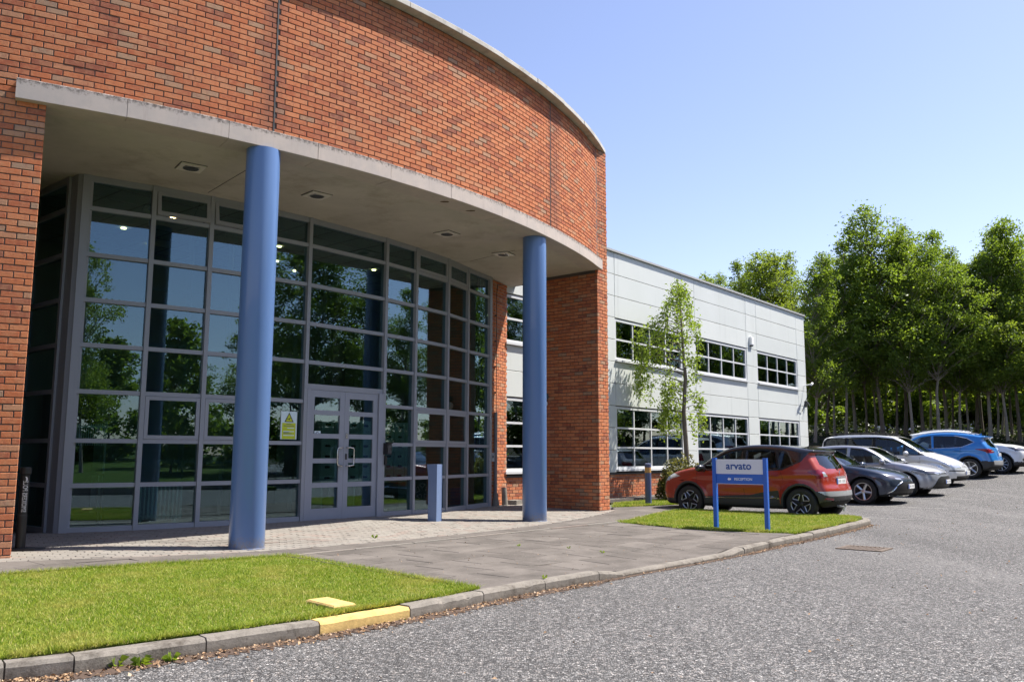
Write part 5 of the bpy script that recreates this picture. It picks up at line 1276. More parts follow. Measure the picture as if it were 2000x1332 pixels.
back = [(1600, 53, 'a'), (1665, 55, 'b'), (1730, 54, 'c'), (1790, 56, 'd'), (1850, 53, 'e'), (1915, 55, 'f'), (1975, 54, 'g'), (2040, 53, 'h')]
for i, (px, d, _) in enumerate(back):
    tree('undergrowth_tree', 'low', i % 2, *bear(px, d), 5.6 + .8 * RNG.random(), 'dark bushy understorey tree deep in the wood behind the trunks', 'understorey trees deep in the wood', 1.0 + .2 * RNG.random())
back2 = [(1560, 60), (1640, 61), (1705, 60), (1780, 62), (1860, 60), (1940, 61), (2010, 60)]
for i, (px, d) in enumerate(back2):
    tree('undergrowth_tree', 'low', (i + 1) % 2, *bear(px, d), 8.0 + RNG.random(), 'dark bushy understorey tree deep in the wood behind the trunks', 'understorey trees deep in the wood', 1.1)
# the wood carries on to the right of the picture
for i, (x, y, H, v) in enumerate(((28.5, 41.5, 11, 0), (31.5, 40, 11.5, 1), (34, 38, 11, 2), (36.5, 35.5, 12, 0), (38, 32, 11, 1), (39.5, 28.5, 11.5, 2), (40.5, 25, 12, 0), (41, 21.5, 11, 1), (36, 42, 10, 2), (40, 38, 11, 1), (43, 31, 12, 0))):
    tree('maple_tree', 'maple', v, x, y, H, 'tree of the wood beyond the right edge of the picture, mirrored in the office windows', 'trees right of the picture mirrored in the office windows', 1.1, z=1.2)
for i, (x, y) in enumerate(((33, 42), (38.5, 36), (41, 30), (43, 26), (43, 22))):
    tree('undergrowth_tree', 'low', i % 2, x, y, 6, 'bushy understorey tree beyond the right edge of the picture', 'bushes right of the picture mirrored in the office windows', 1.2, z=1.0)
# ground ivy and bramble along the bank
n = 20000; bx_ = RNG.uniform(8, 34, n); by_ = RNG.uniform(40.0, 53, n); hz = .35 + .5 * np.sin(bx_ * 1.1 + by_ * .6) * np.sin(by_ * .9) + .3 * np.sin(bx_ * 2.7)
keep = RNG.random(n) < np.clip(.35 + hz * .6, 0.05, 1) * ss((by_ - 39) / 4 + .1)
bx_, by_, hz = bx_[keep], by_[keep], hz[keep]
C = np.stack([bx_, by_, zter(bx_, by_) + RNG.random(len(bx_)) ** 1.6 * np.clip(hz, .08, 1.0) * ss((by_ - 39) / 6)], 1)
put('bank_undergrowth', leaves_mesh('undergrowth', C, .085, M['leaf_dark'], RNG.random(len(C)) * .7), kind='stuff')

# young birch before the office wing
bx0, by0 = 4.92, 24.1; bz0 = gp(bx0, by0)
t = thing('birch_tree', 'slender young birch with drooping sparse leaves standing before the white office wing', 'tree', (bx0, by0, bz0))
rg = np.random.default_rng(5); mb = MB(); spine = [(0, 0, 0), (.02, 0, 1.2), (-.03, .02, 2.4), (.04, .0, 3.4), (-.02, .02, 4.4), (-.06, .0, 5.4), (-.13, 0, 6.25)]
mb.tube(spine, [.085, .07, .06, .048, .034, .02, .008], 8); sp = np.array(spine); cen, tn_ = [], []
rx, ry = np.array((.98, -.2)), np.array((.2, .98))
def bzof(z): return np.array([np.interp(z, sp[:, 2], sp[:, c]) for c in (0, 1)])
for j in range(58):
    z = 2.2 + 4.0 * (j + rg.random()) / 58; side = rg.choice([-1, 1]); q = rg.random() * 6.283
    reach = np.interp(z, [2.2, 3.0, 4.2, 5.2, 6.3], [.55, .85, .95, .8, .25]) * (.5 + .6 * rg.random())
    if 3.6 < z < 5.0 and rg.random() < .5: q = math.pi * (1 + rg.normal(0, .14)); reach = 1.35 * (.75 + .3 * rg.random())
    s = np.array((*bzof(z - .15), z - .15)); reach *= (.62 if math.cos(q) > .3 else 1.0); d = np.array((math.cos(q), math.sin(q), 0))
    m = s + d * reach * .55 + np.array((0, 0, .22 * reach)); e = s + d * reach + np.array((0, 0, .05)); f = e + d * .08 + np.array((0, 0, -.35 - .75 * rg.random() * (reach + .2)))
    mb.tube([s, m, e, f], [.014, .009, .005, .002], 5, cap=False)
    for u in np.linspace(0, 1, 7):
        a = m + (e - m) * u; k = 5; cen.append(a + rg.normal(0, .09, (k, 3)))
    for u in np.linspace(0, 1, 11):
        a = e + (f - e) * u; k = 7; cen.append(a + rg.normal(0, .075, (k, 3)))
part('trunk', mb, M['bark_pale'], t, smooth=50, local=True) if False else put('trunk', mb.mesh('trunk', M['bark'], 50), t, local=True)
C = np.concatenate(cen); put('crown', leaves_mesh('crown', C, .042, M['leaf_birch'], rg.random(len(C)), .1), t, local=True)
# variegated shrub at the foot of the plinth
x, y = 4.52, 22.75; t = thing('shrub', 'rounded variegated evergreen shrub between the round bollard and the orange car', 'shrub', (x, y, gp(x, y)))
rg = np.random.default_rng(8); d = rg.normal(0, 1, (4200, 3)); d /= np.linalg.norm(d, axis=1)[:, None]; d[:, 2] = np.abs(d[:, 2]) * 1.0
q = np.arctan2(d[:, 1], d[:, 0]); lump = .8 + .22 * np.sin(q * 3 + 1) * np.sin(d[:, 2] * 5) + .12 * np.sin(q * 7)
C = d * (lump * (.62 + .38 * rg.random(4200) ** .4))[:, None] * np.array((.78, .78, 1.08)) + np.array((0, 0, .06))
put('foliage', leaves_mesh('foliage', C, .05, M['leaf_shrub'], np.clip(rg.random(4200) ** 1.3 + .15 * (d[:, 2]), 0, 1)), t, local=True)
mb = MB()
for k in range(7): q = k * .9; mb.tube([(0, 0, 0), (.2 * math.cos(q), .2 * math.sin(q), .35), (.42 * math.cos(q), .42 * math.sin(q), .75)], [.02, .014, .006], 5)
put('stem', mb.mesh('stem', M['bark']), t, local=True)
# weeds
def weed(x, y, z, s, n, lab, grp):
    t = thing('weed', lab, 'weed', (x, y, z), 0, grp); mb = MB()
    for k in range(n):
        q = RNG.random() * 6.283; l = s * (.5 + .6 * RNG.random()); w = l * .10; h = l * (.3 + 1.1 * RNG.random()); u = np.array((math.cos(q), math.sin(q), 0)); v = np.array((-u[1], u[0], 0))
        m = u * l * .5 + np.array((0, 0, h * .75)); e = u * l + np.array((0, 0, h * .6))
        mb.add([(0, 0, 0), m + v * w, e, m - v * w], [(0, 1, 2), (0, 2, 3)], RNG.random())
    put('leaf_rosette', mb.mesh('leaf_rosette', M['leaf_birch']), t, local=True)
for i, (px, py, s, n, lab) in enumerate(((-2.28, 5.42, .12, 16, 'broad leafed weed at the kerb foot nearest the left edge'), (-2.14, 5.55, .10, 14, 'weed tuft at the kerb foot beside the open kerb joint'), (-.85, 6.88, .06, 9, 'small weed at the right end of the yellow kerb stone'), (-2.42, 5.38, .14, 12, 'tall thin dry weed against the grey kerb at lower left'))):
    weed(px, py, gr(px, py), s * .62, int(n * 1.7), lab, 'weeds at the kerb foot')
for i, (px, py, s, n, lab) in enumerate(((.32, 8.47, .05, 8, 'tiny weed on top of the kerb where paving meets road'), (1.15, 10.9, .05, 10, 'weed tuft in the paving joints right of the lawn'), (.74, 11.2, .035, 7, 'tiny weed in the middle of the dark paving'), (-1.95, 12.35, .06, 9, 'small weed in the block paving before the doors'), (.10, 11.4, .04, 8, 'small weed in the paving between the lawn and the doors'))):
    weed(px, py, gp(px, py), s, n, lab, 'weeds in the paving')

# ------------------------------------------------------------------ trees and hedge across the road (seen mirrored in the glass)
opp = [(1.2, 11.5, 'ash', 0, 10.0, .8), (-3, 13, 'maple', 1, 9.5, 1), (4.6, 15, 'ash', 1, 6.6, 1), (7.6, 13, 'low', 0, 6.4, 1), (11, 14, 'maple', 2, 7.2, 1.1), (14.2, 12, 'ash', 0, 8.0, 1.2), (17.5, 13.5, 'maple', 0, 11.5, 1.1), (20.5, 11.5, 'maple', 1, 12, 1.1), (24, 13, 'maple', 2, 12, 1.1), (27.5, 12, 'maple', 0, 12.5, 1.1), (31.5, 13, 'maple', 1, 12, 1.1),
       (1, 19, 'low', 0, 6, 1.2), (6.5, 20, 'low', 1, 6, 1.3), (12, 19, 'low', 0, 6.5, 1.3), (18, 18, 'low', 1, 7, 1.3), (23, 18, 'low', 0, 7, 1.3), (29, 18, 'low', 1, 7, 1.3), (36, 14, 'maple', 0, 12, 1.2), (40, 16, 'maple', 2, 12, 1.2)]
for s, n, kd, v, H, wd in opp:
    p = s * DD + n * NN
    tree('roadside_tree', kd, v, p[0], p[1], H, 'tree across the road behind the camera, seen only mirrored in the glass', 'trees across the road mirrored in the glass', wd, z=gr(*p) + .3)
p = 25 * DD + 8.2 * NN; t = thing('hedge', 'clipped hedge across the road, seen only mirrored in the doors', 'hedge', (*p, gr(*p) + .1), math.atan2(DD[1], DD[0]))
n = 9000; C = RNG.uniform(-1, 1, (n, 3)); k = RNG.integers(0, 3, n); sg = RNG.choice([-1, 1], n)
C[k == 1, 1] = sg[k == 1]; C[k == 2, 2] = 1; C[k == 0, 1] = -1
C = C * np.array((7, .7, 1.2)) + RNG.normal(0, .06, (n, 3)) + np.array((0, 0, 1.2)); put('foliage', leaves_mesh('hedge_foliage', C, .09, M['leaf_hedge'], RNG.random(n)), t, local=True)
mb = MB(); mb.box((0, 0, 1.15), (13.6, 1.1, 2.2)); put('core', mb.mesh('hedge_core', M['bank']), t, local=True)
# pale building glimpsed through the wood
p = bear(1700, 95); t = thing('distant_building', 'pale distant building glimpsed in scraps between the tree trunks', 'building', (p[0], p[1], 2.5))
mb = MB(); mb.box((0, 0, 3.2), (40, 8, 6.4)); put('wall', mb.mesh('distant_wall', M['white']), t, local=True)
mb = MB()
for k in range(12):
    for z in (1.9, 4.6): mb.box((-18 + k * 3.2, -4.02, z), (1.8, .06, 1.3))
put('window_band', mb.mesh('window_band', M['dark']), t, local=True)
mb = MB(); mb.box((0, 0, 6.6), (40.6, 8.6, .4)); put('roof', mb.mesh('roof', M['dark']), t, local=True)
# ------------------------------------------------------------------ cars: a body surface grown from side profile, plan and section
def catmull(P, k=6):
    P = np.array(P, float); n = len(P); out = []
    for i in range(n):
        a, b, c, d = P[i - 1], P[i], P[(i + 1) % n], P[(i + 2) % n]
        for u in np.arange(k) / k:
            out.append(.5 * (2 * b + (c - a) * u + (2 * a - 5 * b + 4 * c - d) * u * u + (3 * b - a - 3 * c + d) * u ** 3))
    return np.array(out)
def sd_poly(X, Z, poly):
    poly = np.array(poly, float); d = np.full(X.shape, 1e9); ins = np.zeros(X.shape, bool); n = len(poly)
    for i in range(n):
        (x1, z1), (x2, z2) = poly[i], poly[(i + 1) % n]; ex, ez = x2 - x1, z2 - z1; L = ex * ex + ez * ez + 1e-12
        t = np.clip(((X - x1) * ex + (Z - z1) * ez) / L, 0, 1); d = np.minimum(d, (X - x1 - t * ex) ** 2 + (Z - z1 - t * ez) ** 2)
        c = ((z1 > Z) != (z2 > Z)) & (X < ex * (Z - z1) / (ez + (1e-12 if ez == 0 else 0)) + x1); ins ^= c
    return np.where(ins, -1, 1) * np.sqrt(d)
def smax(a, b, k):
    h = np.clip(.5 + .5 * (a - b) / k, 0, 1); return b * (1 - h) + a * h + k * h * (1 - h)
CORN = np.array([(0, 0, 0), (1, 0, 0), (0, 1, 0), (1, 1, 0), (0, 0, 1), (1, 0, 1), (0, 1, 1), (1, 1, 1)])
EDG = [(0, 1), (2, 3), (4, 5), (6, 7), (0, 2), (1, 3), (4, 6), (5, 7), (0, 4), (1, 5), (2, 6), (3, 7)]
def surface_net(f):
    s = f < 0; nx, ny, nz = f.shape
    cnt = sum(s[a:nx - 1 + a, b:ny - 1 + b, c:nz - 1 + c].astype(np.int8) for a, b, c in CORN)
    I = np.argwhere((cnt > 0) & (cnt < 8)); idx = np.full((nx - 1, ny - 1, nz - 1), -1, np.int32); idx[tuple(I.T)] = np.arange(len(I))
    cv = np.stack([f[I[:, 0] + a, I[:, 1] + b, I[:, 2] + c] for a, b, c in CORN], 1); acc = np.zeros((len(I), 3)); m = np.zeros(len(I))
    for a, b in EDG:
        x = (cv[:, a] < 0) != (cv[:, b] < 0); t = np.where(x, cv[:, a] / (cv[:, a] - cv[:, b] + 1e-12), 0)
        acc += np.where(x[:, None], CORN[a] + t[:, None] * (CORN[b] - CORN[a]), 0); m += x
    V = I + acc / m[:, None]; Q = []
    for ax in range(3):
        o = [1 if k == ax else 0 for k in range(3)]; b, c = [k for k in range(3) if k != ax]
        A = s[:nx - o[0], :ny - o[1], :nz - o[2]]; B = s[o[0]:, o[1]:, o[2]:]; E = np.argwhere(A != B)
        E = E[(E[:, b] > 0) & (E[:, c] > 0) & (E[:, b] < f.shape[b] - 1) & (E[:, c] < f.shape[c] - 1)]
        fl = A[tuple(E.T)]; q = []
        for db, dc in ((-1, -1), (0, -1), (0, 0), (-1, 0)):
            G = E.copy(); G[:, b] += db; G[:, c] += dc; q.append(idx[tuple(G.T)])
        q = np.stack(q, 1); flip = fl if ax != 1 else ~fl; q[~flip] = q[~flip][:, ::-1]; Q.append(q)
    Q = np.concatenate(Q); return V, Q[(Q >= 0).all(1)]
def tri_sample(f, P):
    P = np.clip(P, 0, np.array(f.shape) - 1.001); i = P.astype(int); u = P - i; r = 0
    for a, b, c in CORN: r = r + f[i[:, 0] + a, i[:, 1] + b, i[:, 2] + c] * (u[:, 0] if a else 1 - u[:, 0]) * (u[:, 1] if b else 1 - u[:, 1]) * (u[:, 2] if c else 1 - u[:, 2])
    return r
M['car_glass'] = mat_glass('car_glass', (.50, .55, .54), 1.6, (.9, .95, 1))
M['car_glass_dark'] = mat_glass('car_privacy_glass', (.20, .21, .22), 1.6, (.9, .95, 1))
M['grille'] = simple('grille_black', (.008, .008, .009), .5); M['tyre'] = simple('tyre_rubber', (.018, .018, .019), 0.75, bmp=.3, bscale=60); M['cladding'] = simple('grey_black_plastic', (.028, .028, .030), 0.55, bmp=.2, bscale=300)
M['alloy'] = simple('alloy_silver', (.60, .60, .61), .28, .85); M['chrome'] = simple('chrome', (.78, .78, .80), .10, 1.0, var=.02)
M['alloy_dark'] = simple('alloy_black', (.02, .02, .022), .3, .3); M['well'] = simple('wheel_well', (.010, .010, .010), .95)
M['red_lens'] = mat_paint('red_lens', (.20, .001, .016), 0, .10); M['clear_lens'] = simple('clear_lens', (.58, .60, .63), .08, .55, coat=1.0, var=.35, scale=22)
M['dark_lens'] = simple('smoked_lens', (.10, .105, .115), .08, .5, coat=1.0, var=.6, scale=26)
M['plate'] = simple('plate_white', (.74, .75, .74), .4, var=.03); M['plate_blue'] = simple('plate_blue', (.02, .10, .50), .4); M['plate_mark'] = simple('plate_characters', (.30, .30, .31), .6)
M['silver_trim'] = simple('silver_trim', (.46, .47, .48), .35, .6); M['trim_seat'] = simple('seat_cloth', (.035, .035, .038), .9); M['seam'] = simple('seam_black', (.006, .006, .006), .8)
M['amber_lens'] = simple('amber_indicator', (.55, .12, .02), .15, coat=1.0)
def wheel_meshes(R, rr, style):
    w = .205; t = MB(); t.lathe([(rr, -w / 2 + .01), (rr + .02, -w / 2), (R - .025, -w / 2 + .004), (R, -w / 2 + .035), (R, w / 2 - .035), (R - .025, w / 2 - .004), (rr + .02, w / 2), (rr, w / 2 - .01)], 40, axis='y', closed=False)
    t.f = t.f[:-2]; t.t = t.t[:-2]; y = w / 2 - .012
    hub = MB(); hub.lathe([(rr + .004, y - .10), (rr + .004, y - .085)], 32, axis='y')
    rim = MB(); rim.lathe([(rr + .004, y - .09), (rr - .012, y - .03), (rr - .008, y + .004), (rr + .006, y + .006)], 40, axis='y'); rim.f = rim.f[:-2]; rim.t = rim.t[:-2]
    rim.lathe([(.062, y - .06), (.06, y - .022), (.03, y - .012)], 16, axis='y'); edge = MB()
    if style == 'petal':
        for k in range(5):
            q = k * 1.2566 + .3; a0 = q
            rim.tube([((.05) * math.cos(a0), y - .03, .05 * math.sin(a0)), ((rr - .02) * math.cos(a0), y - .012, (rr - .02) * math.sin(a0))], [.03, .022], 6)
            pts = []
            for u, v in ((.10, -.10), (.15, -.36), (.185, -.47), (.20, -.36), (.202, 0), (.20, .36), (.185, .47), (.15, .36), (.10, .10), (.085, 0), (.10, -.10)):
                r = u * rr / .21; pts.append((r * math.cos(a0 + .628 + v), y + .002, r * math.sin(a0 + .628 + v)))
            edge.tube(pts, .012, 6)
        mats = (M['alloy_dark'], M['alloy'])
    else:
        n = {'five': 5, 'ten': 10, 'twin': 5, 'seven': 7}[style]
        for k in range(n):
            q = k * 2 * math.pi / n
            for dq in ((-.17, .17) if style == 'twin' else (0,)):
                wd = {'five': .036, 'ten': .016, 'twin': .017, 'seven': .024}[style]
                a, b = q + dq * .5, q + dq; rim.tube([(.05 * math.cos(a), y - .028, .05 * math.sin(a)), ((rr - .008) * math.cos(b), y - .006, (rr - .008) * math.sin(b))], [wd * .9, wd], 6)
        mats = (M['alloy'], M['alloy'])
    return hub.mesh('wheel', M['alloy_dark']), t.mesh('tyre', M['tyre'], 40), rim.mesh('rim', mats[0], 40), (edge.mesh('rim_edge', mats[1], 60) if edge.v else None)
def make_car(name, label, S, pos, heading, z):
    L, W, H = S['L'], S['W'], S['H']; h = S.get('h', .02); hf, hr = S['axles']; R = S['R']; Ra = S.get('Ra', R + .045)
    t = thing(name, label, 'car', (pos[0], pos[1], z), heading, 'cars parked in a row by the office wing')
    x0, z0 = -L / 2 - .1, .08; xs = np.arange(x0, L / 2 + .12, h); ys = np.arange(-h * 3, W / 2 + .12, h); zs = np.arange(z0, H + .1, h)
    prof = catmull(S['profile'], 5); XX, ZZ = np.meshgrid(xs, zs, indexing='ij'); T = sd_poly(XX, ZZ, prof)
    yn = np.clip(np.abs(ys) / (W / 2), 0, 1.1)[None, :]; X2 = xs[:, None]
    xe = X2 + S.get('bf', .20) * yn ** 2.4 * ss((X2 - .1) / 1.1) - S.get('br', .14) * yn ** 2.4 * ss((-X2 - .4) / 1.1)
    g = np.clip((xe - x0) / h, 0, len(xs) - 1.001); gi = g.astype(int); gu = (g - gi)[..., None]; fs = T[gi] * (1 - gu) + T[gi + 1] * gu
    zb = np.interp(xs, *zip(*S['belt']))[:, None]; Zg = zs[None, :]
    plan = 1 - S.get('pf', .10) * ss((xs - .75) / (L / 2 - .75)) ** 1.4 - S.get('pr', .08) * ss((-xs - .9) / (L / 2 - .9)) ** 1.4
    Hw = W / 2 * plan[:, None] - S.get('tum', .34) * np.clip(Zg - zb, 0, 1) ** 1.12 - .20 * np.clip(.50 - Zg, 0, 1) ** 1.6 * 1.2
    Hw += .014 * np.exp(-((Zg - (zb - .10)) / .05) ** 2) - S.get('waist', .022) * np.exp(-((Zg - .50) / .12) ** 2) * ss((xs[:, None] - hr - .35) / .3) * ss((hf - .35 - xs[:, None]) / .3)
    rw = np.minimum(np.hypot(XX - hf, ZZ - R), np.hypot(XX - hr, ZZ - R)); Hw += .022 * np.exp(-((rw - Ra - .02) / .07) ** 2)
    for poly in S['windows']: Hw -= .010 * np.clip(-sd_poly(XX, ZZ, poly[1]) / .015, 0, 1)
    Y3 = ys[None, :, None]; f = smax(fs, (Y3 - Hw[:, None, :]) * .95, S.get('k', .085))
    f = np.maximum(f, -np.maximum(rw[:, None, :] - Ra, (W / 2 - .30) - Y3)); f = f.astype(np.float64)
    V, Q = surface_net(f); P = V * h + np.array((x0, ys[0], z0))
    keep = P[Q][:, :, 1].mean(1) > -h * .2; Q = Q[keep]
    def grad(P):
        G = (P - np.array((x0, ys[0], z0))) / h; e = np.eye(3) * .7
        n = np.stack([tri_sample(f, G + e[k]) - tri_sample(f, G - e[k]) for k in range(3)], 1); return n / (np.linalg.norm(n, axis=1)[:, None] + 1e-9)
    def snap(P, n):
        for k in range(2):
            G = (P - np.array((x0, ys[0], z0))) / h; P = P - n * tri_sample(f, G)[:, None] * .8
        return P
    n = grad(P); rads = np.hypot(P[:, 0] - hf, P[:, 2] - R), np.hypot(P[:, 0] - hr, P[:, 2] - R); inwell = np.minimum(*rads) < Ra + h * .8
    # pull vertices on to the outlines of the regions so that their edges run clean
    for nm, mt, view, poly in S['regions']:
        if view == 'side': a, b, sel = 0, 2, (np.abs(n[:, 1]) > .45)
        elif view == 'front': a, b, sel = 1, 2, (n[:, 0] > .45)
        elif view == 'rear': a, b, sel = 1, 2, (n[:, 0] < -.45)
        else: continue
        sel &= ~inwell; c0, c1 = P[:, a], P[:, b]; d = sd_poly(c0, c1, poly); sel &= np.abs(d) < h * .62
        e = 1e-3; gx = (sd_poly(c0 + e, c1, poly) - d) / e; gz = (sd_poly(c0, c1 + e, poly) - d) / e
        P[sel, a] -= (d * gx)[sel]; P[sel, b] -= (d * gz)[sel]
    P = np.where(inwell[:, None], P, snap(P, n)); n = grad(P)
    # both halves
    Pm = P * np.array((1, -1, 1)); nm_ = n * np.array((1, -1, 1)); nv = len(P); PP = np.concatenate([P, Pm]); NV = np.concatenate([n, nm_]); QQ = np.concatenate([Q, Q[:, ::-1] + nv])
    near0 = np.abs(PP[:, 1]) < h * .75; PP[near0, 1] *= np.where(np.abs(PP[near0, 1]) < h * .55, 0, 1)
    c = PP[QQ].mean(1); fn = np.cross(PP[QQ[:, 2]] - PP[QQ[:, 0]], PP[QQ[:, 3]] - PP[QQ[:, 1]]); fn /= np.linalg.norm(fn, axis=1)[:, None] + 1e-12
    if (fn * NV[QQ[:, 0]]).sum() < 0: QQ = QQ[:, ::-1]; fn = -fn
    ay = np.abs(c[:, 1]); lab = np.full(len(QQ), -1); names = [('body', S['paint'])]; lab[:] = 0
    def setp(nm, mt, mask, split=False, par=None):
        for sgn in ((1, -1) if split else (0,)):
            names.append((nm, mt)); m = mask & ((c[:, 1] * sgn > 0) if sgn else True); lab[m] = len(names) - 1
    for nm, mt, view, poly in S['regions']:
        if view == 'side': m = (np.abs(fn[:, 1]) > .30) & (ay > .3) & (sd_poly(c[:, 0], c[:, 2], poly) < 0); setp(nm, mt, m, True)
        elif view == 'front': m = (fn[:, 0] > .18) & (c[:, 0] > 0) & (sd_poly(ay, c[:, 2], poly) < 0); setp(nm, mt, m, nm in ('headlight', 'fog_lamp'))
        elif view == 'rear': m = (fn[:, 0] < -.15) & (c[:, 0] < 0) & (sd_poly(ay, c[:, 2], poly) < 0); setp(nm, mt, m, nm in ('tail_light',))
        elif view == 'fn': setp(nm, mt, poly(c, fn), False)
    r2 = np.minimum(np.hypot(c[:, 0] - hf, c[:, 2] - R), np.hypot(c[:, 0] - hr, c[:, 2] - R))
    if S.get('arch'): setp('arch_trim', M['cladding'], (r2 < Ra + S['arch']) & (ay > W / 2 - .22) & (np.abs(fn[:, 1]) > .3) & (c[:, 2] > .2))
    setp('wheel_well', M['well'], (r2 < Ra + .004) & (ay > W / 2 - .34) & (np.abs(fn[:, 1]) < .55) | ((r2 < Ra - .01) & (ay > .4) & (ay < W / 2 - .2)))
    setp('underbody', M['well'], (fn[:, 2] < -.45) & (c[:, 2] < .42))
    objs = {}
    merged = {}
    for i, (nm, mt) in enumerate(names):
        m = lab == i
        if m.sum() < 3: continue
        side = 0 if nm in ('body', 'roof', 'windscreen', 'rear_window', 'wheel_well', 'underbody', 'arch_trim', 'grille', 'bumper_trim', 'skid_plate', 'number_recess') else (1 if c[m][:, 1].mean() > 0 else -1)
        merged.setdefault((nm, mt.name, side), []).append(QQ[m])
    for (nm, mtn, side), qs in merged.items():
        q = np.concatenate(qs)
        if nm in ('body', 'roof', 'underbody'): groups = [q]
        else:                                     # every separate patch becomes an object of its own
            lb = np.arange(len(PP)); done = False
            while not done:
                mn = lb[q].min(1); l2 = lb.copy(); np.minimum.at(l2, q.ravel(), np.repeat(mn, 4)); l2 = l2[l2]; done = (l2 == lb).all(); lb = l2
            key = lb[q[:, 0]]; ks, cn = np.unique(key, return_counts=True); order = np.argsort(-cn); groups = []
            for r, kk in enumerate(order):
                if r == 0 or cn[kk] >= 14: groups.append(q[key == ks[kk]])
        for q in groups:
            u, inv = np.unique(q, return_inverse=True); me = np_mesh(nm, PP[u], inv.reshape(-1, 4), bpy.data.materials[mtn], smooth=True)
            me.normals_split_custom_set_from_vertices(NV[u].tolist())
            o = put(nm, me, t, local=True); objs.setdefault((nm, side), []).append(o)
    # probes on the surface
    def sy(x, zz):
        yy = np.arange(W / 2 + .1, .1, -.004); G = (np.stack([np.full(len(yy), x), yy, np.full(len(yy), zz)], 1) - np.array((x0, ys[0], z0))) / h
        k = np.argmax(tri_sample(f, G) < 0); return yy[k]
    def sx(y, zz, front=True):
        xx = np.arange(L / 2 + .08, .3, -.004) * (1 if front else -1); G = (np.stack([xx, np.full(len(xx), abs(y)), np.full(len(xx), zz)], 1) - np.array((x0, ys[0], z0))) / h
        return xx[np.argmax(tri_sample(f, G) < 0)]
    def sz(x, y):
        q = np.arange(H + .08, .3, -.004); G = (np.stack([np.full(len(q), x), np.full(len(q), abs(y)), q], 1) - np.array((x0, ys[0], z0))) / h
        return q[np.argmax(tri_sample(f, G) < 0)]
    def line_side(nm, pts, rad, mat, par=None, out=.0):
        for sgn in (1, -1):
            P2 = []
            for (xa, za), (xb, zb_) in zip(pts[:-1], pts[1:]):
                for u in np.linspace(0, 1, max(2, int(math.hypot(xb - xa, zb_ - za) / .05)), endpoint=False): P2.append((xa + (xb - xa) * u, za + (zb_ - za) * u))
            P2.append(pts[-1]); mb = MB(); mb.tube([(x, sgn * (sy(x, zz) + out), zz) for x, zz in P2], rad, 6); put(nm, mb.mesh(nm, mat, 50), par or t, local=True)
    for pts in S.get('seams', []): line_side('door_seam', pts, .0045, M['seam'], out=-.001)
    for pts, rad, mat in S.get('strips', []): line_side('trim_strip', pts, rad, mat)
    for end, pts, rad, mat in S.get('end_lines', []):
        for sgn in (1, -1):
            mb = MB(); P2 = []
            for (ya, za), (yb, zb_) in zip(pts[:-1], pts[1:]):
                for u in np.linspace(0, 1, max(2, int(math.hypot(yb - ya, zb_ - za) / .05)), endpoint=False): P2.append((ya + (yb - ya) * u, za + (zb_ - za) * u))
            P2.append(pts[-1]); mb.tube([(sx(y, zz, end > 0), sgn * y, zz) for y, zz in P2], rad, 6); put('trim_strip', mb.mesh('trim_strip', mat, 50), t, local=True)
    # doors carry the handles
    for k, (hx, hz) in enumerate(S.get('handles', [])):
        for sgn in (1, -1):
            mb = MB(); yy = sy(hx, hz); mb.tube([(hx - .10, sgn * (yy - .005), hz), (hx - .08, sgn * (yy + .022), hz), (hx + .08, sgn * (yy + .022), hz), (hx + .10, sgn * (yy - .005), hz)], [.010, .014, .014, .010], 6)
            ds = objs.get(('door', sgn), []); par = ds[min(k, len(ds) - 1)] if ds else t
            put('handle', mb.mesh('handle', S.get('handle_mat', S['paint']), 50), par, local=True)
    # mirrors
    mx, mz = S['mirror']
    for sgn in (1, -1):
        yy = sy(mx, mz - .05); mb = MB(); mb.lathe([(.02, -.105), (.062, -.09), (.085, -.03), (.088, .03), (.07, .085), (.03, .105)], 14, axis='y')
        mb.v = [(mx + .0 + x * .95 + (.03 if y * sgn > 0 else 0), sgn * (yy + .15) + y * 1.12, mz + zz * .92) for x, y, zz in mb.v]; o = put('wing_mirror', mb.mesh('wing_mirror', S.get('mirror_mat', S['paint']), 60), t, local=True)
        mb = MB(); mb.tube([(mx, sgn * (yy - .03), mz - .06), (mx, sgn * (yy + .08), mz - .045)], [.035, .025], 8); put('stalk', mb.mesh('stalk', M['cladding']), o, local=True)
    # wheels
    hub, ty, rim, edge = wheel_meshes(R, S['rim'], S['style']); tr = W / 2 - .125
    for x in (hf, hr):
        for sgn in (1, -1):
            o = put('wheel', hub, t, local=True); o.location = (x, sgn * tr, R); o.rotation_euler = (0, 0, 0 if sgn > 0 else math.pi)
            put('tyre', ty, o, local=True); r_ = put('rim', rim, o, local=True); r_.rotation_euler = (0, S.get('spin', .2) * (1 + x), 0)
            if edge: e_ = put('rim_edge', edge, o, local=True); e_.rotation_euler = r_.rotation_euler
    # roof rails, aerial, plate, emblem
    if S.get('rails'):
        ra, rb, ry, rm, lift = S['rails']
        for sgn in (1, -1):
            mb = MB(); xs_ = np.linspace(ra, rb, 14); P2 = [(x, sgn * ry, sz(x, ry) + lift * min(1, (ra - x) / .12, (x - rb) / .12)) for x in xs_]; mb.tube(P2, .016, 8)
            if lift > .03:
                for x in (ra - .15, (ra + rb) / 2, rb + .15): mb.box((x, sgn * ry, sz(x, ry) + lift / 2), (.06, .02, lift))
            put('roof_rail', mb.mesh('roof_rail', rm, 50), t, local=True)
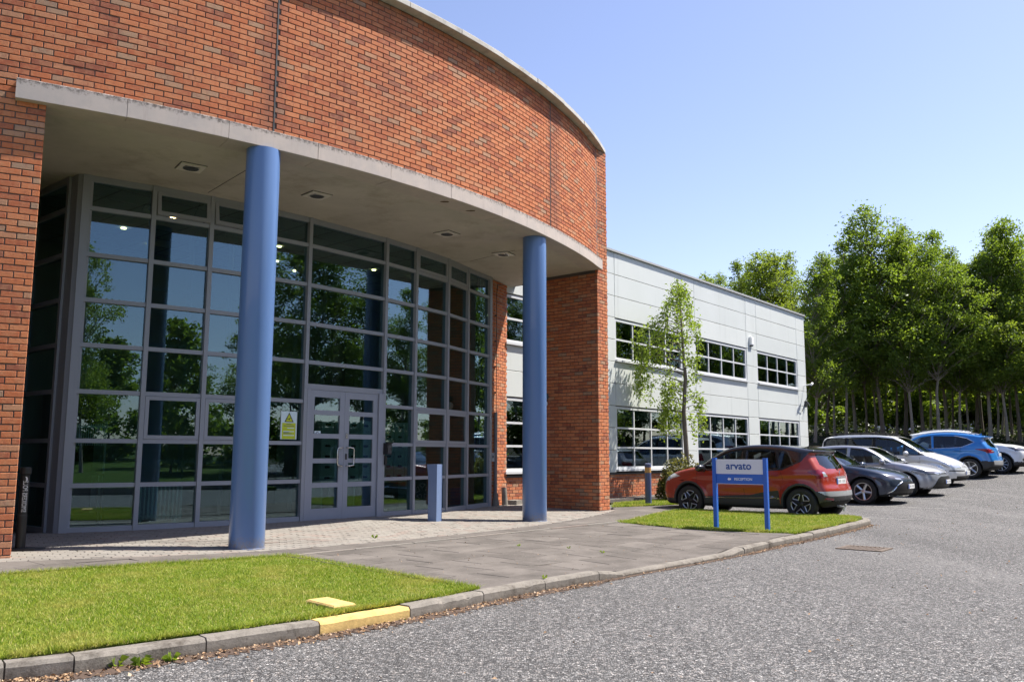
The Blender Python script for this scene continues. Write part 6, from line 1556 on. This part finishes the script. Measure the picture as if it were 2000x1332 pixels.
    if S.get('aerial'):
        ax_, kind = S['aerial']; zz = sz(ax_, 0); mb = MB()
        if kind == 'rod': mb.lathe([(.03, -.01), (.018, .03)], 10, (ax_, 0, zz)); mb.tube([(ax_, 0, zz + .02), (ax_ - .16, 0, zz + .26)], [.006, .003], 6)
        else: mb.add([(ax_ + .09, 0, zz - .01), (ax_ - .06, .025, zz - .01), (ax_ - .06, -.025, zz - .01), (ax_ - .07, 0, zz + .065)], [(0, 1, 3), (0, 3, 2), (1, 2, 3)])
        put('aerial', mb.mesh('aerial', M['seam'] if kind == 'rod' else S['paint']), t, local=True)
    for end, pz, fr in S['plates']:
        px = sx(.20, pz, end > 0) + end * .012; mb = MB(); mb.box((px, 0, pz), (.014, .52, .112)); o = put('number_plate', mb.mesh('number_plate', M['plate']), t, local=True)
        s_ = end; mb = MB(); mb.box((px + end * .006, -s_ * .238, pz), (.008, .044, .110)); put('blue_band', mb.mesh('blue_band', M['plate_blue']), o, local=True)
        mb = MB()
        for k in range(7):
            if k != 3: mb.box((px + end * .0065, s_ * (-.17 + k * .06), pz), (.005, .030, .055))
        put('characters', mb.mesh('characters', M['plate_mark']), o, local=True)
    for end, ez, kind, er in S.get('emblems', []):
        ex = sx(0, ez, end > 0) + end * .012; mb = MB()
        if kind == 'diamond': pts = [(ex, 0, ez + er), (ex, er * .72, ez), (ex, 0, ez - er), (ex, -er * .72, ez), (ex, 0, ez + er)]; mb.tube(pts, er * .17, 6)
        elif kind == 'ovals':
            for a, b, dz in ((er * 1.4, er, 0), (er * .5, er * .9, 0), (er * .95, er * .42, er * .45)): mb.tube([(ex, a * math.cos(q), ez + dz + b * math.sin(q)) for q in np.linspace(0, 6.283, 21)], er * .12, 6)
        elif kind == 'ring':
            mb.tube([(ex, er * math.cos(q), ez + er * math.sin(q)) for q in np.linspace(0, 6.283, 21)], er * .12, 6)
            for q in ((-.6, .75, -.25, -.8), (-.25, -.8, 0, -.2), (.6, .75, .25, -.8), (.25, -.8, 0, -.2), (-.25, .85, 0, .1), (.25, .85, 0, .1)): mb.tube([(ex, q[0] * er, ez + q[1] * er), (ex, q[2] * er, ez + q[3] * er)], er * .1, 5)
        else:
            mb.tube([(ex, er * math.cos(q), ez + er * math.sin(q)) for q in np.linspace(0, 6.283, 21)], er * .14, 6); mb.box((ex, 0, ez), (.012, er * 2.6, er * .36))
        put('emblem', mb.mesh('emblem', M['chrome'], 60), t, local=True)
    # cabin
    mb = MB(); cx = S['cabin']
    for s_ in (-1, 1):
        for x in (cx, cx - .85): mb.box((x, s_ * .38, .62), (.5, .48, .2)); mb.box((x - .26, s_ * .38, .92), (.14, .46, .52), ((.97, 0, .24), (0, 1, 0), (-.24, 0, .97))); mb.box((x - .34, s_ * .38, 1.24), (.09, .24, .15))
    put('seats', mb.mesh('seats', M['trim_seat']), t, local=True)
    mb = MB(); mb.box((cx + .85, 0, .86), (.5, W - .45, .2)); mb.box((cx, 0, .40), (2.9, W - .5, .05))
    mb.tube([(cx + .52, .38 - .18 * math.cos(q) * S.get('rhd', -1) * 0 + .18 * math.cos(q), .95 + .18 * math.sin(q)) for q in np.linspace(0, 6.283, 17)], .014, 6); put('dashboard', mb.mesh('dashboard', M['trim_seat']), t, local=True)
    if S.get('extra'): S['extra'](t, sx, sy, sz)
    return t
P_ = lambda *a: mat_paint(*a)
paint_orange = mat_paint('orange_car_paint', (.29, .018, .003), .1, .34, .15); paint_black = mat_paint('black_roof_paint', (.012, .011, .013), 0, .22)
paint_navy = mat_paint('navy_car_paint', (.034, .048, .078), .4, .25, .2); paint_silver = mat_paint('silver_car_paint', (.40, .41, .45), .55, .32, .15)
paint_pale = mat_paint('pale_silver_car_paint', (.70, .71, .72), .35, .35, .1); paint_blue = mat_paint('blue_car_paint', (.016, .18, .52), .25, .28, .15); paint_white = mat_paint('white_car_paint', (.78, .79, .79), 0, .28)
G_, GD = M['car_glass'], M['car_glass_dark']

capt = dict(L=4.12, W=1.78, H=1.57, h=.017, axles=(1.19, -1.416), R=.33, Ra=.375, rim=.218, style='petal', spin=.25, paint=paint_orange, bf=.26, br=.17, pf=.11, pr=.09, arch=.05, k=.09,
    profile=[(1.75, .22), (1.98, .25), (2.05, .42), (2.06, .60), (2.02, .76), (1.93, .86), (1.72, .955), (1.40, 1.035), (1.12, 1.09), (.85, 1.22), (.45, 1.42), (.12, 1.51), (-.35, 1.555), (-.85, 1.545), (-1.3, 1.50), (-1.62, 1.455), (-1.76, 1.425), (-1.70, 1.345), (-1.80, 1.19), (-1.91, 1.03), (-1.96, .93), (-1.99, .76), (-2.05, .62), (-2.06, .46), (-1.98, .34), (-1.72, .25), (-.9, .21), (.9, .21)],
    belt=[(-2, 1.04), (-1, 1.02), (.9, .97), (1.5, .93), (2.1, .78)],
    windows=[('f', [(.88, 1.02), (.50, 1.255), (.18, 1.39), (-.10, 1.43), (-.12, 1.0)]), ('r', [(-.22, 1.0), (-.20, 1.435), (-.70, 1.43), (-.86, 1.40), (-.96, 1.05)])],
    seams=[[(.98, 1.0), (1.0, .75), (.86, .42), (.80, .24)], [(-.17, .98), (-.15, .6), (-.20, .24)], [(-1.0, 1.04), (-1.06, .82), (-1.0, .6), (-.93, .44), (-.92, .25)]],
    strips=[([(.78, .405), (0, .415), (-.72, .44), (-.98, .43), (-.74, .475)], .009, M['chrome'])], handles=[(-.02 + .05, .87), (-.86, .90)], mirror=(.80, 1.04), mirror_mat=paint_black, aerial=(-1.30, 'rod'),
    plates=[(-1, .80, 0)], emblems=[(-1, .955, 'diamond', .06)], cabin=.25)
capt['regions'] = [
    ('door', paint_orange, 'side', [(.98, 1.0), (1.0, .75), (.86, .42), (.80, .24), (-.20, .24), (-.15, .6), (-.17, 1.0)]),
    ('door', paint_orange, 'side', [(-.17, 1.0), (-.15, .6), (-.20, .24), (-.92, .25), (-.93, .44), (-1.0, .6), (-1.06, .82), (-1.0, 1.05)]),
    ('sill_trim', M['cladding'], 'side', [(.86, .19), (.86, .42), (.3, .46), (-.3, .49), (-.62, .56), (-.95, .60), (-1.0, .19)]),
    ('roof', paint_black, 'side', [(1.02, 1.0), (.5, 1.32), (.1, 1.47), (-.3, 1.56), (-1.1, 1.56), (-1.58, 1.47), (-1.60, 1.40), (-1.44, 1.20), (-1.05, 1.02), (-.1, .975)]),
    ('roof', paint_black, 'fn', lambda c, n: (n[:, 2] > .45) & (c[:, 2] > 1.38) & (c[:, 0] < .35)),
    ('roof', paint_black, 'fn', lambda c, n: (c[:, 2] > 1.385) & (c[:, 0] < -1.45)),
    ('roof', paint_black, 'fn', lambda c, n: (c[:, 0] < 1.06) & (c[:, 0] > -.2) & (c[:, 2] > 1.075) & (np.abs(c[:, 1]) > .40) & (n[:, 2] > .15)),
    ('side_window', G_, 'side', capt['windows'][0][1]), ('side_window', GD, 'side', capt['windows'][1][1]),
    ('quarter_window', GD, 'side', [(-1.02, 1.06), (-.95, 1.395), (-1.12, 1.36), (-1.36, 1.20)]),
    ('windscreen', G_, 'front', [(0, 1.09), (.68, 1.07), (.54, 1.47), (0, 1.50)]),
    ('rear_window', GD, 'rear', [(0, 1.05), (.48, 1.06), (.62, 1.14), (.54, 1.365), (0, 1.395)]),
    ('bumper_trim', M['cladding'], 'fn', lambda c, n: (c[:, 0] < -1.60) & (c[:, 2] < .60 - .10 * np.clip((-c[:, 0] - 1.6) / .4, 0, 1) * 0)),
    ('bumper_trim', M['cladding'], 'fn', lambda c, n: (c[:, 0] > 1.40) & (c[:, 2] < .36)),
    ('skid_plate', M['silver_trim'], 'rear', [(0, .50), (.66, .50), (.80, .53), (.84, .60), (.6, .605), (0, .60)]), ('skid_plate', M['silver_trim'], 'rear', [(0, .27), (.42, .27), (.5, .33), (.62, .40), (.56, .43), (.4, .385), (0, .385)]),
    ('tail_light', M['red_lens'], 'side', [(-1.56, .985), (-1.75, .915), (-2.1, .86), (-2.1, 1.02), (-1.8, 1.045), (-1.66, 1.03)]),
    ('tail_light', M['red_lens'], 'rear', [(.56, .89), (.95, .84), (.95, 1.04), (.66, 1.03)]), ('reversing_lamp', M['clear_lens'], 'rear', [(.57, .90), (.70, .89), (.70, .99), (.63, 1.0)]),
    ('rear_reflector', M['red_lens'], 'rear', [(.52, .41), (.80, .44), (.76, .475), (.54, .46)]),
    ('headlight', M['clear_lens'], 'side', [(1.42, .86), (1.62, .92), (1.95, .86), (2.06, .74), (1.8, .76)]), ('headlight', M['clear_lens'], 'front', [(.50, .72), (.95, .76), (.95, .9), (.6, .84)]),
    ('grille', M['grille'], 'front', [(0, .68), (.42, .71), (.46, .78), (0, .80)]), ('grille', M['grille'], 'front', [(0, .25), (.6, .25), (.55, .45), (0, .46)])]
def cap_extra(t, sx, sy, sz):
    mb = MB(); px = sx(0, .885, False); mb.box((px - .012, 0, .885), (.03, .50, .035)); put('boot_handle', mb.mesh('boot_handle', M['chrome']), t, local=True)
    mb = MB(); mb.tube([(sx(.0, 1.075, False) - .02, 0, 1.075), (sx(.3, 1.10, False) - .02, -.18, 1.11), (sx(.3, 1.14, False) - .015, -.38, 1.16)], .008, 6); mb.lathe([(.03, -.03), (.02, 0)], 10, (sx(0, 1.06, False) - .01, 0, 1.06)); put('rear_wiper', mb.mesh('rear_wiper', M['seam']), t, local=True)
    mb = MB(); mb.tube([(-1.95, .2, .29), (-2.10, .2, .27), (-2.13, .2, .33)], .022, 8); mb.box((-2.1, .2, .24), (.03, .12, .10)); put('tow_bar', mb.mesh('tow_bar', M['silver_trim']), t, local=True)
    for s in (1, -1):
        mb = MB(); mb.tube([(sx(.62, .56), s * .62, .56), (sx(.74, .44), s * .74, .44), (sx(.78, .33), s * .78, .33), (sx(.6, .33), s * .60, .33), (sx(.62, .56), s * .62, .56)], .012, 6); put('fog_surround', mb.mesh('fog_surround', M['chrome']), t, local=True)
capt['extra'] = cap_extra
def place(contact, nose, S, front, right, off=.125):
    """car centre from where one near wheel touches the road; nose = unit vector"""
    nose = np.array(nose, float); nose /= np.linalg.norm(nose); left = np.array((-nose[1], nose[0])); ax = S['axles'][0] if front else S['axles'][1]
    side = (-1 if right else 1) * (S['W'] / 2 - off); c = np.array(contact) - nose * ax - left * side; return c, math.atan2(nose[1], nose[0])
c, a = place((5.91, 17.52), (-.763, .646), capt, False, False); suv = make_car('small_suv', 'orange red compact suv with black roof, nose to the wall behind the sign', capt, (c[0] + .06, c[1] + .02), a, -.12); suv.scale = (.965, .965, .985)
AXN = (.77, -.635)
def corolla_regions(S, d, zbelt, paint, saloon):
    W_ = S['windows']; N = S['L'] / 2
    return [('door', paint, 'side', S['doors'][0]), ('door', paint, 'side', S['doors'][1]),
        ('side_window', G_, 'side', W_[0][1]), ('side_window', GD, 'side', W_[1][1]), ('windscreen', G_, 'front', [(0, .985), (.70, .975), (.53, 1.36), (0, 1.395)]),
        ('rear_window', GD, 'rear', [(0, 1.02), (.6, 1.02), (.5, 1.28), (0, 1.30)]),
        ('headlight', M['dark_lens'], 'side', [(N - .78, .765), (N - .45, .755), (N - .12, .67), (N, .60), (N - .3, .635)]), ('headlight', M['dark_lens'], 'front', [(.40, .625), (.95, .62), (.95, .76), (.62, .72), (.42, .675)]),
        ('headlight_clear', M['clear_lens'], 'front', [(.46, .635), (.62, .64), (.62, .68), (.46, .66)]),  # pale clear patch set in the smoked lens
        ('grille', M['grille'], 'front', [(0, .635), (.38, .635), (.40, .665), (0, .675)]), ('grille', M['grille'], 'front', [(0, .255), (.62, .255), (.76, .275), (.60, .50), (.45, .575), (0, .585)]),
        ('tail_light', M['red_lens'], 'rear', [(.45, .78), (.95, .78), (.95, .92), (.5, .9)])]
hatch = dict(L=4.37, W=1.79, H=1.45, axles=(1.255, -1.385), R=.325, rim=.215, style='twin', paint=paint_silver, bf=.34, br=.18, pf=.10,
    profile=[(1.85, .21), (2.10, .24), (2.17, .34), (2.185, .48), (2.15, .62), (2.10, .70), (1.95, .79), (1.65, .885), (1.3, .945), (1.02, .985), (.65, 1.17), (.2, 1.365), (-.15, 1.425), (-.6, 1.44), (-1.1, 1.405), (-1.6, 1.34), (-1.82, 1.295), (-1.80, 1.24), (-2.0, 1.03), (-2.1, .92), (-2.15, .75), (-2.18, .55), (-2.12, .36), (-1.85, .24), (-.9, .19), (.9, .19)],
    belt=[(-2, .96), (-1, .93), (.9, .90), (1.5, .84), (2.2, .66)], windows=[('f', [(.92, .93), (.55, 1.15), (.15, 1.33), (-.22, 1.365), (-.25, .92)]), ('r', [(-.33, .92), (-.31, 1.365), (-.85, 1.34), (-1.25, 1.24), (-1.42, 1.05), (-1.1, .95)])],
    doors=[[(1.0, .92), (1.02, .6), (.85, .25), (-.25, .25), (-.28, .92)], [(-.28, .92), (-.25, .25), (-.9, .25), (-1.05, .6), (-1.1, .94)]], seams=[[(1.0, .92), (1.02, .6), (.85, .25)], [(-.28, .92), (-.25, .25)], [(-1.1, .94), (-1.05, .6), (-.9, .25)]],
    handles=[(-.1, .80), (-.92, .83)], mirror=(.70, .97), plates=[(1, .43, 1)], emblems=[(1, .655, 'ovals', .05)], cabin=.2,
    end_lines=[(1, [(.60, .52), (.74, .30), (.80, .245), (.5, .235), (0, .235)], .011, M['silver_trim'])])
hatch['regions'] = corolla_regions(hatch, 0, .93, paint_silver, False)
saloon = dict(hatch, L=4.63, axles=(1.38, -1.32), paint=paint_navy, style='five', bf=.36, br=.16,
    profile=[(1.95, .20), (2.22, .24), (2.30, .34), (2.315, .48), (2.28, .62), (2.22, .70), (2.07, .79), (1.75, .885), (1.4, .945), (1.1, .985), (.7, 1.18), (.25, 1.37), (-.1, 1.425), (-.5, 1.435), (-1.0, 1.37), (-1.5, 1.18), (-1.78, 1.07), (-2.15, 1.05), (-2.27, 1.0), (-2.30, .8), (-2.315, .55), (-2.25, .36), (-1.9, .24), (-.9, .19), (.9, .19)],
    windows=[('f', [(1.0, .93), (.62, 1.15), (.2, 1.33), (-.15, 1.365), (-.18, .92)]), ('r', [(-.26, .92), (-.24, 1.365), (-.8, 1.32), (-1.3, 1.08), (-1.2, .95)])],
    doors=[[(1.08, .92), (1.1, .6), (.95, .25), (-.18, .25), (-.21, .92)], [(-.21, .92), (-.18, .25), (-.85, .25), (-1.0, .6), (-1.05, .94)]], seams=[[(1.08, .92), (1.1, .6), (.95, .25)], [(-.21, .92), (-.18, .25)]],
    mirror=(.80, .97), handles=[(-.05, .80), (-.9, .83)], plates=[(1, .46, 1)], emblems=[(1, .655, 'ovals', .052)], cabin=.3,
    end_lines=[(1, [(.44, .575), (.62, .50), (.80, .29), (.74, .235), (.4, .225), (0, .225)], .014, M['chrome']), (1, [(0, .685), (.42, .68)], .009, M['chrome'])])
saloon['regions'] = corolla_regions(saloon, 0, .93, paint_navy, True)
c, a = place((8.95, 21.8), AXN, saloon, True, True); make_car('saloon_car', 'dark navy saloon with a chrome edged black grille parked nose out beside the orange suv', saloon, c, a, -.035)
c, a = place((11.1, 24.15), AXN, hatch, True, True); make_car('hatchback_car', 'mid silver hatchback with slim swept headlights parked nose out between navy saloon and people carrier', hatch, c, a, .045)
mpv = dict(L=4.634, W=1.81, H=1.76, axles=(1.43, -1.41), R=.325, rim=.205, style='five', paint=paint_pale, bf=.30, br=.12, pf=.10, pr=.05, tum=.26, k=.09,
    profile=[(1.95, .22), (2.22, .26), (2.31, .40), (2.317, .55), (2.28, .68), (2.18, .78), (1.9, .93), (1.55, 1.06), (1.32, 1.13), (.9, 1.38), (.45, 1.60), (.15, 1.68), (-.4, 1.725), (-1.1, 1.73), (-1.7, 1.70), (-2.02, 1.62), (-2.12, 1.5), (-2.2, 1.2), (-2.27, .95), (-2.31, .7), (-2.317, .5), (-2.25, .36), (-1.9, .25), (-.9, .2), (.9, .2)],
    belt=[(-2.3, 1.06), (0, 1.04), (1.2, 1.0), (1.7, .92), (2.3, .7)],
    windows=[('f', [(.62, 1.06), (.62, 1.40), (.30, 1.56), (-.25, 1.62), (-.28, 1.06)]), ('r', [(-.36, 1.06), (-.34, 1.62), (-1.2, 1.62), (-1.22, 1.07)])],
    doors=[[(1.12, 1.04), (1.12, .6), (1.0, .27), (-.3, .27), (-.32, 1.05)], [(-.32, 1.05), (-.3, .27), (-1.0, .27), (-1.15, .6), (-1.25, 1.06)]], seams=[[(1.12, 1.04), (1.12, .6), (1.0, .27)], [(-.32, 1.05), (-.3, .27)]],
    handles=[(-.15, .92), (-1.08, .93)], mirror=(.72, 1.10), rails=(.2, -1.75, .66, M['seam'], .055), plates=[(1, .49, 1)], emblems=[(1, .76, 'ring', .06)], cabin=.35)
mpv['regions'] = [('door', paint_pale, 'side', mpv['doors'][0]), ('door', paint_pale, 'side', mpv['doors'][1]), ('window_surround', M['seam'], 'side', [(1.28, 1.04), (.95, 1.25), (.64, 1.43), (.30, 1.585), (-.25, 1.645), (-1.9, 1.62), (-2.02, 1.50), (-2.05, 1.1), (-1.2, 1.045)]),
    ('side_window', G_, 'side', mpv['windows'][0][1]), ('side_window', GD, 'side', mpv['windows'][1][1]), ('quarter_window', GD, 'side', [(-1.3, 1.08), (-1.28, 1.62), (-1.85, 1.59), (-1.98, 1.48), (-2.0, 1.14)]), ('quarter_window', G_, 'side', [(.68, 1.06), (.68, 1.37), (1.18, 1.07)]),
    ('windscreen', G_, 'front', [(0, 1.135), (.74, 1.13), (.58, 1.63), (0, 1.655)]), ('rear_window', GD, 'rear', [(0, 1.1), (.7, 1.1), (.62, 1.56), (0, 1.6)]),
    ('headlight', M['clear_lens'], 'side', [(1.78, .83), (1.74, .70), (2.0, .655), (2.3, .62), (2.28, .74)]), ('headlight', M['clear_lens'], 'front', [(.47, .645), (.95, .66), (.95, .82), (.45, .765)]),
    ('grille', M['grille'], 'front', [(.04, .665), (.40, .675), (.405, .69), (.04, .68)]), ('grille', M['grille'], 'front', [(.04, .70), (.40, .71), (.40, .725), (.04, .715)]), ('grille', M['grille'], 'front', [(.10, .735), (.40, .745), (.40, .76), (.10, .75)]),
    ('bumper_trim', M['cladding'], 'front', [(.30, .53), (.95, .535), (.95, .575), (.30, .57)]), ('bumper_trim', M['cladding'], 'side', [(1.95, .535), (2.4, .53), (2.4, .57), (1.95, .575)]), ('grille', M['grille'], 'front', [(.0, .31), (.68, .31), (.70, .385), (0, .40)]),
    ('tail_light', M['red_lens'], 'rear', [(.7, .8), (.95, .8), (.95, 1.1), (.75, 1.1)])]
c, a = place((13.6, 27.7), AXN, mpv, True, True); make_car('people_carrier', 'pale silver people carrier with black roof rails parked nose out', mpv, c, a, .16)
qash = dict(L=4.39, W=1.81, H=1.62, axles=(1.30, -1.346), R=.345, rim=.235, style='five', paint=paint_blue, bf=.30, br=.18, arch=.05, pf=.10, pr=.08,
    profile=[(1.85, .24), (2.1, .30), (2.17, .42), (2.195, .58), (2.18, .75), (2.10, .88), (1.9, .985), (1.55, 1.06), (1.18, 1.10), (.75, 1.30), (.35, 1.48), (.0, 1.555), (-.5, 1.59), (-1.0, 1.575), (-1.5, 1.52), (-1.80, 1.47), (-1.94, 1.44), (-1.84, 1.36), (-1.97, 1.17), (-2.06, 1.03), (-2.11, .88), (-2.16, .72), (-2.195, .58), (-2.17, .42), (-2.05, .32), (-1.8, .26), (-.9, .22), (.9, .22)],
    belt=[(-2.2, 1.10), (-1, 1.07), (.9, 1.02), (1.5, .96), (2.2, .82)],
    windows=[('f', [(.95, 1.03), (.6, 1.27), (.25, 1.43), (-.12, 1.485), (-.15, 1.04)]), ('r', [(-.22, 1.04), (-.20, 1.485), (-.95, 1.46), (-1.28, 1.38), (-1.5, 1.25), (-1.1, 1.09)])],
    doors=[[(1.05, 1.02), (1.08, .7), (.9, .3), (-.18, .3), (-.18, 1.03)], [(-.18, 1.03), (-.18, .3), (-.8, .3), (-1.0, .7), (-1.1, 1.07)]], seams=[[(1.05, 1.02), (1.08, .7), (.9, .3)], [(-.18, 1.03), (-.18, .3)], [(-1.1, 1.07), (-1.02, .7), (-.85, .4)]],
    strips=[([(.95, 1.02), (-.2, 1.03), (-1.1, 1.075), (-1.53, 1.25), (-1.28, 1.395), (-.9, 1.48)], .008, M['chrome'])],
    handles=[(-.05, .93), (-.95, .96)], mirror=(.80, 1.06), rails=(.1, -1.5, .60, M['alloy'], .035), aerial=(-1.55, 'fin'), plates=[(-1, .82, 0), (1, .48, 1)], emblems=[(-1, .95, 'bar', .05), (1, .78, 'bar', .055)], cabin=.25)
def qreg(S, paint):
    return [('door', paint, 'side', S['doors'][0]), ('door', paint, 'side', S['doors'][1]), ('side_window', G_, 'side', S['windows'][0][1]), ('side_window', GD, 'side', S['windows'][1][1]),
        ('sill_trim', M['cladding'], 'side', [(1.0, .2), (1.0, .40), (-1.0, .42), (-1.0, .2)]), ('bumper_trim', M['cladding'], 'fn', lambda c, n: (c[:, 0] < -1.55) & (c[:, 2] < .60)), ('bumper_trim', M['cladding'], 'fn', lambda c, n: (c[:, 0] > 1.6) & (c[:, 2] < .42)),
        ('windscreen', G_, 'front', [(0, 1.105), (.72, 1.09), (.55, 1.49), (0, 1.53)]), ('rear_window', GD, 'rear', [(0, 1.06), (.52, 1.08), (.64, 1.17), (.54, 1.37), (0, 1.40)]),
        ('skid_plate', M['silver_trim'], 'rear', [(0, .46), (.72, .47), (.76, .62), (0, .62)]), ('skid_plate', M['silver_trim'], 'rear', [(0, .32), (.5, .32), (.52, .38), (0, .38)]),
        ('tail_light', M['red_lens'], 'side', [(-1.50, 1.015), (-1.75, .955), (-1.95, .88), (-2.2, .86), (-2.2, .99), (-1.9, 1.03)]), ('tail_light', M['red_lens'], 'rear', [(.46, .92), (.6, .88), (.95, .87), (.95, 1.03), (.6, 1.0)]), ('reversing_lamp', M['clear_lens'], 'rear', [(.5, .925), (.66, .925), (.66, .96), (.5, .955)]),
        ('headlight', M['dark_lens'], 'side', [(1.5, .965), (1.75, .965), (2.05, .885), (2.2, .80), (1.95, .83), (1.7, .87)]), ('headlight', M['dark_lens'], 'front', [(.42, .80), (.95, .82), (.95, .96), (.6, .93), (.42, .87)]), ('grille', M['grille'], 'front', [(0, .52), (.30, .52), (.42, .85), (0, .87)]), ('grille', M['grille'], 'front', [(0, .26), (.8, .28), (.7, .42), (0, .44)]),
        ('fog_lamp', M['dark_lens'], 'front', [(.70 + .055 * math.cos(q), .50 + .055 * math.sin(q)) for q in np.linspace(0, 5.9, 14)])]
qash['regions'] = qreg(qash, paint_blue)
c, a = place((16.1, 30.0), (-AXN[0], -AXN[1]), qash, False, False); make_car('blue_suv', 'bright blue suv with silver roof rails parked nose in, its rear towards the road', qash, c, a, .41)
white = dict(qash, paint=paint_white, style='ten', rim=.235, bf=.32); white['regions'] = qreg(white, paint_white)
c, a = place((18.05, 31.5), AXN, white, True, True); make_car('white_suv', 'white suv whose bonnet shows past the blue suv, farthest of the parked cars', white, c, a, .555)
